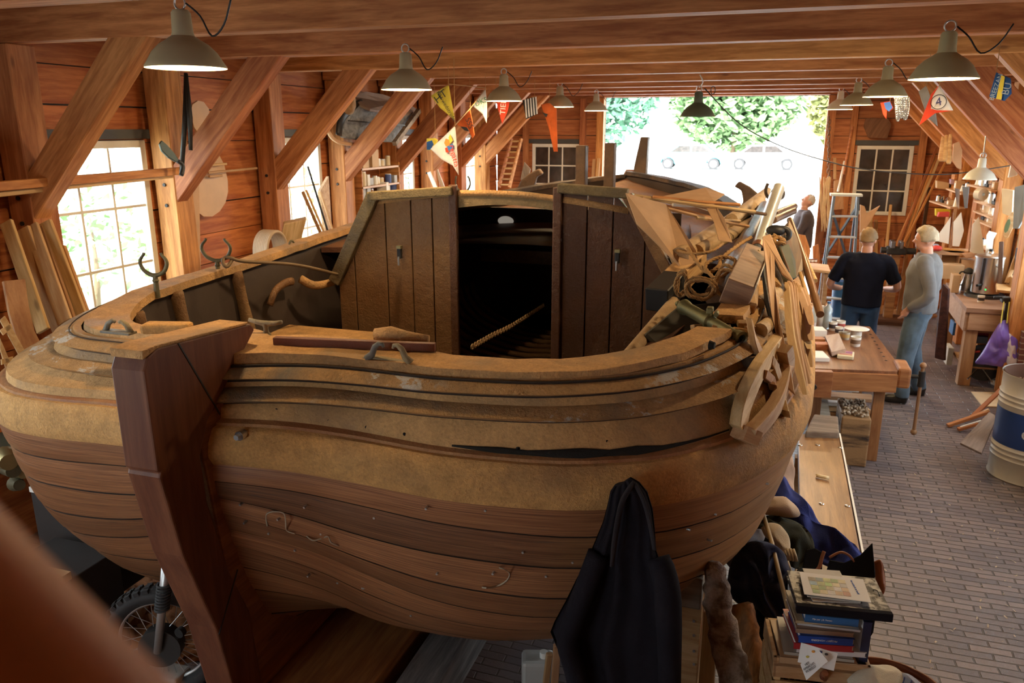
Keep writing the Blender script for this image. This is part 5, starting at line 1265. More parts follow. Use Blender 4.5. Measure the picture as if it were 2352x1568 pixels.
# ropes
def rope_tube(pts, r, label, cat='rope', k=6):
    p = smooth_path(pts, k); mb = MB(); turns = 0; L = 0; ds = []
    for i in range(len(p)):
        if i: L += (p[i] - p[i - 1]).length
        ds.append(L)
    for s in range(3):
        q = []
        for i in range(len(p)):
            t = (p[min(i + 1, len(p) - 1)] - p[max(i - 1, 0)]).normalized(); u = t.cross(V((.3, .2, 1))).normalized(); w_ = t.cross(u)
            a = ds[i] / (r * 7) * 2 * PI / 1 + s * 2 * PI / 3
            q.append(p[i] + (u * math.cos(a) + w_ * math.sin(a)) * r * .5)
        mb.tube(q, r * .58, 6)
    return tag(mb.build('rope', rope, smooth=True), label, cat)
def coil(cx, cy, Y, rx, ry, turns, seed):
    rng = random.Random(seed); out = []
    c = py(cx, cy, Y)
    for i in range(turns * 10):
        a = 2 * PI * i / 10; k = 1 - i / (turns * 10) * .35
        out.append(c + V((math.cos(a) * rx * k, -.02 + .05 * math.sin(a * .5), math.sin(a) * ry * k)) + V((rng.uniform(-1, 1), rng.uniform(-1, 1), rng.uniform(-1, 1))) * .006)
    return out
rope_tube(coil(1610, 662, 3.95, .085, .055, 3, 1), .009, 'thick rope coil above the bronze tube', k=4)
rope_tube(coil(1566, 652, 4.0, .03, .075, 2, 2), .009, 'upright rope loop left of the thick coil', k=4)
rope_tube(coil(1668, 648, 4.1, .055, .09, 3, 3), .009, 'rope turns lashed round the end of the dark spar', k=4)
rope_tube([py(1580, 570, 4.7), py(1600, 600, 4.5), py(1625, 625, 4.4), py(1650, 612, 4.4), py(1660, 590, 4.6), py(1700, 560, 4.9), py(1725, 545, 5.1)], .012, 'rope running from the pale spar over the dark one')
rope_tube([py(1555, 575, 4.7), py(1590, 583, 4.6), py(1630, 578, 4.6), py(1660, 560, 4.8)], .010, 'thin rope slack between the spars')
rope_tube([py(1640, 640, 4.3), py(1620, 610, 4.4), py(1655, 590, 4.5), py(1690, 600, 4.5), py(1665, 630, 4.3), py(1630, 650, 4.2)], .011, 'knotted rope on the dark spar')
# bronze tube like a little cannon
o = thing('signal_cannon', 'small green bronze tube with knob end, like a cannon, on the right rail', 'cannon', py(1640, 740, 3.75))
a, b = py(1566, 702, 3.7), qp([(1703, 778, -.05)])[0]; ax = (b - a).normalized()
bronze = plain('green_bronze', (.16, .15, .07), .5, .6, var=.3, bumps=.3)
Mz = ax.to_track_quat('Z', 'Y').to_matrix(); Lg = (b - a).length
MB().lathe([(.001, -.005), (.03, 0), (.038, .012), (.036, .03), (.030, .05), (.031, Lg * .45), (.036, Lg * .46), (.036, Lg * .5), (.027, Lg * .52), (.024, Lg * .88), (.03, Lg * .92), (.034, Lg), (.02, Lg + .003), (.018, Lg - .05), (.001, Lg - .05)], a, 24, Mz).build('barrel', bronze, o, smooth='auto')
MB().ball(a - ax * .03, .014, 12, 8).build('knob', bronze, o, smooth=True); MB().cyl(a - ax * .03, a, .008).build('knob_neck', bronze, o)
m_ = a + ax * Lg * .48
MB().tube([m_ + V((0, -.01, -.03)) + V((.022 * math.cos(t), 0, .022 * math.sin(t) - .02)) for t in [2 * PI * i / 16 for i in range(16)]], .005, 6, closed=True).build('ring', bronze, o, smooth=True)
MB().box(m_ + V((0, .02, .045)), (.03, .05, .03)).build('bracket', bronze, o, bevel=.005)
for z in (.035, -.03):
    MB().cyl(m_ + V((.03, -.02, z)), m_ + V((.03, .03, z)), .011).build('trunnion', bronze, o)
# dark blocks under the bronze tube
slab3('dark_block', 'dark worn wooden block below the coil of rope', 'block', [(1480, 765, 3.7), (1560, 700, 3.95), (1660, 690, 4.1), (1680, 735, 4.0), (1590, 790, 3.75), (1520, 805, 3.65)], .1, plain('dark_tarred', (.035, .03, .022), .8, var=.3), bevel=.01)
slab3('tar_wedge', 'tarred wedge with pale top edge between tan pole and rope coil', 'wedge', [(1455, 805, 3.6), (1545, 738, 3.9), (1575, 745, 3.85), (1500, 815, 3.55)], .05, dark_wood)
# square block end of the white pole
o = thing('white_pole', 'white painted pole with square wooden butt and iron fork, on the right side', 'pole', py(1710, 640, 4.4))
a, b = py(1692, 678, 3.85), py(1731, 590, 4.7)
blk = wood('butt_wood', (.42, .27, .16), (.22, .13, .08), 'y', rough=.5)
plank('square_butt', a, b, .135, .13, blk, o, up=(.3, -.2, 1), bevel=.005)
plank('white_face', a + V((.0705, 0, .0)), b + V((.0705, 0, 0)), .006, .13, dusty('white_dusty', (.55, .50, .42), (.5, .38, .24), .45, .75, bs=.1), o, up=(.3, -.2, 1))
c, d = py(1738, 580, 4.8), py(1787, 432, 6.6)
MB().cyl(py(1730, 592, 4.7), py(1740, 567, 4.95), .030, n=16).build('iron_ferrule', rubber, o, smooth='auto')
MB().cyl(py(1739, 572, 4.92), py(1742, 563, 5.0), .038, n=16).build('copper_band', plain('copper_band', (.35, .14, .06), .4, .7), o, smooth='auto')
MB().tube([py(1741, 566, 5.0), py(1787, 434, 6.7)], [.038, .050], 18).build('pole', plain('white_oily_paint', (.55, .56, .50), .3, var=.1, coat=.4), o, smooth='auto')
fk = [py(x, y, 6.7) for x, y in ((1764, 421), (1759, 434), (1760, 446), (1767, 456), (1772, 460))]
fk2 = [py(x, y, 6.7) for x, y in ((1786, 424), (1794, 433), (1799, 443), (1797, 452), (1789, 457))]
MB().tube(smooth_path(fk, 4), .013, 8).build('fork_arm', plain('worn_iron', (.10, .07, .05), .6, .3), o, smooth=True); MB().tube(smooth_path(fk2, 4), .016, 8).build('fork_arm', plain('worn_iron', (.10, .07, .05), .6, .3), o, smooth=True)
for (x_, y_) in ((1740, 572), (1727, 633)):
    q = py(x_ + 8, y_, 4.5); MB().cyl(q, q + V((.06, 0, .0)), .009, n=8).build('bolt', blackm, o)
q = py(1755, 583, 4.7)
MB().tube([q + V((.03 * math.cos(t), 0, .028 * math.sin(t))) for t in [2 * PI * i / 18 for i in range(14)]], .008, 8).build('hook', brass, o, smooth=True)
MB().tube(smooth_path([py(1741, 575, 4.6), py(1748, 582, 4.6), py(1749, 590, 4.55), py(1746, 598, 4.5)], 4), .008, 6).build('hook_tail', brass, o, smooth=True)
# things on the far side of the white pole
o = thing('iron_hook', 'black iron hook with eye sticking out beside the white pole', 'hook', py(1790, 530, 5.3))
MB().tube(smooth_path([py(x, y, 5.2) for x, y in ((1776, 528), (1796, 524), (1808, 528), (1813, 538), (1808, 546), (1800, 545))], 4), .018, 10).build('bend', blackm, o, smooth=True)
MB().ball(py(1782, 529, 5.2), (.06, .04, .035), 14, 8).build('eye', blackm, o, smooth=True)
rope_tube([py(1775, 540, 5.1), py(1790, 548, 5.1), py(1800, 552, 5.0), py(1786, 558, 5.0), py(1778, 552, 5.05), py(1790, 545, 5.1), py(1800, 560, 5.0)], .014, 'short rope lashing under the iron hook')
spar('dark pole end pointing at the man in the doorway', [(1778, 492, 6.3), (1824, 474, 6.9)], .03, darksp); spar('second dark pole end just below the first', [(1775, 505, 6.1), (1822, 484, 6.8)], .03, darksp)
# leeboard: dark plate with a pale upper part
lb_ = thing('leeboard', 'dark leeboard with pale shoulder hanging on the right side of the boat', 'leeboard', py(1830, 600, 5.2))
slab3('board', '', None, [(1790, 560, 5.0), (1812, 520, 5.5), (1832, 545, 5.45), (1843, 590, 5.2), (1845, 618, 5.0), (1830, 637, 4.85), (1812, 620, 4.8)], .05, dark_wood, parent=lb_)
slab3('pale_shoulder', '', None, [(1805, 545, 5.35), (1813, 505, 5.7), (1820, 520, 5.65), (1833, 550, 5.45), (1818, 552, 5.35)], .06, ecl, parent=lb_)
slab3('green_inner_part', '', None, [(1790, 565, 4.98), (1812, 560, 5.1), (1828, 600, 5.0), (1830, 636, 4.8), (1815, 640, 4.75)], .052, plain('dull_green_paint', (.06, .065, .035), .6, var=.3), parent=lb_)
spar('long brown pole slanting down behind the leeboard', [(1814, 505, 5.9), (1847, 600, 5.2), (1884, 722, 4.6)], [.022] * 11, plain('polished_pole', (.22, .11, .05), .35, var=.2))
spar('thin pale stick fanning out right of the brown pole', [(1835, 560, 5.5), (1873, 645, 5.0)], .014, pine)
slab3('narrow_board', 'narrow tan board just inside the long brown pole', 'board', [(1834, 624, 4.9), (1841, 622, 4.9), (1863, 690, 4.6), (1856, 700, 4.55)], .02, pine)
# big pink template board, iron barred
slab3('plywood_template', 'long pinkish plywood template with a slender tail, hanging over the rail', 'template', [(1751, 543, 4.57), (1769, 536, 4.60), (1783, 568, 4.48), (1800, 605, 4.33), (1822, 642, 4.19), (1818, 645, 4.18), (1796, 628, 4.25), (1779, 592, 4.38), (1780, 650, 4.15), (1793, 745, 3.72), (1812, 822, 3.55), (1826, 905, 3.38), (1810, 890, 3.41), (1790, 800, 3.60), (1772, 720, 3.83), (1760, 640, 4.20)], .012, pinkb)
spar('dark curved iron bar beside the plywood template', [(1777, 586, 4.75), (1790, 606, 4.65), (1804, 628, 4.6)], .022, blackm)
slab3('black_batten', 'long black batten under the plywood template', 'batten', [(1747, 588, 4.5), (1756, 592, 4.5), (1766, 690, 4.0), (1785, 770, 3.72), (1782, 778, 3.7), (1757, 690, 4.0)], .02, blackm)
# bundle of curved thin battens
bat = [(1806, 648, 1815, 770, 1848, 905), (1812, 645, 1822, 760, 1848, 885), (1818, 645, 1826, 765, 1856, 880), (1824, 650, 1832, 770, 1857, 862), (1828, 672, 1836, 770, 1850, 850), (1833, 655, 1845, 740, 1862, 842), (1838, 690, 1846, 750, 1858, 800), (1828, 645, 1850, 710, 1862, 780), (1842, 660, 1852, 700, 1863, 745)]
nm_ = ['outermost, leftmost', 'second from the left', 'third from the left', 'fourth from the left', 'fifth, short', 'sixth, reaching low', 'seventh, short', 'eighth, leaning out', 'last and shortest at the right']
for i, (x0, y0, x1, y1, x2, y2) in enumerate(bat):
    pts = smooth_path([py(x0, y0, 4.25 + i * .03), py(x1, y1, 3.8 + i * .05), py(x2, y2, 3.4 + i * .07)], 6); mb = MB(); w_ = .028; rows = [[], [], [], []]
    for k_, p in enumerate(pts):
        ww = w_ * math.sin(PI * (k_ + 1.2) / (len(pts) + 1.4)) ** .5
        for r_, (dx, dz) in zip(rows, ((-ww * .6, 0), (ww * .6, 0), (ww * .6 + .006, .0), (-ww * .6 + .006, .0))): r_.append(p + V((dx, .006 if r_ in rows[2:] else -.006, dz)))
    mb.grid(rows + [rows[0]])
    mb.add([r[0] for r in rows], [(0, 1, 2, 3)]); mb.add([r[-1] for r in rows], [(3, 2, 1, 0)])
    tag(mb.build('curved_batten', [pine, pinkb, pale][i % 3], None, frame_x(pts[0], pts[-1])), 'curved thin batten hanging over the side, %s of the bundle' % nm_[i], 'batten', 'curved battens on the right side')
# the wooden frame hanging low on the wale
fr_ = thing('lancet_frame', 'pale wooden frame of two bowed pieces with cross bars resting on the wale', 'frame', py(1750, 900, 3.75))
def bowed(L, w_, h, mat, name):
    pts = smooth_path(qp(L), 5); rows = [[], [], [], []]
    out = V((1, -.5, 0)).normalized()
    for k_, p in enumerate(pts):
        t = (pts[min(k_ + 1, len(pts) - 1)] - pts[max(k_ - 1, 0)]).normalized(); s_ = t.cross(out).normalized()
        for r_, (a_, b_) in zip(rows, ((-1, 1), (1, 1), (1, -1), (-1, -1))): r_.append(p + s_ * (a_ * w_ / 2) + out * (b_ * h / 2))
    mb = MB().grid(rows + [rows[0]]); mb.add([r[0] for r in rows], [(0, 1, 2, 3)]); mb.add([r[-1] for r in rows], [(3, 2, 1, 0)])
    return mb.build(name, mat, fr_, frame_x(pts[0], pts[-1]), bevel=.003, seg=1)
bowed([(1787, 785, -.10), (1740, 850, -.09), (1706, 925, -.07), (1695, 985, -.05)], .075, .05, pine, 'left_bow')
bowed([(1802, 800, -.22), (1806, 850, -.16), (1780, 930, -.11), (1722, 1000, -.05)], .06, .05, pine, 'right_bow')
bowed([(1752, 858, -.07), (1768, 872, -.07), (1776, 890, -.07)], .035, .035, pale, 'cross_bar')
bowed([(1742, 822, -.06), (1770, 830, -.06), (1790, 890, -.05), (1805, 950, -.04)], .04, .035, pine, 'cross_bar')
bowed([(1722, 738, -.12), (1730, 775, -.10), (1748, 828, -.08)], .045, .03, pine, 'handle_stick')
bowed([(1697, 990, -.05), (1730, 1005, -.05)], .06, .06, pale, 'foot_block')
bowed([(1715, 832, -.05), (1760, 812, -.08)], .05, .05, dark_wood, 'dark_peg')
for (x0, y0, x1, y1, Y) in ((1740, 700, 1785, 672, 4.4), (1745, 760, 1790, 725, 4.15)):
    spar('short round fender of dusty wood low on the rail, %s one' % ('upper' if y0 < 730 else 'lower'), [(x0, y0, -.04), (x1, y1, -.04)], .035, ecl, name='fender', cat='fender')
slab3('square_pad', 'square dusty wooden pad beside the butt of the white pole', 'block', [(1700, 690, 3.85), (1722, 640, 4.1), (1745, 655, 4.1), (1742, 700, 3.85)], .06, m_panel, bevel=.01)
# ================================================================ MIDDLE: THE NEAR WORKBENCH
ZB = .82
wb = thing('workbench', 'brown joiner\'s workbench in the aisle with cups and tools on it', 'workbench', (.75, 7.5, 0))
top = [V((.30, 6.55, ZB)), V((1.08, 6.70, ZB)), V((1.12, 6.86, ZB)), V((1.03, 8.25, ZB)), V((.42, 8.25, ZB))]
MB().slab(top, .06, (0, 0, 1)).build('worktop', wood('workbench_top', (.36, .18, .085), (.20, .09, .04), 'y', rough=.4, s=.8), wb, Matrix.Translation((.75, 7.5, ZB)), bevel=.004)
a, b = top[0] - V((0, .0, .10)), top[1] - V((0, .0, .10))
MB().beam(a, b, .05, .15).build('front_apron', wood('apron_wood', (.46, .21, .08), (.28, .11, .04), 'x', rough=.5), wb, frame_x(a, b), bevel=.003)
MB().beam(V((.40, 6.53, ZB - .115)), V((.585, 6.56, ZB - .115)), .07, .22).build('front_vise', wood('apron_wood', (.46, .21, .08), (.28, .11, .04), 'x', rough=.5), wb, bevel=.004)
q = py(1870, 887, 6.49); MB().cyl(q, q + V((0, -.03, 0)), .02).build('vise_screw', blackm, wb)
MB().box((1.135, 6.85, ZB - .06), (.10, .30, .17)).build('end_vise', wood('apron_wood', (.46, .21, .08), (.28, .11, .04), 'x', rough=.5), wb, bevel=.02)
MB().cyl((1.17, 6.87, ZB - .08), (1.30, 6.87, ZB - .08), .016).build('vise_screw', blackm, wb)
MB().cyl((1.29, 6.87, ZB - .16), (1.29, 6.87, ZB - .03), .028, n=16).build('screw_head', blackm, wb, smooth='auto')
hd = MB().cyl((1.29, 6.87, ZB - .55), (1.29, 6.87, ZB + .01), .014).build('vise_handle', wood('handle_wood', (.42, .25, .13), (.3, .16, .08), 'z'), wb)
for z in (ZB + .02, ZB - .56): MB().ball((1.29, 6.87, z), (.026, .026, .026), 12, 8).build('handle_knob', wood('handle_wood', (.42, .25, .13), (.3, .16, .08), 'z'), hd, smooth=True)
for x, y in ((.98, 6.80), (.50, 6.80), (.96, 8.05), (.50, 8.05)): MB().box((x, y, (ZB - .06) / 2), (.085, .07, ZB - .06)).build('leg', wood('leg_wood', (.42, .2, .09), (.26, .11, .045), 'z'), wb, bevel=.004)
for k in range(9):
    q = V((1.03 - k * .004, 7.0 + k * .13, ZB + .0006)); MB().cyl(q, q + V((0, 0, .001)), .012, n=10).build('dog_hole', holem, wb)
def cup(label, x, y, r, h, mat=None, band=None, Z=ZB, fill=None, name='mug', cat='mug', grp=None):
    c = pz(x, y, Z); t = thing(name, label, cat, c, group=grp)
    MB().lathe([(.001, 0), (r * .86, 0), (r * .9, .003), (r, h), (r * .94, h), (r * .84, .008), (.001, .008)], c, 22).build('cup_body', mat or white, t, smooth='auto')
    if band: MB().lathe([(r * .925 + .001, h * .3), (r * .975 + .001, h * .75)], c, 22).build('printed_band', band, t, smooth=True)
    if fill: MB().cyl(c + V((0, 0, h * .5)), c + V((0, 0, h * .52)), r * .88, n=20).build('contents', fill, t)
    return t
dk = plain('dark_print', (.06, .05, .06), .5, var=.6)
cup('white mug with dark print, left of the two at the back of the bench', 1912, 758, .040, .085, white, dk)
cup('white mug with red and dark print, right of the two at the back', 1930, 757, .042, .09, white, plain('red_print', (.3, .06, .05), .5, var=.8))
cup('small white mug with print in front of the two back mugs', 1926, 768, .036, .075, white, dk)
cup('open glass jar of tan paint with a stick in it', 1942, 779, .036, .07, plain('jar_glass', (.5, .48, .42), .15, spec=.8), plain('tan_paste', (.55, .40, .18), .5), name='paint_jar', cat='jar')
cup('second open glass jar of tan paint, nearer the front', 1932, 776, .03, .06, plain('jar_glass', (.5, .48, .42), .15, spec=.8), plain('tan_paste', (.55, .40, .18), .5), name='paint_jar', cat='jar')
cup('white tub with dark printed band in front of the plate', 1964, 794, .046, .085, white, plain('tub_print', (.25, .17, .12), .5, var=.8), name='plastic_tub', cat='tub')
c = pz(1966, 770, ZB); t = thing('dinner_plate', 'white plate lying behind the white tub on the bench', 'plate', c)
MB().lathe([(.001, .05), (.06, .05), (.11, .065), (.112, .068), (.06, .055), (.001, .055)], c, 30).build('plate', white, t, smooth=True); MB().cyl(c, c + V((0, 0, .05)), .05, n=20).build('foot', white, t)
t = thing('water_bottle', 'clear plastic bottle with pale blue tint at the back left of the bench', 'bottle', pz(1896, 756, ZB)); c = pz(1898, 754, ZB)
blue_pl = plain('bluish_plastic', (.55, .68, .78), .15, spec=.8, trans=.4)
MB().lathe([(.001, 0), (.04, 0), (.043, .02), (.043, .12), (.036, .15), (.043, .17), (.04, .2), (.015, .235), (.014, .25)], c, 20).build('bottle_body', blue_pl, t, smooth=True); MB().cyl(c + V((0, 0, .25)), c + V((0, 0, .27)), .017).build('bottle_cap', plain('blue_cap', (.05, .15, .4), .4), t)
t = thing('water_bottle', 'whitish plastic carton bottle left of the clear bottle', 'bottle', pz(1884, 752, ZB)); c = pz(1884, 752, ZB)
MB().lathe([(.001, 0), (.04, 0), (.042, .12), (.04, .17), (.016, .2)], c, 20).build('bottle_body', plain('milky_white', (.7, .74, .76), .3), t, smooth=True); MB().cyl(c + V((0, 0, .2)), c + V((0, 0, .22)), .018).build('bottle_cap', white, t)
slab3('wood_block', 'pale planed wooden block slanting across the bench', 'block', [(1894, 770, 7.45), (1927, 765, 7.5), (1942, 800, 7.0), (1910, 808, 6.95)], .04, wood('planed_block', (.62, .48, .38), (.5, .35, .25), 'x', rough=.6))
t = thing('food_tray', 'shrink-wrapped tray with pink and purple print at the front of the bench', 'tray', pz(1940, 820, ZB)); c = pz(1942, 820, ZB)
M3 = Matrix.Rotation(-.12, 3, 'Z')
MB().box(c + V((0, 0, .018)), (.13, .17, .034), M3).build('tray', plain('tray_cream', (.70, .66, .5), .3), t, bevel=.008)
for k, cc in enumerate(((.45, .2, .35), (.3, .1, .3), (.6, .35, .4), (.55, .25, .2))): MB().box(c + M3 @ V((0, .055 - k * .034, .037)), (.10, .02, .004), M3).build('printed_bar', plain('bar_%d' % k, cc, .3), t)
for (lb, x, y, sx, sy, h, m_) in (('stack of white papers at the left end of the bench', 1876, 822, .15, .22, .035, paper), ('orange wood scrap behind the stack of papers', 1886, 800, .12, .10, .05, fir), ('second orange scrap leaning behind it', 1878, 790, .1, .1, .06, redp if 'redp' in globals() else fir), ('white box leaning at the back left of the bench', 1878, 768, .12, .16, .06, paper)):
    c = pz(x, y, ZB); tag(MB().box(c + V((0, 0, h / 2)), (sx, sy, h), Matrix.Rotation(.2, 3, 'Z')).build('bench_scrap' if 'scrap' in lb else 'paper_stack' if 'papers' in lb else 'white_box', m_, bevel=.003), lb, 'scrap' if 'scrap' in lb else 'papers' if 'papers' in lb else 'box')
for i, (x0, y0, x1, y1, h, m_, w_) in enumerate(((1850, 884, 1970, 892, .34, white, .14), (1855, 905, 2005, 915, .22, pale, .16), (1860, 922, 1985, 928, .13, white, .10), (1880, 935, 1995, 940, .08, pale, .12), (1862, 945, 2008, 950, .03, fir, .12))):
    a, b = pz(x0, y0, h), pz(x1, y1, h)
    tag(plank('stored_board', a, b, w_, .035, m_), 'board lying under the workbench, %s of the pile' % ['topmost white', 'second, thick pale one', 'third, white', 'fourth, pale', 'lowest, reddish'][i], 'board', 'boards stored under the workbench')
for k, (x, h) in enumerate(((.65, .20), (.95, .2))): tag(MB().box((x - .02, 7.55, h / 2 - .02), (.1, 1.0, h - .04)).build('bearer_block', grey_wood), 'low bearer block under the stored boards, %s' % ['left', 'right'][k], 'block')
# ================================================================ RIGHT WORKBENCH
ZR_ = .88
rb = thing('workbench', 'long pale workbench along the right wall carrying the coffee urn', 'workbench', (2.3, 9.9, 0))
tp = [V(v) for v in ((2.06, 9.20, ZR_), (2.62, 9.19, ZR_), (2.62, 10.08, ZR_), (2.41, 10.08, ZR_), (2.41, 10.7, ZR_), (2.13, 10.7, ZR_))]
MB().slab(tp, .055, (0, 0, 1)).build('worktop', wood('right_bench_top', (.50, .30, .18), (.34, .19, .11), 'x', rough=.5), rb, Matrix.Translation((2.3, 9.9, ZR_)), bevel=.004)
MB().beam((2.10, 9.24, ZR_ - .15), (2.62, 9.23, ZR_ - .15), .05, .19).build('front_apron', wood('right_apron', (.62, .38, .22), (.45, .25, .13), 'x', rough=.6), rb, bevel=.003)
MB().beam((2.085, 9.24, ZR_ - .16), (2.15, 10.68, ZR_ - .16), .04, .21).build('side_apron', wood('right_apron2', (.62, .42, .28), (.5, .3, .18), 'x', rough=.6), rb, bevel=.003)
for x, y in ((2.16, 9.33), (2.56, 9.3), (2.2, 10.6)): MB().box((x, y, (ZR_ - .06) / 2), (.12, .12, ZR_ - .06)).build('leg', wood('leg_wood2', (.58, .33, .18), (.4, .2, .1), 'z'), rb, bevel=.004)
for z in (.20, .60): MB().box((2.36, 9.62, z), (.42, .6, .02)).build('under_shelf', pale, rb)
def boxt(name, label, cat, x0, y0, x1, y1, Y, depth, mat, grp=None, bevel=.004):
    a, b = py(x0, y1, Y), py(x1, y0, Y)
    return tag(MB().box(((a.x + b.x) / 2, Y + depth / 2, (a.z + b.z) / 2), (b.x - a.x, depth, b.z - a.z)).build(name, mat, bevel=bevel), label, cat, grp)
# coffee urn
u_ = thing('coffee_urn', 'tall stainless coffee urn on a black foot on the right workbench', 'urn', pz(2262, 683, ZR_)); c = pz(2260, 680, ZR_)
chrome = plain('polished_steel', (.75, .74, .73), .27, 1.0, var=.02)
MB().cyl(c, c + V((0, 0, .035)), .205, .195, 36).build('drip_foot', plain('black_plastic', (.02, .02, .025), .3), u_, smooth='auto')
MB().lathe([(.13, .035), (.145, .05), (.145, .43), (.15, .44), (.15, .455), (.13, .47), (.06, .49), (.03, .495), (.028, .51), (.001, .512)], c, 40).build('urn_body', chrome, u_, smooth='auto')
MB().cyl(c + V((0, 0, .51)), c + V((0, 0, .535)), .022).build('lid_knob', plain('black_plastic', (.02, .02, .025), .3), u_)
MB().box(c + V((-.085, -.128, .27)), (.022, .03, .36)).build('sight_gauge', plain('black_plastic', (.02, .02, .025), .3), u_, bevel=.006)
MB().cyl(c + V((-.08, -.14, .15)), c + V((-.13, -.19, .15)), .014).build('tap', plain('black_plastic', (.02, .02, .025), .3), u_)
MB().tube(smooth_path([c + V((.05, -.135, .36)), c + V((.06, -.165, .355)), c + V((.10, -.15, .36)), c + V((.11, -.095, .36))], 3), .006, 6).build('handle', steel, u_, smooth=True)
MB().box(c + V((-.03, -.147, .10)), (.014, .006, .014)).build('green_light', plain('green_led', (.02, .5, .1), .4, emit=(.05, .9, .2), es=1.5), u_)
MB().box(c + V((-.03, -.147, .125)), (.014, .006, .012)).build('red_light', plain('red_switch', (.5, .06, .03), .4), u_)
th = thing('thermos_jug', 'steel thermos jug with black lid left of the urn', 'jug', pz(2216, 672, ZR_)); c = pz(2218, 671, ZR_)
MB().lathe([(.001, 0), (.07, 0), (.072, .02), (.062, .12), (.045, .2), (.045, .22)], c, 28).build('jug_body', chrome, th, smooth='auto'); MB().lathe([(.05, .22), (.055, .24), (.04, .27), (.02, .285), (.001, .286)], c, 24).build('jug_lid', rubber, th, smooth='auto')
MB().tube(smooth_path([c + V((-.045, -.01, .24)), c + V((-.09, -.02, .23)), c + V((-.10, -.02, .14)), c + V((-.07, -.01, .08))], 4), .009, 8).build('jug_handle', rubber, th, smooth=True)
cup('small white paper cup at the front edge of the right bench', 2252, 694, .036, .075, white, dk, Z=ZR_, name='paper_cup', cat='cup')
boxt('carton', 'small brown carton with a round label left of the thermos', 'box', 2184, 632, 2208, 672, 9.95, .15, card)
boxt('carton', 'large pale carton behind the grey-sweatered man on the right bench', 'box', 2162, 610, 2216, 640, 10.25, .2, plain('pale_card', (.68, .50, .33), .8))
cr2 = thing('display_crate', 'open wooden crate carrying the model boats', 'crate', py(2200, 610, 10.4))
for (x0, y0, x1, y1) in ((2138, 578, 2262, 584), (2158, 584, 2164, 622), (2200, 584, 2206, 622), (2206, 598, 2242, 620)):
    a, b = py(x0, y1, 10.4), py(x1, y0, 10.4); MB().box(((a.x + b.x) / 2, 10.5, (a.z + b.z) / 2), (b.x - a.x, .2, b.z - a.z)).build('crate_board', pinkb, cr2, bevel=.002)
a, b = py(2162, 622, 10.4), py(2206, 584, 10.4); MB().box(((a.x + b.x) / 2, 10.6, (a.z + b.z) / 2), (b.x - a.x, .01, b.z - a.z)).build('crate_back', card, cr2)
# model sailing boats
sailm = plain('sail_cloth', (.78, .76, .72), .8, var=.04)
def model(label, hull, mast, sails, Y, m_):
    t = thing('model_sailboat', label, 'model boat', py(mast[0][0], mast[0][1], Y))
    pts = [py(x, y, Y) for x, y in hull]
    MB().slab(pts, .09, (0, -1, 0)).build('model_hull', m_, t, Matrix.Translation(pts[0]), bevel=.012, seg=3)
    MB().cyl(py(*mast[0], Y + .045), py(*mast[1], Y + .045), .008, .005, 8).build('mast', oak, t)
    for s_ in sails:
        q = [py(x, y, Y + .04) for x, y in s_]; c_ = sum(q, V()) / len(q); q2 = smooth_poly(q) if 'smooth_poly' in globals() else q
        MB().slab(q, .006, (0, -1, 0)).build('sail', sailm, t)
    return t
model('model sailboat with wide white sails, left of the two', [(2160, 570), (2180, 571), (2220, 576), (2215, 583), (2185, 582), (2166, 578)], [(2183, 575), (2190, 487)], [[(2146, 552), (2184, 498), (2179, 560)], [(2188, 565), (2190, 510), (2208, 487), (2214, 530), (2203, 566)]], 10.4, plain('model_varnish', (.55, .28, .08), .3))
model('model sailboat with one tall white sail, right of the two', [(2208, 582), (2232, 580), (2242, 584), (2236, 592), (2218, 594)], [(2225, 585), (2232, 500)], [[(2228, 581), (2234, 515), (2248, 498), (2256, 540), (2260, 583)]], 10.35, plain('model_pink', (.55, .32, .2), .4))
o = thing('paper_figure', 'white folded paper figure on top of the coffee urn', 'paper figure', py(2270, 560, 9.95)); flat([(2264, 585), (2266, 540), (2272, 530), (2290, 535), (2282, 550), (2278, 585)], py(2270, 560, 9.95), V((0, -1, .1)), .01).build('paper_cutout', paper, o)
tag(MB().ball(py(2152, 570, 10.35), (.06, .06, .035), 14, 8).build('safety_helmet', plain('red_plastic2', (.6, .05, .05), .5)), 'red rounded helmet next to the left model boat', 'cap')
boxt('blue_tin', 'white and blue tin behind the man in the grey sweater', 'tin', 2144, 562, 2157, 577, 10.42, .08, plain('blue_white', (.35, .42, .6), .5, var=.6))
# bench vise with the purple bag
v_ = thing('bench_vise', 'dark small bench vise at the front edge of the right bench', 'vise', py(2312, 690, 9.2))
q = py(2312, 688, 9.17)
MB().box(q + V((0, 0, 0)), (.10, .10, .06)).build('vise_jaw', blackm, v_, bevel=.01); MB().cyl(q + V((-.12, 0, .02)), q + V((.16, 0, .02)), .012).build('vise_bar', blackm, v_); MB().box(q + V((.01, -.04, -.13)), (.05, .03, .22)).build('clamp', blackm, v_, bevel=.005); MB().tube(smooth_path([q + V((.04, -.02, .04)), q + V((.12, -.03, .03)), q + V((.16, -.03, -.03)), q + V((.12, -.04, -.08))], 4), .005, 6).build('wire', blackm, v_, smooth=True)
pb = thing('purple_bag', 'purple and white plastic bag hanging by yellow cords from the vise', 'bag', py(2295, 845, 9.1))
purple = plain('purple_film', (.17, .11, .55), .35, var=.3, bumps=.4, bscale=9, spec=.6); whitep = plain('white_film', (.72, .72, .85), .35, var=.1, bumps=.4, bscale=9)
pp_ = py(2300, 790, 9.05)
puff([(2300, 738), (2312, 736), (2332, 760), (2341, 800), (2343, 835), (2330, 846), (2300, 842), (2270, 838), (2241, 835), (2255, 810), (2275, 775), (2290, 748)], pp_, V((0, -1, .05)), .09, .02, 2, fs=8).build('bag_body', purple, pb, smooth=True)
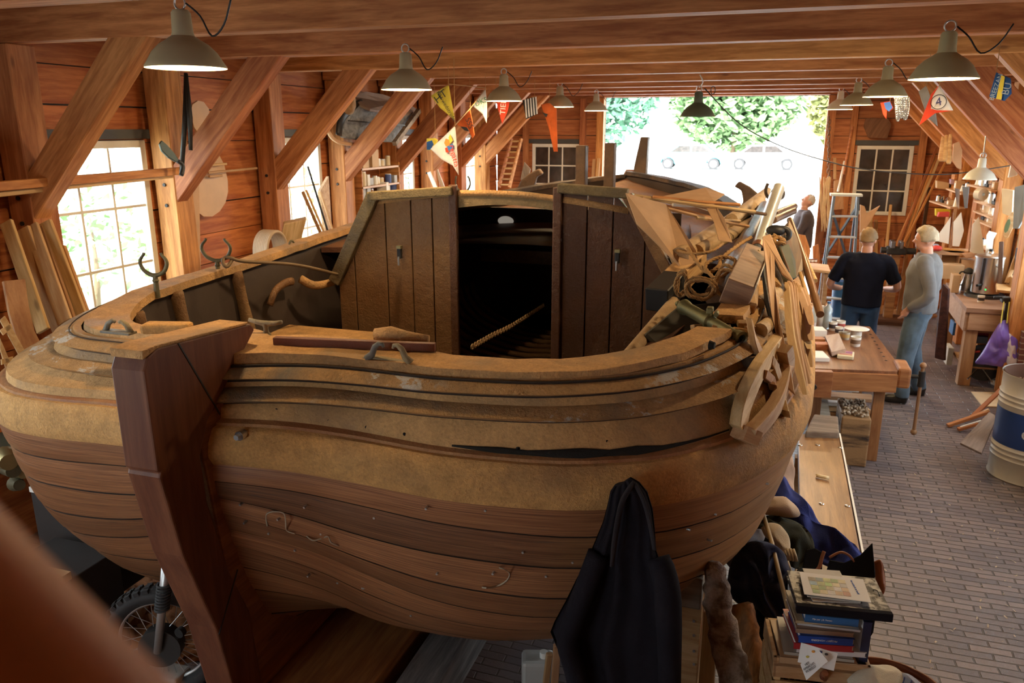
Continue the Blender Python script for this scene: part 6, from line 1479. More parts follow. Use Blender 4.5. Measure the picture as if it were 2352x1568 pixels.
puff([(2304, 766), (2316, 760), (2330, 780), (2336, 815), (2332, 838), (2315, 840), (2306, 810), (2310, 790)], pp_ - V((0, .05, 0)), V((0, -1, .05)), .055, .015, 3, fs=8).build('white_part', whitep, pb, smooth=True)
for (x0, x1, x2) in ((2303, 2302, 2299), (2316, 2315, 2313)): MB().tube([py(x0 + 3, 693, 9.08), py(x1, 720, 9.06), py(x2, 742, 9.03)], .006, 6).build('yellow_cord', plain('yellow_cord', (.7, .65, .12), .6), pb)
# things under the right bench
boxt('magazine_stack', 'stack of colourful magazines on the shelf under the right bench', 'magazines', 2230, 741, 2290, 750, 9.35, .3, plain('mag_mix', (.4, .45, .35), .5, var=.9))
boxt('blue_box', 'blue folder behind the left leg of the right bench', 'box', 2187, 742, 2197, 770, 9.6, .2, plain('blue_box', (.02, .12, .35), .5))
boxt('red_box', 'red and grey box under the shelf of the right bench', 'box', 2235, 763, 2272, 775, 9.5, .2, plain('red_box', (.28, .03, .04), .5))
boxt('grey_case', 'blue-grey case under the red box', 'case', 2227, 774, 2270, 787, 9.45, .25, plain('bluegrey', (.12, .17, .22), .5))
boxt('white_sack', 'white sack on the floor left of the bench leg', 'sack', 2173, 800, 2192, 838, 9.75, .25, cloth('white_sack', (.6, .58, .55)))
slab3('red_card', 'red flat box leaning under the right bench', 'box', [(2222, 792, 9.4), (2250, 800, 9.4), (2252, 806, 9.3), (2235, 807, 9.3), (2222, 800, 9.35)], .02, plain('red_card', (.45, .03, .03), .5))
sp_ = thing('round_black_case', 'black round flat case on thin metal legs under the right bench', 'case', py(2255, 870, 9.2)); c = py(2262, 836, 9.32)
MB().cyl(c, c + V((0, .12, 0)), .19, n=36).build('case_disc', plain('black_case', (.015, .016, .022), .5), sp_, smooth='auto')
for (x0, y0, x1, y1) in ((2245, 848, 2222, 870), (2257, 848, 2279, 877)): MB().tube([py(x0, y0, 9.3), py(x1, y1, 9.05)], .008, 6).build('stand_leg', steel, sp_)
rng = random.Random(5)
for i, (x, y, m_, lb) in enumerate(((2290, 878, white, 'white scrap of pipe on the floor under the bag'), (2303, 874, yel if 'yel' in globals() else paper, 'yellow knob on the floor under the bag'), (2310, 882, paper, 'white paper scrap near the yellow knob'), (2340, 885, zinc, 'grey metal scrap at the right edge'), (2325, 868, card, 'brown cardboard scrap at the foot of the brick pier'), (2285, 868, white, 'white cable reel scrap beside the black case'))):
    q = pz(x, y, .03); tag(MB().box(q, (rng.uniform(.05, .12), rng.uniform(.05, .1), .06), Matrix.Rotation(rng.uniform(-1, 1), 3, 'Z')).build('floor_scrap', m_ if i != 1 else plain('yellow_plastic', (.7, .5, .05), .4), bevel=.01), lb, 'scrap')
bp_ = newmat('brick_pier_mat'); nt_ = bp_[1]; br_ = N(nt_, 'ShaderNodeTexBrick', i_Scale=1.0); br_.inputs['Brick Width'].default_value = .21; br_.inputs['Row Height'].default_value = .06; br_.inputs['Mortar Size'].default_value = .006
br_.inputs['Color1'].default_value = (.24, .10, .09, 1); br_.inputs['Color2'].default_value = (.15, .07, .08, 1); br_.inputs['Mortar'].default_value = (.4, .38, .36, 1)
tc_ = nt_.nodes.new('ShaderNodeTexCoord'); mp_ = nt_.nodes.new('ShaderNodeMapping'); mp_.inputs['Rotation'].default_value = (PI / 2, 0, 0); nt_.links.new(tc_.outputs['Object'], mp_.inputs[0]); nt_.links.new(mp_.outputs[0], br_.inputs['Vector']); nt_.links.new(br_.outputs['Color'], bp_[2].inputs['Base Color'])
tag(MB().box((2.59, 9.0, .36), (.11, .16, .72)).build('brick_pier', bp_[0]), 'low dark red brick pier at the right edge below the bench', 'pier')
# tall dark plank beside grey man, board on end
slab3('dark_upright_board', 'dark upright plank between the man in grey and the right bench', 'plank', [(2165, 652, 9.6), (2178, 664, 9.55), (2168, 828, 9.5), (2146, 822, 9.55), (2152, 740, 9.6)], .04, wood('dark_red_board', (.12, .05, .04), (.05, .02, .02), 'z'))
# ---- wall of tools on the right
ws = thing('tool_shelves', 'open shelves full of tools on the right wall', 'shelves', (2.5, 11.0, 1.3))
SH = [(2178, 430, 2225, 446, 11.6), (2150, 462, 2200, 478, 11.8), (2240, 425, 2296, 438, 10.6), (2255, 462, 2298, 476, 10.6), (2253, 485, 2300, 503, 10.6), (2255, 505, 2300, 524, 10.6), (2248, 560, 2298, 578, 10.5)]
for (x0, y0, x1, y1, Y) in SH:
    a, b = py(x0, y0, Y + .5), py(x1, y1, Y - .3); MB().beam(a, b, .18, .018).build('shelf_board', pinkb, ws)
for x, Y in ((2298, 10.35), (2236, 11.3), (2178, 11.9)):
    a = py(x, 400, Y); b = py(x, 600, Y); MB().box(((a.x + b.x) / 2, Y, (a.z + b.z) / 2), (.03, .2, a.z - b.z)).build('shelf_upright', fir, ws)
toolk = [('hand_plane', 'plane', blackm), ('tool_box', 'box', card), ('paint_tin', 'tin', zinc), ('block_plane', 'plane', oak), ('glue_bottle', 'bottle', white)]
nth = ['first', 'second', 'third', 'fourth', 'fifth', 'sixth']
for si, (x0, y0, x1, y1, Y) in enumerate(SH):
    n_ = 5 if si != 6 else 3
    for k in range(n_):
        f_ = (k + .5) / n_; x = x0 + (x1 - x0) * f_; y = y0 + (y1 - y0) * f_; Yk = Y + .5 - .8 * f_
        nm, cat, m_ = toolk[(si * 2 + k * 3) % 5]; q = py(x, y, Yk) + V((0, 0, .012)); h = rng.uniform(.06, .13)
        lb = '%s, %s from the left on the right wall\'s %s' % (nm.replace('_', ' '), nth[k], ['shelf below the wooden forms', 'shelf by the leaning battens', 'top shelf', 'second shelf', 'third shelf', 'fourth shelf', 'lowest shelf'][si])
        t = thing(nm, lb, cat, q, group='tools on the right shelves')
        if nm in ('paint_tin', 'glue_bottle'):
            MB().cyl(q, q + V((0, 0, h)), .035, .03 if nm == 'paint_tin' else .02, 14).build('container', m_, t, smooth='auto'); MB().cyl(q + V((0, 0, h)), q + V((0, 0, h + .015)), .015).build('cap', blackm, t)
        elif nm == 'tool_box': MB().box(q + V((0, 0, h / 2)), (.1, .12, h)).build('carton_body', m_, t, bevel=.003); MB().box(q + V((-.051, 0, h / 2)), (.003, .06, h * .5)).build('side_label', paper, t)
        else:
            MB().box(q + V((0, 0, .018)), (.05, .14, .036)).build('plane_body', m_, t, bevel=.005); MB().ball(q + V((0, .05, .05)), (.015, .015, .02), 10, 6).build('front_knob', oak, t, smooth=True); MB().beam(q + V((0, -.05, .03)), q + V((0, -.03, .09)), .018, .022).build('plane_handle', oak, t, bevel=.004); MB().beam(q + V((0, .02, .02)), q + V((0, -.02, .085)), .035, .006).build('blade', steel, t)
# saws, roll, board, goggle-like mirror
slab3('hand_saw', 'hand saw blade hanging left of the shelves', 'saw', [(2210, 428, 10.9), (2226, 430, 10.9), (2222, 478, 10.9), (2215, 478, 10.9)], .004, plain('saw_steel', (.25, .30, .36), .35, .8))
slab3('hand_saw', 'second saw blade hanging beside the first', 'saw', [(2193, 432, 11.2), (2205, 434, 11.2), (2203, 482, 11.2), (2197, 470, 11.2)], .004, steel)
t = thing('tape_roll', 'roll of pale tape hanging above the planes', 'roll', py(2258, 445, 10.4)); c = py(2253, 446, 10.4)
MB().lathe([(.02, -.04), (.07, -.04), (.07, .04), (.02, .04), (.02, -.04)], c, 26, Matrix.Rotation(PI / 2, 3, 'X') @ Matrix.Rotation(.5, 3, 'Y')).build('roll_body', cream, t, smooth='auto')
slab3('white_board', 'bright upright board at the right end of the shelves', 'board', [(2300, 433, 10.0), (2327, 437, 9.9), (2324, 498, 9.9), (2302, 490, 10.0)], .02, plain('bright_board', (.8, .68, .48), .6))
slab3('blue_grey_board', 'tall blue-grey panel at the right edge of the picture', 'panel', [(2330, 430, 9.6), (2352, 424, 9.5), (2352, 500, 9.5), (2338, 525, 9.55), (2326, 525, 9.6)], .02, plain('blue_grey', (.22, .27, .33), .6))
t = thing('oval_mirror', 'pear-shaped wooden tool with green oval on the right wall', 'tool', py(2320, 510, 9.7))
flat([(2327, 485), (2330, 500), (2328, 520), (2316, 545), (2309, 548), (2304, 540), (2306, 522), (2316, 498)], py(2318, 515, 9.7), V((-.3, -1, 0)), .03).build('wooden_body', pine, t, bevel=.004); flat([(2320, 503), (2321, 512), (2315, 530), (2309, 535), (2306, 530), (2309, 515), (2315, 504)], py(2318, 515, 9.7) + V((-.005, -.02, 0)), V((-.3, -1, 0)), .006).build('green_oval', plain('green_oval', (.12, .18, .10), .5), t)
for i, (x0, y0, x1, y1, m_, lb) in enumerate(((2345, 560, 2312, 650, pine, 'left of two slim boards leaning at the right edge'), (2352, 590, 2325, 655, fir, 'right of two slim boards leaning at the right edge'), (2300, 555, 2296, 655, dark_wood, 'dark post-like board right of the urn'))):
    tag(plank('leaning_board', py(x0, y0, 9.75), py(x1, y1, 9.6), .04, .03, m_, up=(0, 1, 0)), lb, 'board')
boxt('carton', 'open brown carton at the right edge of the bench', 'box', 2322, 640, 2352, 668, 9.5, .2, card)
boxt('blue_drum', 'dark blue machine at the right edge of the picture', 'machine', 2337, 575, 2352, 625, 9.5, .2, plain('dark_blue', (.02, .04, .1), .4))
slab3('wood_offcuts', 'pale offcuts lying right of the urn', 'offcuts', [(2288, 650, 9.6), (2330, 655, 9.6), (2320, 668, 9.4), (2290, 665, 9.4)], .03, pale)
slab3('yellow_red_case', 'yellow and red drill case on the shelf behind the model boats', 'case', [(2150, 480, 11.6), (2184, 482, 11.6), (2182, 497, 11.6), (2150, 496, 11.6)], .1, plain('yellow_case', (.65, .5, .02), .4)); slab3('red_case', 'red tool case just below the yellow one', 'case', [(2158, 488, 11.45), (2182, 487, 11.45), (2180, 498, 11.45), (2154, 498, 11.45)], .1, plain('red_case', (.55, .05, .03), .4))
slab3('paper_carton', 'brown carton on the shelf below the bundle of gloves', 'box', [(2152, 415, 11.9), (2180, 420, 11.9), (2180, 436, 11.9), (2152, 432, 11.9)], .12, card); slab3('printed_carton', 'carton with red and white print on the upper shelf', 'box', [(2184, 412, 11.8), (2198, 412, 11.8), (2198, 424, 11.8), (2184, 423, 11.8)], .1, plain('printed_card', (.45, .3, .4), .6, var=.9))
slab3('curved_sheet', 'curved orange-brown wood sheet stored between the right braces', 'sheet', [(2190, 330, 11.0), (2203, 325, 11.0), (2210, 345, 11.0), (2208, 390, 11.0), (2198, 385, 11.0), (2188, 368, 11.0)], .02, pinkb)
slab3('white_oar_blade', 'white oar blade catching the light between the right braces', 'oar', [(2324, 350, 9.3), (2336, 362, 9.3), (2337, 402, 9.3), (2316, 408, 9.3), (2322, 380, 9.3)], .03, white)
# bundle of gloves / shoe lasts hung under the brace
for i, (x, y0, y1) in enumerate(((2163, 325, 376), (2171, 322, 376), (2180, 320, 382))):
    pts = smooth_path([py(x + 3, y0 - 12, 10.3), py(x, (y0 + y1) / 2, 10.25), py(x - 3 + i, y1 - 6, 10.2)], 4)
    tag(MB().tube(pts, [.014, .018, .022, .026, .03, .032, .030, .026, .02], 10, flat=.5).build('wooden_last', pale, smooth=True), 'pale wooden form hung under the right brace, %s of three' % ['left', 'middle', 'right'][i], 'wooden form')
# machinist vise on its post
mv = thing('machine_vise', 'large dark metal vise on a stand between the two standing men', 'vise', pz(2055, 712, 0))
Yv = 12.2; q = py(2058, 575, Yv)
MB().box(q, (.26, .2, .10)).build('vise_body', blackm, mv, bevel=.02); MB().cyl(q + V((-.2, -.02, .0)), q + V((.25, -.02, 0)), .045, n=16).build('vise_slide', blackm, mv, smooth='auto'); MB().box(q + V((-.06, -.02, .09)), (.06, .22, .1)).build('fixed_jaw', plain('worn_steel', (.22, .22, .24), .35, .9), mv, bevel=.01); MB().box(q + V((.05, -.02, .09)), (.05, .22, .1)).build('moving_jaw', plain('worn_steel', (.22, .22, .24), .35, .9), mv, bevel=.01)
MB().tube([q + V((.25, -.02, -.16)), q + V((.25, -.02, .12))], .012, 8).build('vise_lever', steel, mv); MB().box(V((q.x, Yv, (q.z - .05) / 2)), (.12, .12, q.z - .05)).build('stand_post', oak, mv, bevel=.005); MB().box(V((q.x, Yv, .04)), (.4, .4, .08)).build('stand_foot', dark_wood, mv, bevel=.005)
MB().beam(V((q.x - .4, Yv, .12)), V((q.x, Yv, .5)), .07, .07).build('stand_strut', oak, mv)
# ---- step ladder at the door
sl = thing('step_ladder', 'blue-grey wooden step ladder just inside the door opening', 'ladder', (1.0, 11.4, 0))
tl_, tr_ = py(1916, 449, 11.3), py(1971, 449, 11.3); bl_, br2 = V((tl_.x - .06, 10.95, 0)), V((tr_.x + .06, 10.95, 0)); lm = plain('ladder_blue_grey', (.08, .11, .15), .5)
for a, b in ((tl_, bl_), (tr_, br2)): MB().beam(a, b, .03, .07, (0, 1, 0)).build('front_rail', lm, sl, bevel=.003)
for a, b in ((tl_ + V((0, .1, 0)), V((tl_.x - .03, 12.0, 0))), (tr_ + V((0, .1, 0)), V((tr_.x + .03, 12.0, 0)))): MB().beam(a, b, .025, .05, (0, 1, 0)).build('rear_rail', lm, sl, bevel=.003)
MB().box(((tl_.x + tr_.x) / 2, 11.33, tl_.z + .012), (tr_.x - tl_.x + .1, .2, .03)).build('top_step', plain('pale_step', (.5, .52, .5), .6), sl, bevel=.004)
for k in range(1, 7):
    a, b = tl_.lerp(bl_, k / 7), tr_.lerp(br2, k / 7); MB().beam(a, b, .11, .02).build('step', plain('worn_step', (.36, .36, .36), .7), sl, bevel=.003)
MB().beam(tl_.lerp(V((tl_.x - .03, 12.0, 0)), .1) + V((0, .1, 0)), V((tr_.x + .02, 11.9, .9)), .02, .03).build('diagonal_stay', lm, sl); MB().beam(tr_.lerp(V((tr_.x + .03, 12.0, 0)), .1) + V((0, .1, 0)), V((tl_.x - .02, 11.9, .9)), .02, .03).build('diagonal_stay', lm, sl)
tag(MB().cyl((tl_.x + .25, 11.2, 0), (tl_.x + .25, 11.2, .75), .14, .16, 24).build('blue_barrel', plain('blue_barrel', (.02, .10, .25), .4), smooth='auto'), 'blue barrel at the foot of the step ladder', 'barrel')
# ---- timber leaning against the back wall, right of the door
T = [((2052, 590), (2152, 338), 12.6, 13.0, .035, 'steepest of the thin battens leaning right of the back window'), ((2062, 592), (2165, 345), 12.6, 13.0, .035, 'second thin batten leaning right of the back window'), ((2056, 600), (2172, 372), 12.5, 12.9, .03, 'third thin batten, crossing the others'), ((2070, 575), (2150, 360), 12.6, 13.0, .03, 'fourth thin batten, close behind'), ((2048, 585), (2140, 380), 12.7, 13.0, .03, 'lowest thin batten of the leaning bundle'),
     ((2110, 600), (2135, 430), 12.8, 13.1, .05, 'dark board leaning in the right corner'), ((2085, 560), (2098, 465), 12.9, 13.2, .05, 'short board leaning below the bundle of battens'),
     ((2028, 650), (2046, 470), 12.6, 13.2, .04, 'tall pale stick in front of the back window'), ((2012, 640), (2012, 505), 12.5, 13.1, .05, 'thin upright stick left of the tall pale stick'), ((1994, 650), (1996, 500), 12.3, 13.1, .10, 'bright narrow board standing beside the curved wooden knee')]
for i, (p0, p1, Y0, Y1, w_, lb) in enumerate(T):
    a, b = py(*p0, Y0), py(*p1, Y1); k = a.z / max(.05, (b.z - a.z)); a2 = a - (b - a) * k * .98
    if a2.y < 11.6: a2 = a - (b - a) * min(k, .25)
    a2.z = max(a2.z, .0); tag(plank('leaning_batten', a2, b, w_, .02, [fir, pine, fir, fir, fir, dark_wood, oak, pale, oak, pine][i], up=(0, 1, 0)), lb, 'batten', 'timber leaning against the back wall')
slab3('curved_knee', 'large curved wooden knee standing by the step ladder', 'timber', [(1976, 470, 12.8), (1986, 474, 12.8), (1991, 490, 12.8), (2022, 472, 12.8), (2010, 490, 12.8), (1992, 520, 12.8), (1988, 560, 12.8), (1988, 640, 12.8), (1974, 640, 12.8)], .06, pinkb)
slab3('brown_sheet', 'brown boards standing under the back window', 'board', [(2000, 560, 13.0), (2030, 545, 13.0), (2034, 660, 12.9), (2000, 665, 12.9)], .04, redp if 'redp' in globals() else fir)
slab3('pale_board', 'pale board hanging right of the door opening behind the ladder', 'board', [(1915, 415, 13.1), (1935, 412, 13.1), (1938, 480, 13.1), (1915, 482, 13.1)], .02, pale)
slab3('narrow_pale_strip', 'narrow pale strip above the pale board by the door', 'board', [(1914, 362, 13.2), (1921, 362, 13.2), (1921, 412, 13.2), (1914, 412, 13.2)], .02, pine)
for i, (x0, y0, x1, y1, lb) in enumerate(((1958, 290, 1938, 400, 'long brown oar leaning above the step ladder'), (1940, 370, 1925, 440, 'pale stick leaning above the step ladder'))):
    tag(MB().tube([py(x0, y0, 13.2), py(x1, y1, 13.05)], .018, 8).build('leaning_pole', fir if i == 0 else white, smooth='auto'), lb, 'pole')
slab3('bellows_shape', 'old wooden shield-shaped board hanging above the right back window', 'board', [(1988, 272, 13.25), (2008, 270, 13.25), (2040, 272, 13.25), (2048, 286, 13.25), (2038, 318, 13.25), (1994, 316, 13.25), (1984, 290, 13.25)], .04, wood('old_brown_board', (.28, .14, .07), (.16, .07, .03), 'z')); 
# rope and chain hanging on the door jamb
cp_ = [py(1904, y, 13.2) + V((.015 * math.sin(y * .3), 0, 0)) for y in range(268, 420, 8)]; mb = MB()
for k, (a, b) in enumerate(zip(cp_, cp_[1:])):
    c = (a + b) / 2; mb.tube([c + V(((.02 if k % 2 else .006) * math.cos(t), (.006 if k % 2 else .02) * math.cos(t), .04 * math.sin(t))) for t in [2 * PI * i / 10 for i in range(10)]], .007, 5, closed=True)
tag(mb.build('hanging_chain', plain('chain_brown', (.22, .13, .08), .7, .3), smooth=True), 'chain hanging down the right jamb of the door opening', 'chain')
rp_ = thing('hanging_rope_bundle', 'shaggy pale rope bundle hanging low beside the door opening', 'rope', py(1897, 520, 12.8)); rng = random.Random(9)
for k in range(14):
    x = 1893 + rng.uniform(-7, 12); pts = [py(x + rng.uniform(-3, 3), y, 12.8) for y in (418 + rng.uniform(-15, 20), 455, 490, 520 + rng.uniform(-10, 25))]; MB().tube(smooth_path(pts, 4), .010, 5).build('strand', plain('straw_rope', (.60, .42, .24), .9, var=.3), rp_, smooth=True)
# chain and hooks hanging from the joist, right
hc = thing('chain_bundle', 'thin chains looped from a joist left of the number 4 pennant', 'chain', py(2075, 230, 6.9))
for k, (x0, x1, y1) in enumerate(((2058, 2066, 275), (2064, 2074, 268), (2072, 2086, 272), (2076, 2082, 262))):
    pts = smooth_path([py(x0, 226, 6.9), py(x0 + 1, 250, 6.9), py((x0 + x1) / 2, y1, 6.9), py(x1, 250, 6.9), py(x1, 226, 6.9)], 6); mb = MB()
    for j, p in enumerate(pts): mb.tube([p + V((.009 * math.cos(t), .0, .012 * math.sin(t))) for t in [2 * PI * i / 8 for i in range(8)]], .0025, 4, closed=True)
    mb.build('chain_loop', zinc, hc, smooth=True)
# ---- oil drum, wire basket and scraps at the right edge
dr = thing('oil_drum', 'white oil drum with a blue band at the right edge', 'drum', (2.14, 6.84, 0)); c = V((2.14, 6.84, 0)); RD = .275; HD = .86
prof = [(RD, 0), (RD + .006, .01), (RD, .025)]
for z in (.18, .22, .26, .62, .66, .70): prof += [(RD, z - .014), (RD + .008, z), (RD, z + .014)]
prof += [(RD, HD - .02), (RD + .007, HD - .01), (RD + .007, HD), (RD - .006, HD), (RD - .006, .3), (.001, .3)]
zs_ = [p[1] for p in prof]
MB().lathe(prof[:-3], c, 48).build('drum_shell', plain('drum_white', (.55, .54, .50), .4, var=.1), dr, smooth='auto')
MB().lathe([(RD - .006, HD), (RD - .006, .3)], c, 48).build('drum_inside', plain('rusty_inside', (.12, .06, .04), .8), dr, smooth=True)
MB().lathe([(RD + .0015, .29), (RD + .0015, .575)], c, 48).build('blue_band', plain('drum_blue', (.015, .05, .22), .35, var=.1), dr, smooth=True)
rng = random.Random(6); mb = MB()
for k in range(400):
    a = rng.uniform(0, 2 * PI); r = RD * .95 * math.sqrt(rng.random()); mb.box(c + V((r * math.cos(a), r * math.sin(a), .78 - r * .15 + rng.uniform(-.01, .02))), (.03, .012, .006), Matrix.Rotation(rng.uniform(0, 3), 3, 'Z') @ Matrix.Rotation(rng.uniform(-.7, .7), 3, 'X'))
tag(mb.build('drum_shavings', plain('pinkish_shavings', (.60, .32, .2), .9, var=.3)), 'reddish wood shavings filling the oil drum', 'shavings', kind='stuff')
ang0 = math.atan2(-c.y, -c.x) + .25
Mt = Matrix.Translation(c + V((0, 0, .43))) @ Matrix.Rotation(ang0 + PI / 2, 4, 'Z') @ Matrix.Rotation(PI / 2, 4, 'X')
text('elpar', .15, plain('band_white', (.55, .58, .62), .5), 'lettering', dr, Mt, bend=RD + .003)
wbk = thing('wire_basket', 'wire basket full of firewood in front of the oil drum', 'basket', (2.24, 6.28, 0)); cb = V((2.22, 6.34, 0)); rng = random.Random(12)
wirem = plain('black_wire', (.05, .05, .055), .4, .6)
for z, r_ in ((.02, .16), (.12, .18), (.22, .2), (.32, .215), (.42, .235), (.445, .238)): MB().tube([cb + V((r_ * math.cos(t), r_ * math.sin(t), z)) for t in [2 * PI * i / 36 for i in range(36)]], .005 if z < .4 else .008, 6, closed=True).build('wire_ring', wirem, wbk, smooth=True)
for k in range(30):
    t = 2 * PI * k / 30; MB().tube([cb + V((.16 * math.cos(t), .16 * math.sin(t), .02)), cb + V((.237 * math.cos(t), .237 * math.sin(t), .44))], .0032, 5).build('wire_stay', wirem, wbk)
for k in range(16):
    a = rng.uniform(0, 2 * PI); r = .13 * math.sqrt(rng.random()); z = .06 + k * .026
    tag(MB().box(cb + V((r * math.cos(a), r * math.sin(a), z)), (.09, .06, .05) if k % 3 else (.14, .05, .04), Matrix.Rotation(rng.uniform(0, 3), 3, 'Z') @ Matrix.Rotation(rng.uniform(-.5, .5), 3, 'X')).build('firewood_block', [pinkb, pale, fir][k % 3], bevel=.004), 'rough block of firewood inside the wire basket', 'firewood', 'firewood in the wire basket')
# scraps in front of drum
slab3('grey_panel_board', 'grey flat board leaning on the floor left of the oil drum', 'board', [pz_ for pz_ in ((2205, 1016, 6.75), (2255, 1040, 6.6), (2290, 955, 7.25), (2272, 945, 7.4))], .02, wood('grey_lilac_board', (.27, .22, .21), (.18, .14, .14), 'x'))
def floorplank(label, x0, y0, z0, x1, y1, z1, w_, h, m_): tag(plank('scrap_batten', pz(x0, y0, z0), pz(x1, y1, z1), w_, h, m_), label, 'batten', 'battens left of the oil drum')
floorplank('long reddish batten reaching up behind the oil drum', 2232, 958, .04, 2300, 894, .30, .05, .02, fir); floorplank('reddish batten with its end furthest to the left', 2176, 977, .02, 2272, 945, .16, .04, .03, fir); floorplank('short batten below the others', 2200, 986, .02, 2245, 972, .08, .04, .03, fir); floorplank('pale thin lath between the battens', 2205, 980, .06, 2255, 965, .12, .012, .012, white); floorplank('pale curved offcut behind the battens', 2240, 955, .1, 2272, 940, .18, .04, .02, pine)
tag(MB().slab([pz(2231, 899, .012), pz(2352, 902, .012), pz(2352, 935, .012), pz(2257, 932, .012)], .01, (0, 0, 1)).build('coir_mat', plain('coir', (.60, .50, .36), .95, bumps=.6, bscale=120)), 'pale doormat on the floor behind the oil drum', 'mat')
slab3('grey_sheet', 'grey-white sheet lying behind the oil drum', 'sheet', [(2300, 885, 8.4), (2335, 880, 8.6), (2352, 905, 8.3), (2320, 905, 8.2)], .02, plain('pale_sheet', (.5, .5, .5), .7))
# pulpit of the boat being built near the door
slab3('curved_planking', 'orange curved planking of a small boat behind the man at the door', 'planking', [(1822, 535, 11.3), (1850, 540, 11.3), (1862, 575, 11.2), (1856, 610, 11.1), (1832, 600, 11.1)], .03, redp if 'redp' in globals() else fir); slab3('curved_planking', 'second narrower curved plank beside it', 'planking', [(1866, 565, 11.4), (1880, 560, 11.4), (1884, 600, 11.3), (1868, 640, 11.2)], .03, redp if 'redp' in globals() else fir)
dt = thing('door_table', 'pale table behind the boat near the door', 'table', py(1870, 615, 9.9)); a, b = py(1835, 610, 9.9), py(1905, 618, 9.9)
plank('table_top', a, b, .5, .03, pale, dt)
for p_ in (a, b):
    for dy in (-.2, .2): MB().box((p_.x + (.04 if p_ is a else -.04), p_.y + dy, (p_.z - .02) / 2), (.05, .05, p_.z - .02)).build('leg', pale, dt)
for i, x in enumerate((1856, 1864, 1872)): cup('small brown jar on the table board near the door, %s' % ['left', 'middle', 'right'][i], x, 603, .022, .045, plain('amber', (.3, .1, .05), .3), white, Z=py(1860, 606, 9.9).z + .017, name='small_jar', cat='jar')
slab3('blue_tub', 'pale blue tub on the floor between boat and near workbench', 'tub', [(1868, 700, 9.0), (1900, 705, 9.0), (1902, 750, 8.8), (1868, 750, 8.8)], .2, plain('pale_blue', (.45, .55, .65), .4))
# ================================================================ LEFT SIDE OF THE SHED
def lean(label, x0, y0, x1, y1, X0, X1, w_, th, mat, name='leaning_board', cat='board', grp=None, up=(0, 0, 1)):
    a, b = px(x0, y0, X0), px(x1, y1, X1)
    return tag(MB().beam(a, b, th, w_, (1, .15, 0.1)).build(name, mat, None, frame_x(a, b, (1, .15, .1)), bevel=.003, seg=1), label, cat, grp)
G = 'boards leaning against the left wall'
redp = wood('reddish_board', (.62, .30, .14), (.40, .17, .07), 'x', rough=.6)
for i, (x0, y0, x1, y1, w_, m_, lb) in enumerate((
        (15, 510, 100, 760, .08, pine, 'leftmost narrow board of those before the first window'), (52, 525, 165, 830, .10, pale, 'second board from the left before the first window'),
        (85, 525, 190, 830, .10, pale, 'third board before the first window, half hidden'), (72, 518, 150, 740, .09, pine, 'short board behind the second one'),
        (95, 514, 215, 830, .15, pine, 'broad fresh pine board in the middle of the group'), (135, 570, 235, 850, .10, redp, 'reddish board at the right of the group'))):
    lean(lb, x0, y0, x1, y1, -4.42 + i * .012, -4.0 + i * .012, w_, .025, m_, grp=G)
# a wide wavy-edged plank
wv = [(8, 645), (58, 640), (66, 700), (80, 760), (95, 790), (118, 797), (122, 850), (60, 870), (40, 780), (22, 720)]
tag(flat(wv, V((-3.9, 3.0, 1.6)), V((1, -.35, .3)), .03).build('wavy_plank', wood('elm_plank', (.50, .28, .13), (.34, .16, .07), 'z', rough=.6), bevel=.003), 'wide wavy-edged plank in front of the leaning boards', 'plank')
# crossed lattice pieces
nl_ = V((1, -.5, .25)); pL = V((-3.75, 2.9, 1.3))
t_ = thing('wooden_cross', 'crossed pale battens with small pegs, at the left edge', 'lattice', plane_hit(40, 830, pL, nl_))
for q_ in ([(0, 735), (12, 725), (95, 870), (88, 895)], [(0, 800), (0, 775), (50, 890), (30, 900)], [(0, 758), (25, 742), (30, 752), (8, 770)], [(42, 812), (66, 797), (70, 806), (48, 822)], [(3, 825), (30, 818), (32, 828), (4, 838)]):
    flat(q_, pL, nl_, .02).build('batten', pine, t_, bevel=.002)
# stored board on the braces
a, b = px(-60, 432, -4.30), px(418, 392, -4.30)
tag(plank('stored_board', a, b, .05, .055, fir), 'long squared timber stored level across the first braces', 'timber')
a, b = px(-60, 452, -4.34), px(395, 404, -4.34)
tag(plank('stored_board', a, b, .03, .03, pine), 'thin batten stored just below the long squared timber', 'batten')
# upright box of dark boards at the left edge
tag(MB().box((-4.35, 3.05, 1.9), (.3, .1, 1.4)).build('dark_cupboard', dark_wood, bevel=.005), 'dark narrow cupboard side standing at the left edge', 'cupboard')
tag(plank('grey_plank', (-4.25, 2.95, .3), (-4.40, 2.95, 2.5), .15, .03, grey_wood, up=(1, 0, 0)), 'greenish-grey upright plank at the far left edge', 'board')
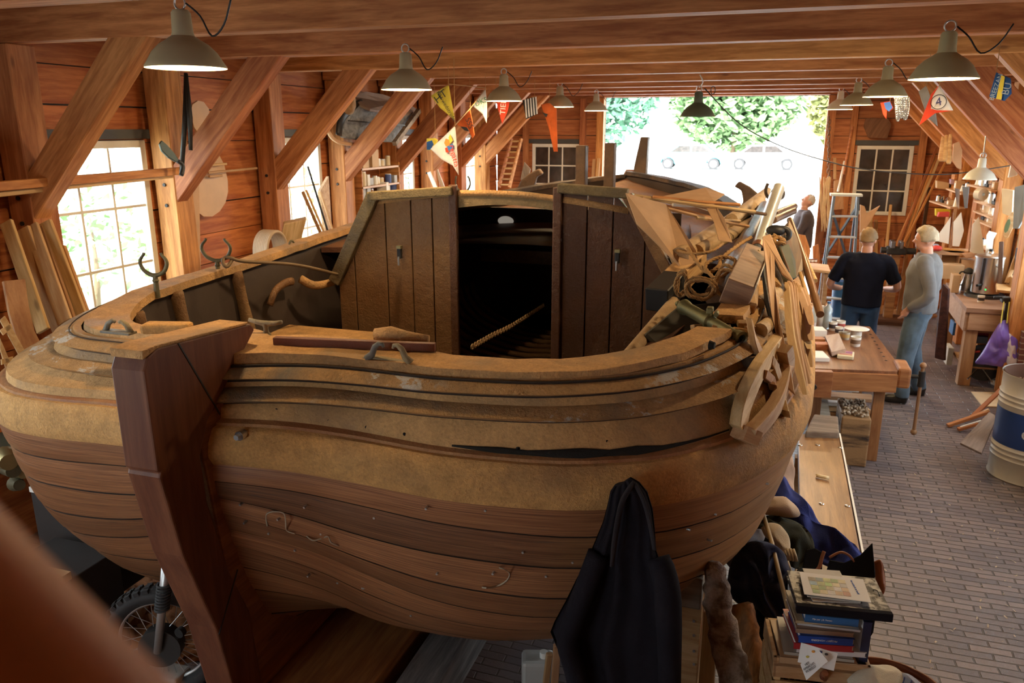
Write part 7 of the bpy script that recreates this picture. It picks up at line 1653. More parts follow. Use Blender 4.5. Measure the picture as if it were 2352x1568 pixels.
# plywood oval leeboard pattern hanging on the wall between third and fourth joist
Mw = lambda y, z: V((-4.60, y, z))
def wallpoly(L, X): return [px(x, y, X) for x, y in L]
ov = wallpoly([(438, 262), (442, 240), (455, 231), (468, 234), (480, 250), (482, 275), (475, 292), (470, 305), (498, 345), (515, 378), (523, 412), (524, 440), (518, 465), (505, 485), (488, 497), (468, 497), (456, 488), (450, 470), (452, 300), (446, 292)], -4.55)
o = MB().slab(ov, .02, (1, 0, 0)).build('plywood_oval', plain('pale_plywood', (.62, .42, .27), .6, var=.08)); tag(o, 'pale plywood oar-blade shape hanging between the braces on the left', 'template')
o = tag(MB().slab(wallpoly([(440, 425), (457, 420), (462, 640), (428, 668)], -4.5), .03, (1, 0, 0)).build('upright_plank', pinkb), 'narrow pale plank standing left of the plywood oval', 'plank')
for i, (x0, y0, x1, y1) in enumerate(((478, 380, 520, 376), (478, 397, 590, 386), (480, 405, 510, 403))):
    a, b = px(x0, y0, -4.5), px(x1, y1, -4.5); tag(plank('dowel', a, b, .02, .02, pale), ['short lath across the oval, upper', 'longest lath across the oval, middle', 'short lath across the oval, lower'][i], 'lath')
# black folding anchor hanging beside the post
an = thing('iron_anchor', 'black iron anchor with one fluke hanging under the first lamp', 'anchor', px(424, 300, -4.2))
MB().tube([px(427, 168, -4.2), px(426, 260, -4.2), px(417, 395, -4.2)], [.014, .02, .016], 8).build('shank', blackm, an, smooth=True)
MB().tube([px(428, 170, -4.15), px(436, 270, -4.15), px(438, 345, -4.15)], [.012, .02, .014], 8).build('second_shank', blackm, an, smooth=True)
MB().slab([px(x, y, -4.1) for x, y in ((367, 330), (372, 322), (385, 333), (400, 350), (412, 368), (405, 372), (388, 362), (372, 346))], .02, (1, -.3, .2)).build('fluke', plain('green_iron', (.04, .06, .05), .4, .4), an, bevel=.004)
MB().tube(smooth_path([px(408, 370, -4.12), px(416, 375, -4.12), px(420, 385, -4.12), px(416, 403, -4.12)], 3), .016, 8).build('crown', blackm, an, smooth=True)
# ---- shelf between posts 4 and 5
sh = thing('wall_shelf', 'wooden shelf unit crowded with boxes and cans between two left windows', 'shelf', (-4.5, 8.45, 1.2))
zs = [px(830, y, -4.45).z for y in (388, 430, 463, 494)]
ys0, ys1 = 7.98, 8.94
for z in zs: MB().box((-4.5, (ys0 + ys1) / 2, z), (.26, ys1 - ys0, .022)).build('board', plain('shelf_pale', (.60, .40, .28), .6), sh)
for y in (ys0 + .01, ys1 - .01): MB().box((-4.5, y, (zs[0] + zs[-1]) / 2), (.26, .02, zs[0] - zs[-1] + .1)).build('side_panel', fir, sh)
rng = random.Random(11)
tins = [('tin_can', 'can'), ('small_box', 'box'), ('paint_pot', 'pot'), ('jar', 'jar')]
colsn = [('white', (.75, .72, .66)), ('brown', (.35, .2, .1)), ('cream', (.66, .55, .38)), ('blue', (.06, .1, .3)), ('grey', (.4, .4, .4)), ('red', (.4, .06, .04))]
spots = ['at the left end', 'left of the middle', 'in the middle', 'right of the middle', 'at the right end', 'tucked behind']
for si, z in enumerate(zs):
    y = ys0 + .06; k = 0
    while y < ys1 - .08:
        kind, cat = tins[rng.randrange(4)]; cn, cc = colsn[rng.choice([0, 0, 1, 2, 2, 3, 4, 5])]
        w_ = rng.uniform(.05, .12); h = rng.uniform(.07, .19 if si else .14); x = -4.46 + rng.uniform(-.04, .03)
        m = plain('goods_' + cn, cc, .6)
        lb = '%s %s on the %s shelf, %s' % (cn, kind.replace('_', ' '), ['top', 'second', 'third', 'lowest'][si], spots[min(5, int((y - ys0) / .19))] + (' at the front' if k % 2 else ''))
        if kind in ('small_box',):
            o = MB().box((x, y + w_ / 2, z + .012 + h / 2), (rng.uniform(.08, .15), w_, h), Matrix.Rotation(rng.uniform(-.2, .2), 3, 'Z')).build(kind, m, bevel=.003)
            tag(o, lb, cat, 'goods on the left shelf')
        else:
            t = thing(kind, lb, cat, (x, y + w_ / 2, z + .012), group='goods on the left shelf'); r = min(w_ / 2, .045)
            MB().cyl((x, y + w_ / 2, z + .012), (x, y + w_ / 2, z + .012 + h * .8), r, n=16).build('body', m, t, smooth='auto')
            MB().cyl((x, y + w_ / 2, z + .012 + h * .8), (x, y + w_ / 2, z + .012 + h * .86), r * .9, n=16).build('lid', white if k % 2 else zinc, t, smooth='auto')
        y += w_ + rng.uniform(.005, .03); k += 1
# boxes piled on top of the shelf unit
for i, (x_, y_, w_, h_, m_, lb) in enumerate(((828, 372, .14, .14, card, 'brown carton on top of the shelf unit, left'), (850, 366, .16, .20, card, 'taller brown carton on top of the shelf unit, right'), (812, 382, .1, .06, white, 'small white box on top of the shelf unit'))):
    q = px(x_, y_, -4.45); MBo = MB().box((q.x, q.y, zs[0] + .012 + h_ / 2), (.14, w_, h_)).build('carton', m_, bevel=.003); tag(MBo, lb, 'box')
# ---- grey wooden hull-shaped tub hung over the windows (half model of a rowing boat / duck boat)
tb = thing('small_punt', 'small grey wooden punt with rounded deck hung high between the left braces', 'boat', px(880, 265, -4.2))
gw = wood('blue_grey_planks', (.36, .37, .38), (.18, .18, .19), 'x', rough=.7)
deck = [px(x, y, X) for x, y, X in ((815, 212, -4.35), (840, 211, -4.3), (880, 216, -4.25), (925, 232, -4.2), (962, 252, -4.15), (940, 262, -4.1), (900, 258, -4.1), (850, 250, -4.15), (826, 240, -4.25), (815, 222, -4.35))]
MB().slab(deck, .03, (.4, -.3, .9)).build('curved_deck', plain('greyish_brown_deck', (.25, .17, .13), .7, var=.2), tb, bevel=.006)
MB().slab([px(x, y, X) for x, y, X in ((826, 242, -4.25), (902, 258, -4.12), (950, 262, -4.1), (905, 326, -4.15), (845, 324, -4.25), (784, 314, -4.35), (792, 275, -4.35))], .03, (.8, -.5, .2)).build('side_planks', gw, tb, bevel=.004)
MB().beam(px(800, 277, -4.2), px(930, 288, -4.04), .01, .014).build('plank_gap', blackm, tb)
MB().beam(px(962, 254, -4.05), px(906, 330, -4.05), .05, .05).build('transom_edge', grey_wood, tb)
MB().tube(smooth_path([px(x, y, -4.3) for x, y in ((830, 238), (800, 252), (782, 280), (778, 310))], 4), .05, 10, flat=.5).build('dark_bow', blackm, tb, smooth=True)
MB().tube(smooth_path([px(x, y, -4.35) for x, y in ((754, 302), (765, 318), (785, 328), (830, 334))], 4), .02, 8).build('keel_strip', pinkb, tb, smooth=True)
o = tag(puff([(775, 225), (790, 212), (812, 214), (815, 240), (808, 262), (785, 262), (772, 245)], px(795, 240, -4.3), V((1, -.8, 0)), .1, .02, 4).build('canvas_bundle', cloth('tan_canvas', (.42, .26, .14)), smooth=True), 'tan canvas bundle hanging left of the small grey punt', 'bundle')
# ---- beside the boat on the left: coil, block, sticks
o = thing('ribbed_coil', 'pale ribbed coil of hose standing behind the left rail', 'coil', px(620, 565, -3.95))
c = px(622, 575, -3.95)
for k in range(9):
    MB().tube([c + V((-.06 + .015 * k, .14 * math.cos(t), .16 * math.sin(t))) for t in [2 * PI * i / 28 for i in range(28)]], .014, 8, closed=True).build('turn', plain('beige_hose', (.50, .38, .27), .6), o, smooth=True)
slab3('pine_block', 'thick square pine offcut standing behind the left rail', 'offcut', [(641, 574, 5.9), (652, 515, 5.9), (704, 503, 6.0), (690, 560, 6.0)], .09, pine, bevel=.006)
lean('forked pale stick leaning across the second window', 695, 440, 745, 555, -4.35, -4.1, .03, .02, pine, 'leaning_stick', 'stick')
lean('second tine of the forked stick by the second window', 703, 436, 752, 552, -4.35, -4.1, .02, .02, pine, 'leaning_stick', 'stick')
lean('dark thin rod leaning across the second window', 707, 382, 762, 560, -4.4, -4.05, .018, .018, blackm, 'leaning_rod', 'rod')
lean('thin pale lath right of the dark rod', 735, 440, 775, 560, -4.4, -4.1, .02, .015, pale, 'leaning_stick', 'stick')
tag(MB().slab(wallpoly([(735, 440), (755, 405), (762, 520), (750, 545)], -4.42), .03, (1, 0, 0)).build('wall_plank', pine), 'pine plank fixed upright right of the second window', 'plank')
for i, (x0, y0, x1, y1) in enumerate(((985, 395, 1000, 430), (998, 380, 1018, 430))):
    lean(['white plank end leaning behind the cabin, left', 'white plank end leaning behind the cabin, right'][i], x0, y0, x1 + (x1 - x0) * 3, y1 + (y1 - y0) * 3, -4.45, -4.15, .05, .02, white, 'white_plank', 'plank')
# small far crutches seen over the cabin roof
o = thing('far_crutch', 'slender iron crutch standing beyond the cabin roof on the left rail', 'crutch', py(1062, 437, 8.6))
MB().tube(smooth_path([py(x, y, 8.6) for x, y in ((1048, 404), (1046, 420), (1052, 434), (1062, 440), (1074, 436), (1080, 424), (1078, 410), (1074, 405))], 4), .011, 8).build('fork', iron_old, o, smooth=True)
# ---- ladder hung at the far left corner
ld = thing('wooden_ladder', 'reddish wooden ladder leaning in the far left corner', 'ladder', py(1155, 430, 12.0))
a0, a1, b0, b1 = py(1146, 430, 12.3), py(1175, 318, 12.6), py(1158, 428, 12.3), py(1178, 325, 12.6)
b0 = a0 + V((.30, 0, 0)) * .6; b1 = a1 + V((.28, 0, 0)) * .6
MB().beam(a0, a1, .03, .05).build('rail', fir, ld); MB().beam(b0, b1, .03, .05).build('rail', fir, ld)
for k in range(9): MB().cyl(a0.lerp(a1, (k + .5) / 9), b0.lerp(b1, (k + .5) / 9), .014).build('rung', pine, ld)
# offcuts in the window bay at the back
for i, (x0, x1, y0, y1) in enumerate(((1357, 1366, 365, 410), (1368, 1376, 363, 412))):
    a, b = py((x0 + x1) / 2, y1, 13.2), py((x0 + x1) / 2 + 3, y0, 13.28); tag(plank('offcut', a, b, .05, .02, pale, up=(0, 1, 0)), ['left', 'right'][i] + ' of two pale offcuts leaning beside the door opening', 'offcut')
slab3('grey_board', 'grey pointed board standing before the back window', 'board', [(1195, 412, 12.6), (1204, 372, 12.6), (1218, 388, 12.6), (1212, 420, 12.6)], .03, grey_wood)
# ---- pennants
def pennant(label, L, X, mat, extra=(), wave=.015, seed=0, name='pennant'):
    """L outline px (first edge = hoist) at depth given per corner"""
    t = thing(name, label, 'pennant', py(L[0][0], L[0][1], X), group='pennants hanging from the braces')
    pts = [py(x, y, X) for x, y in L]; c = sum(pts, V()) / len(pts); rows = []
    for s in (.01, .35, .7, 1):
        rows.append([c + (p - c) * s + V((0, mn.noise((c + (p - c) * s) * 5 + V((seed, 0, 0))) * wave, 0)) for q in range(1) for p in smooth_poly(pts)])
    MB().grid(rows, closed=True).build('cloth', mat, t, smooth=True, solid=.004)
    hi = max(pts, key=lambda p: p.z)
    if hi.z < 3.2: MB().tube([hi - V((0, 0, .01)), V((hi.x, hi.y, 3.21))], .0025, 5).build('cord', rope, t)
    return t
def smooth_poly(pts):
    out = []
    for i in range(len(pts)):
        for k in range(5): out.append(pts[i].lerp(pts[(i + 1) % len(pts)], k / 5))
    return out
def patch(t, L, X, mat, name='print'):
    pts = [py(x, y, X - .035) for x, y in L]
    n_ = V((0, -1, 0)); o = MB().slab(pts, .003, n_).build(name, mat, t); return o
def ptext(t, s, size, x, y, X, ang, mat):
    o_ = py(x, y, X - .045); ex_ = (cr * math.cos(ang) + cu * math.sin(ang)); up_ = (-cr * math.sin(ang) + cu * math.cos(ang))
    return text(s, size, mat, 'lettering', t, face_frame(o_, V((ex_.x, 0, ex_.z)), V((up_.x, 0, up_.z))))
yel = cloth('yellow_cloth', (.72, .60, .08), bs=80); red_ = cloth('red_cloth', (.68, .07, .035), bs=80); orange = cloth('orange_cloth', (.75, .16, .04), bs=80); whc = cloth('white_cloth', (.72, .72, .72), bs=80); bluec = cloth('blue_cloth', (.03, .10, .30), bs=80)
t = pennant('yellow pennant with black handwriting right of the second lamp', [(989, 220), (1030, 194), (1036, 230), (1044, 276), (1010, 248)], 6.3, yel); ptext(t, 'HH wedstrijden', .045, 1026, 246, 6.3, -1.05, inkb); ptext(t, 'HT', .09, 1012, 222, 6.3, .6, inkb)
t = pennant('white pennant with green lettering between yellow pennant and lamp', [(1084, 242), (1115, 203), (1119, 240), (1117, 283), (1108, 262)], 7.4, whc); ptext(t, 'DKS', .07, 1105, 234, 7.4, .35, plain('green_ink', (.03, .22, .1), .6))
t = pennant('red-orange pennant with black ship print under the white one', [(1046, 285), (1080, 250), (1090, 310), (1085, 318), (1076, 300)], 6.9, orange); ptext(t, 'SSS', .07, 1078, 283, 6.9, -1.2, inkb); patch(t, [(1057, 290), (1072, 292), (1078, 302), (1066, 299)], 6.9, inkb)
t = pennant('white pennant with orange, yellow and blue emblem at the left of the row', [(989, 342), (1045, 289), (1051, 350), (1053, 402), (1040, 380), (1015, 366)], 5.8, whc, seed=2)
patch(t, [(1020, 328), (1024, 318), (1034, 322), (1033, 334), (1024, 336)], 5.8, plain('p_orange', (.75, .25, .03), .6)); patch(t, [(1030, 316), (1034, 308), (1040, 322), (1034, 330)], 5.8, yel); patch(t, [(1027, 336), (1040, 330), (1042, 340), (1030, 346)], 5.8, plain('p_blue', (.02, .15, .5), .6)); patch(t, [(1022, 340), (1027, 338), (1031, 350), (1024, 350)], 5.8, red_)
ptext(t, 'regatta', .06, 1043, 358, 5.8, -1.4, red_)
t = pennant('small blue and yellow pennant behind the white emblem pennant', [(980, 318), (1000, 317), (1006, 322), (994, 345), (980, 345)], 7.6, yel); patch(t, [(980, 326), (992, 322), (996, 332), (988, 344), (980, 344)], 7.6, bluec)
t = pennant('small red pennant with white letters under the third lamp', [(1139, 232), (1170, 234), (1166, 255), (1153, 285)], 7.8, red_); ptext(t, 'TIEL', .08, 1156, 246, 7.8, 1.4, whc)
t = pennant('black and white striped flag left of the fourth lamp', [(1200, 230), (1228, 222), (1232, 262), (1208, 274)], 8.4, plain('flag_black', (.02, .02, .02), .8))
for k in range(5):
    x = 1205 + k * 6; patch(t, [(x, 229 - k * 1.6), (x + 3, 228 - k * 1.6), (x + 6, 270 - k * 2.2), (x + 3, 271 - k * 2.2)], 8.4, whc, 'white_stripe')
t = pennant('long orange streamer below the fourth lamp', [(1242, 240), (1262, 236), (1278, 250), (1281, 348), (1272, 348), (1262, 300), (1252, 268)], 8.6, orange); patch(t, [(1246, 258), (1258, 262), (1254, 270)], 8.6, inkb)
t = pennant('red and white pennant with a circled number 4 under the nearest right lamp', [(2158, 194), (2190, 253), (2150, 258), (2111, 287), (2140, 216)], 5.75, whc); 
patch(t, [(2157, 196), (2142, 222), (2138, 250), (2152, 253), (2188, 254), (2148, 260), (2111, 288), (2139, 216)], 5.75, red_, 'red_part')
c = py(2156, 234, 5.69); rr = .043
MB().tube([c + V((rr * math.cos(a), 0, rr * math.sin(a))) for a in [2 * PI * i / 30 for i in range(30)]], .0022, 5, closed=True).build('circle', inkb, t, smooth=True); text('4', .07, plain('navy_ink', (.02, .02, .15), .6), 'number', t, face_frame(c, V((.9, 0, .25)), V((-.25, 0, .9))))
t = pennant('blue pennant with yellow band and pale lettering, top right', [(2288, 166), (2322, 180), (2324, 215), (2308, 232), (2272, 222)], 5.6, bluec); patch(t, [(2300, 172), (2308, 176), (2300, 229), (2288, 227)], 5.6, yel, 'yellow_band'); ptext(t, 'BREEZAN', .036, 2288, 200, 5.6, 1.3, plain('pale_ink', (.3, .4, .5), .6)); ptext(t, 'BU', .055, 2313, 204, 5.6, 1.3, plain('pale_ink', (.3, .4, .5), .6))
t = pennant('little red and blue flag beside the hanging chain', [(2022, 236), (2044, 232), (2052, 248), (2042, 258), (2036, 250), (2036, 274), (2028, 262)], 7.6, red_); patch(t, [(2030, 236), (2044, 233), (2050, 247), (2042, 256), (2034, 250)], 7.6, plain('flag_blue', (.02, .1, .4), .7))
t = pennant('pale cloth hanging behind the number 4 pennant', [(2110, 210), (2128, 196), (2150, 262), (2154, 290), (2130, 270)], 6.4, cloth('grey_cloth', (.45, .43, .38)))
lnx = [py(1030, 192, 6.3), py(990, 222, 6.3), py(1045, 288, 5.8), py(1082, 248, 6.9)]
for i, (a_, b_, lb) in enumerate((((1030, 193, 6.3), (1115, 202, 7.4), 'cord from the yellow to the white green-lettered pennant'), ((1045, 288, 5.8), (1080, 249, 6.9), 'cord between the emblem pennant and the orange pennant'), ((1080, 249, 6.9), (1116, 203, 7.4), 'cord from the orange pennant up to the green-lettered one'))):
    tag(MB().tube([py(*a_), py(*b_)], .004, 5).build('string', rope), lb, 'cord')
# ---- bottom left: motorcycle, crates, handrail
mc = thing('motorcycle', 'dark motorcycle with knobbly tyre parked under the left side of the boat', 'motorcycle', pz(340, 1480, 0))
wc = V((-2.86, 2.92, .0)); wc = pz(378, 1470, .30); RW = .30
axl = V((.92, .38, 0)).normalized(); fwd_ = V((-axl.y, axl.x, 0)); fwd_ = V((1, 0, 0)) * .9 + V((0, -.4, 0)); fwd_ = V((.93, .36, 0)).normalized(); axl = V((.36, -.93, 0)).normalized()
def ringp(r, off=0, n=48): return [wc + fwd_ * (r * math.cos(2 * PI * i / n)) + V((0, 0, r * math.sin(2 * PI * i / n))) + axl * off for i in range(n)]
tyre = MB().tube(ringp(RW - .045), .042, 12, closed=True).build('tyre', rubber, mc, smooth=True)
mb = MB()
for i in range(40):
    a = 2 * PI * i / 40; rad = fwd_ * math.cos(a) + V((0, 0, math.sin(a))); tan = fwd_ * -math.sin(a) + V((0, 0, math.cos(a)))
    for o_ in (-.026, .0, .026):
        c = wc + rad * (RW - .006 - abs(o_) * .2) + axl * o_; M3 = Matrix((tan, axl, rad)).transposed()
        mb.box(c, (.026, .021, .02), M3)
mb.build('tread_blocks', rubber, tyre)
MB().tube(ringp(RW - .085), .012, 8, closed=True).build('wheel_rim', zinc, mc, smooth=True)
for i in range(32):
    a = 2 * PI * i / 32; rad = fwd_ * math.cos(a) + V((0, 0, math.sin(a))); a2 = a + (.5 if i % 2 else -.5); r2 = fwd_ * math.cos(a2) + V((0, 0, math.sin(a2)))
    MB().tube([wc + rad * (RW - .09), wc + r2 * .05 + axl * (.03 if i % 2 else -.03)], .0018, 4).build('spoke', zinc, mc)
MB().cyl(wc - axl * .05, wc + axl * .05, .06, n=24).build('hub', blackm, mc, smooth='auto'); MB().cyl(wc - axl * .0, wc + axl * .07, .10, n=28).build('brake_drum', plain('dark_drum', (.05, .05, .05), .4, .5), mc, smooth='auto')
f0 = wc + axl * .09; f1 = py(385, 1270, f0.y + .03)
MB().tube([f0, f0.lerp(f1, .5), f1], [.018, .02, .022], 12).build('fork_leg', zinc, mc, smooth=True)
mb = MB(); 
for k in range(9): 
    c = f0.lerp(f1, .45 + k * .03); mb.tube([c + fwd_ * (.03 * math.cos(t)) + axl * (.03 * math.sin(t)) for t in [2 * PI * i / 14 for i in range(14)]], .006, 6, closed=True)
mb.build('fork_gaiter', rubber, mc, smooth=True)
fe = [py(262, 1330, 3.02), py(285, 1300, 3.05), py(325, 1280, 3.08), py(372, 1272, 3.1), (py(420, 1285, 3.1))]
MB().tube(smooth_path(fe, 5), [.045] * 21, 12, flat=.35).build('mudguard', plain('silver_mudguard', (.30, .34, .36), .25, .7), mc, smooth=True)
o = tag(MB().box(pz(385, 1560, .06), (.2, .12, .12)).build('concrete_block', plain('pale_concrete', (.45, .42, .38), .9), bevel=.01), 'pale block on the floor under the motorcycle wheel', 'block')
# crates and trestle behind
c1 = thing('dark_crate', 'dark crate with white top edge left of the hull', 'crate', pz(110, 1160, .5))
a, b = px(60, 1115, -3.45), px(175, 1112, -3.1)
MB().box((-3.42, 3.05, .55), (.5, .35, .55)).build('crate_body', plain('black_ply', (.03, .025, .024), .7), c1, bevel=.005)
MB().box((-3.42, 2.885, .83), (.5, .03, .03)).build('white_edge', white, c1)
c2 = thing('dark_crate', 'lower dark box with pale timber lid edge left of the hull', 'crate', (-3.3, 2.8, 0))
MB().box((-3.28, 2.68, .30), (.42, .3, .6)).build('box_body', plain('black_ply', (.03, .025, .024), .7), c2, bevel=.005); MB().box((-3.28, 2.515, .62), (.42, .05, .04)).build('pale_lid_edge', pale, c2)
tk = thing('fuel_can', 'red fuel can with white mark beside the dark crate', 'can', px(95, 1075, -3.5))
c = px(92, 1078, -3.5)
MB().box(c, (.10, .07, .13)).build('can_body', plain('red_plastic', (.55, .03, .03), .35), tk, bevel=.02); MB().box(c + V((.035, -.037, .02)), (.02, .004, .03)).build('white_mark', white, tk)
o = thing('outboard_engine', 'brassy machine parts at the left edge behind the handrail', 'machine', px(30, 1080, -3.6))
for k, (x, y, r_) in enumerate(((20, 1070, .05), (45, 1085, .035), (50, 1078, .03), (10, 1050, .06), (35, 1110, .04))):
    q = px(x, y, -3.6); MB().cyl(q, q + V((.08, -.04, .02 * (k % 3))), r_, r_ * .7, 14).build('flange', brass if k % 2 else iron_old, o, smooth='auto')
tag(MB().box(px(25, 1025, -3.8), (.3, .3, .08)).build('green_lid', plain('dark_green', (.04, .05, .03), .5), bevel=.01), 'dark green lid under the left end of the wale', 'lid')
# standing battens behind
nl2 = V((1, -.6, .3)); pp = V((-3.3, 3.3, .5))
t_ = thing('pegged_batten', 'orange batten with small cross pegs standing behind the dark crate', 'batten', plane_hit(230, 1280, pp, nl2))
for q_ in ([(200, 1205), (215, 1198), (262, 1300), (245, 1342), (230, 1330)], [(203, 1270), (222, 1258), (226, 1266), (206, 1278)], [(232, 1252), (248, 1245), (252, 1252), (236, 1262)]):
    flat(q_, pp, nl2, .02).build('strip', pine, t_, bevel=.002)
tag(flat([(250, 1240), (298, 1275), (310, 1300), (262, 1295)], V((-3.1, 3.4, .3)), nl2, .02).build('curved_offcut', pale), 'pale curved offcut beside the pegged batten', 'offcut')
# shavings heaped on the floor
def shavings(name, label, cx, cy, rx, ry, hgt, n, seed, mats=None, kind='stuff'):
    rng = random.Random(seed); mb = MB()
    for k in range(n):
        a = rng.uniform(0, 2 * PI); r = math.sqrt(rng.random()); x, y = cx + rx * r * math.cos(a), cy + ry * r * math.sin(a)
        z = hgt * (1 - r * r) * rng.uniform(.6, 1) + .003; s = rng.uniform(.012, .035) * (1 if hgt > .02 else .32); d = rng.uniform(0, PI)
        u = V((math.cos(d), math.sin(d), rng.uniform(-.3, .3))) * s; w_ = V((-math.sin(d), math.cos(d), rng.uniform(-.5, .5))) * s * .4
        c = V((x, y, z)); mb.add([c - u - w_, c + u - w_ + V((0, 0, s * .3)), c + u + w_ + V((0, 0, s * .5)), c - u + w_], [(0, 1, 2, 3)])
    if hgt > .02:
        mb.grid([[V((cx + rx * 1.02 * s * math.cos(2 * PI * i / 24), cy + ry * 1.02 * s * math.sin(2 * PI * i / 24), max(.001, hgt * .85 * (1 - s * s)))) for i in range(25)] for s in (.01, .3, .6, .85, 1)])
    return tag(mb.build(name, mats or plain('orange_shavings', (.50, .22, .09), .9, var=.3)), label, 'shavings', kind=kind)
shavings('wood_shavings', 'heap of reddish shavings on the floor behind the motorcycle wheel', -3.3, 3.6, .9, 1.0, .10, 2600, 1)
shavings('wood_shavings', 'thin spread of pale shavings over the brick floor at the right', 1.3, 6.0, 1.1, 3.5, .004, 520, 2, plain('pale_shavings', (.5, .41, .31), .9, var=.2))
shavings('wood_shavings', 'orange sawdust drift on the floor behind the two men', 1.5, 12.9, 1.0, .5, .05, 1500, 3, plain('orange_sawdust', (.58, .30, .12), .9, var=.2))
# the handrail right in front of the camera
d0, d1 = ray(-60, 1110).normalized() * .21, ray(470, 1640).normalized() * .19
n1 = (d1 - d0).normalized(); inn = (cr * -1 - cu).normalized(); inn = (inn - n1 * inn.dot(n1)).normalized()
cen0, cen1 = CAM + d0 - n1 * .25 + inn * .030, CAM + d1 + n1 * .25 + inn * .030
tag(MB().tube([cen0, cen1], .026, 24).build('stair_handrail', wood('handrail_wood', (.62, .25, .12), (.5, .18, .08), 'x', rough=.5, knots=0), None, frame_x(cen0, cen1), smooth='auto'), 'blurred reddish-brown handrail close to the camera at the lower left', 'handrail')
tag(MB().tube([cen0 + inn * .09, cen1 + inn * .09], .05, 24).build('stair_rail_board', wood('handrail_wood', (.62, .25, .12), (.5, .18, .08), 'x', rough=.5, knots=0), None, frame_x(cen0, cen1), smooth='auto'), 'thicker rail body just under the blurred handrail', 'handrail')
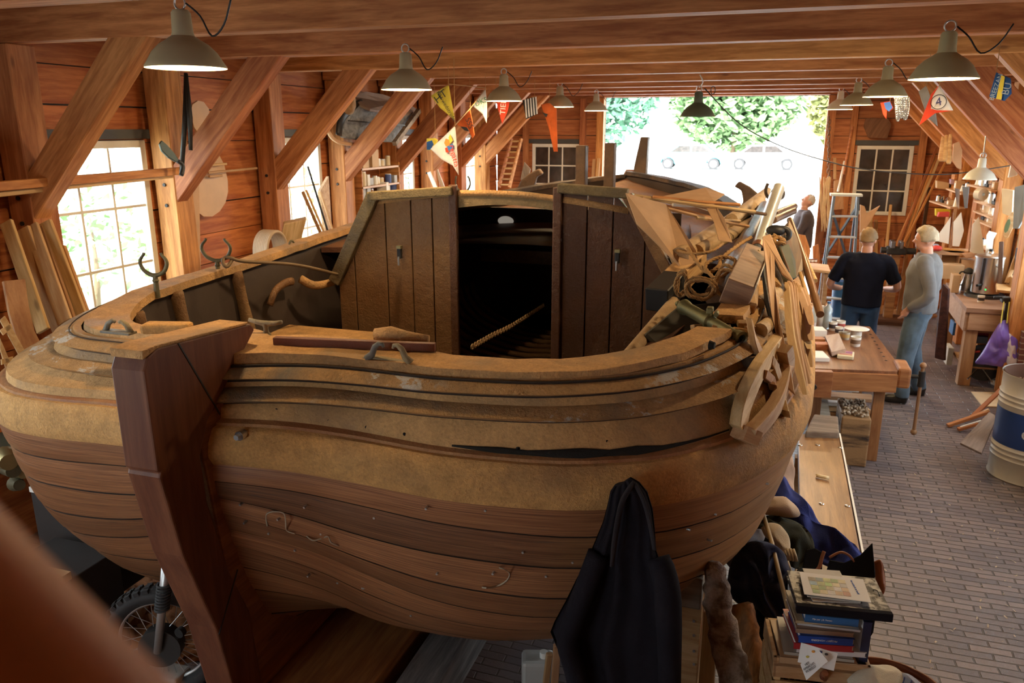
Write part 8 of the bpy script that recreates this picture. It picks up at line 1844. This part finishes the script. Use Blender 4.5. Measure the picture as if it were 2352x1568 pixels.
# ================================================================ PEOPLE
skinm = plain('skin', (.52, .27, .19), .5, var=.06, sub=.1)
def human(label, loc, rz, J, clothes, hair, H=1.78, headturn=0, headpitch=0, name='person'):
    t = thing(name, label, 'person', loc, rz); W = frameZ(loc, rz); s = H / 1.78
    def P(v): return W @ (V(v) * s)
    def limb(mb, pts, rs, n=12): mb.tube(smooth_path([P(p) for p in pts], 4), [interp(list(zip([4 * i for i in range(len(rs))], [r * s for r in rs])), k) for k in range(4 * (len(pts) - 1) + 1)], n)
    def torso(mb, rings, extra=0):
        rows = []
        for (z, rx, ry, cy) in rings:
            rows.append([P(((rx + extra) * math.cos(a) * (1), cy + (ry + extra) * math.sin(a), z)) for a in [2 * PI * i / 28 for i in range(28)]])
        mb.grid(rows, closed=True); mb.add(rows[0], [tuple(range(28))[::-1]]); mb.add(rows[-1], [tuple(range(28))])
    tor = [(.90, .15, .115, 0), (1.0, .165, .12, 0), (1.10, .15, .11, 0), (1.2, .155, .115, 0), (1.32, .175, .12, 0), (1.42, .175, .105, -.005), (1.47, .12, .08, -.01), (1.50, .06, .055, 0)]
    body = MB(); torso(body, tor)
    Hm = W @ Matrix.Translation(V((0, .01, 1.52)) * s) @ Matrix.Rotation(headturn, 4, 'Z') @ Matrix.Rotation(headpitch, 4, 'X')
    def Hd(v): return Hm @ (V(v) * s)
    H3 = Hm.to_3x3() 
    limb(body, [(0, -.005, 1.44), (0, .0, 1.5), (0, .01, 1.56)], [.06, .055, .058])
    body.ball(Hd((0, .005, .135)), (.074 * s, .092 * s, .098 * s), 20, 14, M=H3); body.ball(Hd((0, .035, .075)), (.052 * s, .058 * s, .058 * s), 16, 10, M=H3)
    body.tube([Hd((0, .088, .135)), Hd((0, .112, .105)), Hd((0, .095, .095))], [.009 * s, .014 * s, .008 * s], 8); body.ball(Hd((0, .083, .068)), (.022 * s, .014 * s, .01 * s), 8, 6, M=H3)
    body.ball(Hd((0, .085, .152)), (.045 * s, .014 * s, .01 * s), 10, 6, M=H3)
    for q in (-1, 1): body.ball(Hd((q * .076, -.005, .115)), (.010 * s, .02 * s, .032 * s), 8, 8, M=H3)
    for q in (-1, 1):
        sh, el, wr, hip, kn, an = [J[k][0 if q < 0 else 1] for k in ('sh', 'el', 'wr', 'hip', 'kn', 'an')]
        limb(body, [(q * .10, 0, 1.42), sh, el, wr], [.065, .055, .042, .03]); limb(body, [hip, kn, an], [.085, .055, .038])
        # hand: palm, four fingers, thumb
        hd = (V(wr) - V(el)).normalized(); hdir = V(J.get('hand', [hd, hd])[0 if q < 0 else 1]).normalized(); sd = hdir.cross(V((0, 0, 1)))
        sd = sd.normalized() if sd.length > .2 else V((0, 1, 0)); w_ = V(wr)
        body.tube([P(w_), P(w_ + hdir * .04), P(w_ + hdir * .085)], [.026 * s, .036 * s, .034 * s], 10, flat=.55, up=sd)
        for k, L in enumerate((.062, .074, .070, .054)):
            b_ = w_ + hdir * .08 + sd * (.027 - .018 * k); dn = V((0, 0, -1)) if abs(hdir.z) < .8 else V((0, 1, 0))
            body.tube([P(b_), P(b_ + hdir * L * .55), P(b_ + hdir * L * .8 + dn * L * .35)], [.0095 * s, .009 * s, .0078 * s], 7)
        b_ = w_ + hdir * .03 + sd * .03; body.tube([P(b_), P(b_ + hdir * .03 + sd * .025), P(b_ + hdir * .055 + sd * .03)], [.011 * s, .0105 * s, .009 * s], 7)
        limb(body, [V(an) + V((0, -.03, -.03)), V(an) + V((0, .05, -.045)), V(an) + V((0, .14, -.055))], [.036, .036, .026])
    o = body.build('body', skinm, t, W, smooth=True); m = o.modifiers.new('r', 'REMESH'); m.mode = 'VOXEL'; m.voxel_size = .0095; m.use_smooth_shade = True
    sm = o.modifiers.new('s', 'SMOOTH'); sm.iterations = 3; sm.factor = .5
    for q in (-1, 1):
        MB().ball(Hd((q * .03, .083, .128)), (.011 * s, .008 * s, .009 * s), 10, 6, M=H3).build('eye', plain('eye_white', (.6, .58, .55), .3), t, smooth=True); MB().ball(Hd((q * .03, .090, .128)), (.0045 * s, .003 * s, .0045 * s), 8, 5, M=H3).build('iris', plain('iris', (.05, .04, .04), .3), t, smooth=True)
    # clothes
    def garment(nm, fn, mat, vox=.011):
        mb = MB(); fn(mb, limb, torso, tor, P); g = mb.build(nm, mat, t, W, smooth=True); r = g.modifiers.new('r', 'REMESH'); r.mode = 'VOXEL'; r.voxel_size = vox; r.use_smooth_shade = True
        sm = g.modifiers.new('s', 'SMOOTH'); sm.iterations = 4; sm.factor = .5
        tx = bpy.data.textures.get('folds') or bpy.data.textures.new('folds', 'CLOUDS'); tx.noise_scale = .16
        d = g.modifiers.new('d', 'DISPLACE'); d.texture = tx; d.strength = .022; d.mid_level = .45; return g
    for nm, fn, mat in clothes: garment(nm, fn, mat)
    hm, hs = hair; mb = MB(); rng = random.Random(len(label))
    rows = []
    for i in range(13):
        a = PI * .60 * i / 12; row = []
        for j in range(28):
            b = 2 * PI * j / 28; d = V((math.sin(a) * math.cos(b), math.sin(a) * math.sin(b), math.cos(a)))
            front = max(0, d.y); lim = 1 - front * .0
            k = hs + mn.noise(d * 3.2 + V((len(label), 0, 0))) * .010 + mn.noise(d * 10) * .010
            if front > .45 and d.z < .55: k -= .028 * min(1, (front - .45) * 5)
            if abs(d.x) > .8 and d.z < -.05: k -= .01
            row.append(Hd(V((0, .0, .140)) + V((d.x * (.076 + k), d.y * (.090 + k), d.z * (.099 + k)))))
        rows.append(row)
    mb.grid(rows[::-1], closed=True); mb.build('hair', hm, t, smooth=True, solid=.004)
    return t
def trousers(mat, J, r=(.105, .078, .062)):
    def fn(mb, limb, torso, tor, P):
        torso(mb, [(.86, .145, .115, 0), (.93, .165, .13, 0), (1.0, .172, .13, 0), (1.05, .165, .125, 0)])
        for q in (0, 1): limb(mb, [V(J['hip'][q]) + V((0, 0, .02)), J['hip'][q], J['kn'][q], V(J['an'][q]) + V((0, -.005, -.02))], [r[0], r[0], r[1], r[2]])
    return ('trousers', fn, mat)
def top_(nm, mat, J, long_, ex=.018, hem=.95, collar=True):
    def fn(mb, limb, torso, tor, P):
        torso(mb, [(hem, .172 + ex, .128 + ex, 0), (hem + .08, .172 + ex, .128 + ex, 0), (1.12, .168 + ex, .125 + ex, 0), (1.2, .168 + ex, .125 + ex, 0), (1.32, .185 + ex, .128 + ex, 0), (1.42, .18 + ex, .11 + ex, -.005), (1.475, .11 + ex, .075 + ex, -.01), (1.51, .06 + ex, .055 + ex, 0)])
        for q in (0, 1):
            sg = -1 if q == 0 else 1; e, w = V(J['el'][q]), V(J['wr'][q]); s_ = V(J['sh'][q])
            if long_: limb(mb, [(sg * .10, 0, 1.42), s_, e, w - (w - e).normalized() * .01], [.08, .075, .058, .045])
            else: limb(mb, [(sg * .10, 0, 1.42), s_, s_.lerp(e, .5), s_.lerp(e, .82)], [.08, .075, .072, .07])
    return (nm, fn, mat)
def shoes(mat, J):
    def fn(mb, limb, torso, tor, P):
        for q in (0, 1):
            a = V(J['an'][q]); limb(mb, [(a.x, a.y - .06, .045), (a.x, a.y + .02, .05), (a.x, a.y + .11, .042), (a.x, a.y + .18, .035)], [.042, .048, .046, .034]); limb(mb, [(a.x, a.y - .03, .06), (a.x, a.y - .01, .11)], [.045, .045])
    return ('shoes', fn, mat)
jeans = cloth('blue_jeans', (.09, .14, .20), var=.35); jeansd = cloth('dark_jeans', (.03, .07, .16), var=.3)
# man in navy polo, back to the camera
J = dict(sh=[(-.20, -.0, 1.42), (.20, 0, 1.42)], el=[(-.33, .03, 1.14), (.34, .04, 1.15)], wr=[(-.22, .25, 1.06), (.24, .26, 1.08)], hip=[(-.09, 0, .93), (.09, 0, .93)], kn=[(-.11, .02, .50), (.11, .02, .50)], an=[(-.12, -.02, .09), (.12, -.02, .09)], hand=[(.6, .8, .05), (-.6, .8, .05)])
q = pz(1955, 875, 0); q = V((.99, 8.86, 0))
human('person in navy polo shirt seen from behind at the near workbench', q, R(-4), J, [trousers(jeansd, J), top_('polo_shirt', cloth('navy_polo', (.008, .010, .022)), J, False, ex=.03, hem=.93), shoes(plain('brown_shoe', (.05, .03, .02), .5), J)], (plain('sandy_hair', (.30, .19, .09), .7, var=.5, bumps=1, bscale=120), .014), 1.73, headturn=R(-18))
# man in grey sweater, profile to the left, hand in pocket
J = dict(sh=[(-.19, 0, 1.42), (.19, -.01, 1.42)], el=[(-.27, -.08, 1.15), (.27, -.10, 1.14)], wr=[(-.20, .09, .98), (.20, .07, .97)], hip=[(-.09, 0, .93), (.09, 0, .93)], kn=[(-.13, .06, .50), (.16, .02, .50)], an=[(-.15, .05, .09), (.22, -.09, .09)], hand=[(.3, .4, -.8), (-.2, .4, -.8)])
human('person in grey sweater and jeans standing with hand in pocket', V((1.50, 8.56, 0)), R(78), J, [trousers(jeans, J, (.115, .085, .068)), top_('sweater', cloth('grey_sweater', (.17, .175, .19), var=.15), J, True, ex=.03, hem=.93), shoes(plain('black_shoe', (.015, .013, .013), .35), J)], (plain('white_curly_hair', (.46, .38, .27), .8, var=.45, bumps=1, bscale=70), .02), 1.80, headturn=R(8), headpitch=R(-6))
# man at the door, profile, looking up
J = dict(sh=[(-.19, 0, 1.42), (.19, 0, 1.42)], el=[(-.25, .10, 1.2), (.30, -.10, 1.18)], wr=[(-.15, .3, 1.15), (.20, .12, 1.04)], hip=[(-.09, 0, .93), (.09, 0, .93)], kn=[(-.11, .02, .50), (.11, .02, .50)], an=[(-.12, -.02, .09), (.12, -.02, .09)], hand=[(.1, 1, -.1), (-.1, .8, -.5)])
human('person in dark sweater looking up outside the door, beyond the boat', V((.50, 12.95, 0)), R(100), J, [trousers(jeansd, J), top_('dark_sweater', cloth('brown_grey_sweater', (.075, .06, .065)), J, True, ex=.03, hem=.93), shoes(plain('black_shoe', (.015, .013, .013), .35), J)], (plain('grey_short_hair', (.45, .40, .37), .8, var=.2, bumps=1, bscale=70), .004), 1.78, headturn=R(5), headpitch=R(28))
# ================================================================ WORLD, CAMERA
w = bpy.data.worlds.new('sky'); SC.world = w; w.use_nodes = True
bg = w.node_tree.nodes['Background']; bg.inputs[0].default_value = (.86, .94, 1.0, 1); bg.inputs[1].default_value = 16.0
sun = bpy.data.lights.new('sun', 'SUN'); sun.energy = 30; sun.angle = R(4); sun.color = (1, .95, .86)
so = bpy.data.objects.new('sun', sun); COL.objects.link(so); so.rotation_euler = (R(50), 0, R(8))
def portal(c, sx, sy, rot):
    l = bpy.data.lights.new('daylight_portal', 'AREA'); l.shape = 'RECTANGLE'; l.size = sx; l.size_y = sy; l.cycles.is_portal = True
    o = bpy.data.objects.new('daylight_portal', l); COL.objects.link(o); o.location = c; o.rotation_euler = rot
portal(((DX0 + DX1) / 2, 13.5, 1.6), 3.46, 3.2, (-PI / 2, 0, 0))
for a, b_, c, d in lh: portal((XL - .08, (a + b_) / 2, (c + d) / 2), d - c, b_ - a, (0, -PI / 2, 0))
for a, b_, c, d in rh: portal((XR + .08, (a + b_) / 2, (c + d) / 2), d - c, b_ - a, (0, PI / 2, 0))
for a, b_, c, d in [(-3.4, -1.9, 1.0, 2.5)]: portal(((a + b_) / 2, YF - .08, (c + d) / 2), b_ - a, d - c, (PI / 2, 0, 0))
cam = bpy.data.cameras.new('camera'); co = bpy.data.objects.new('camera', cam); COL.objects.link(co)
cam.lens = 18; cam.sensor_width = 23.5; cam.clip_start = .02; cam.clip_end = 300
Mc = Matrix((cr, cu, -cf)).transposed().to_4x4(); Mc.translation = CAM; co.matrix_world = Mc
cam.dof.use_dof = True; cam.dof.focus_distance = 3.2; cam.dof.aperture_fstop = 4.0
SC.camera = co
SC.view_settings.view_transform = 'Standard'; SC.view_settings.look = 'None'; SC.view_settings.gamma = 1
SC.view_settings.exposure = -0.38
SC.cycles.use_adaptive_sampling = True; SC.cycles.adaptive_threshold = .06; SC.cycles.max_bounces = 5; SC.cycles.diffuse_bounces = 3; SC.cycles.glossy_bounces = 2; SC.cycles.transparent_max_bounces = 12
SC.cycles.sample_clamp_indirect = 6; SC.cycles.use_denoising = True
SC.cycles.caustics_reflective = False; SC.cycles.caustics_refractive = False
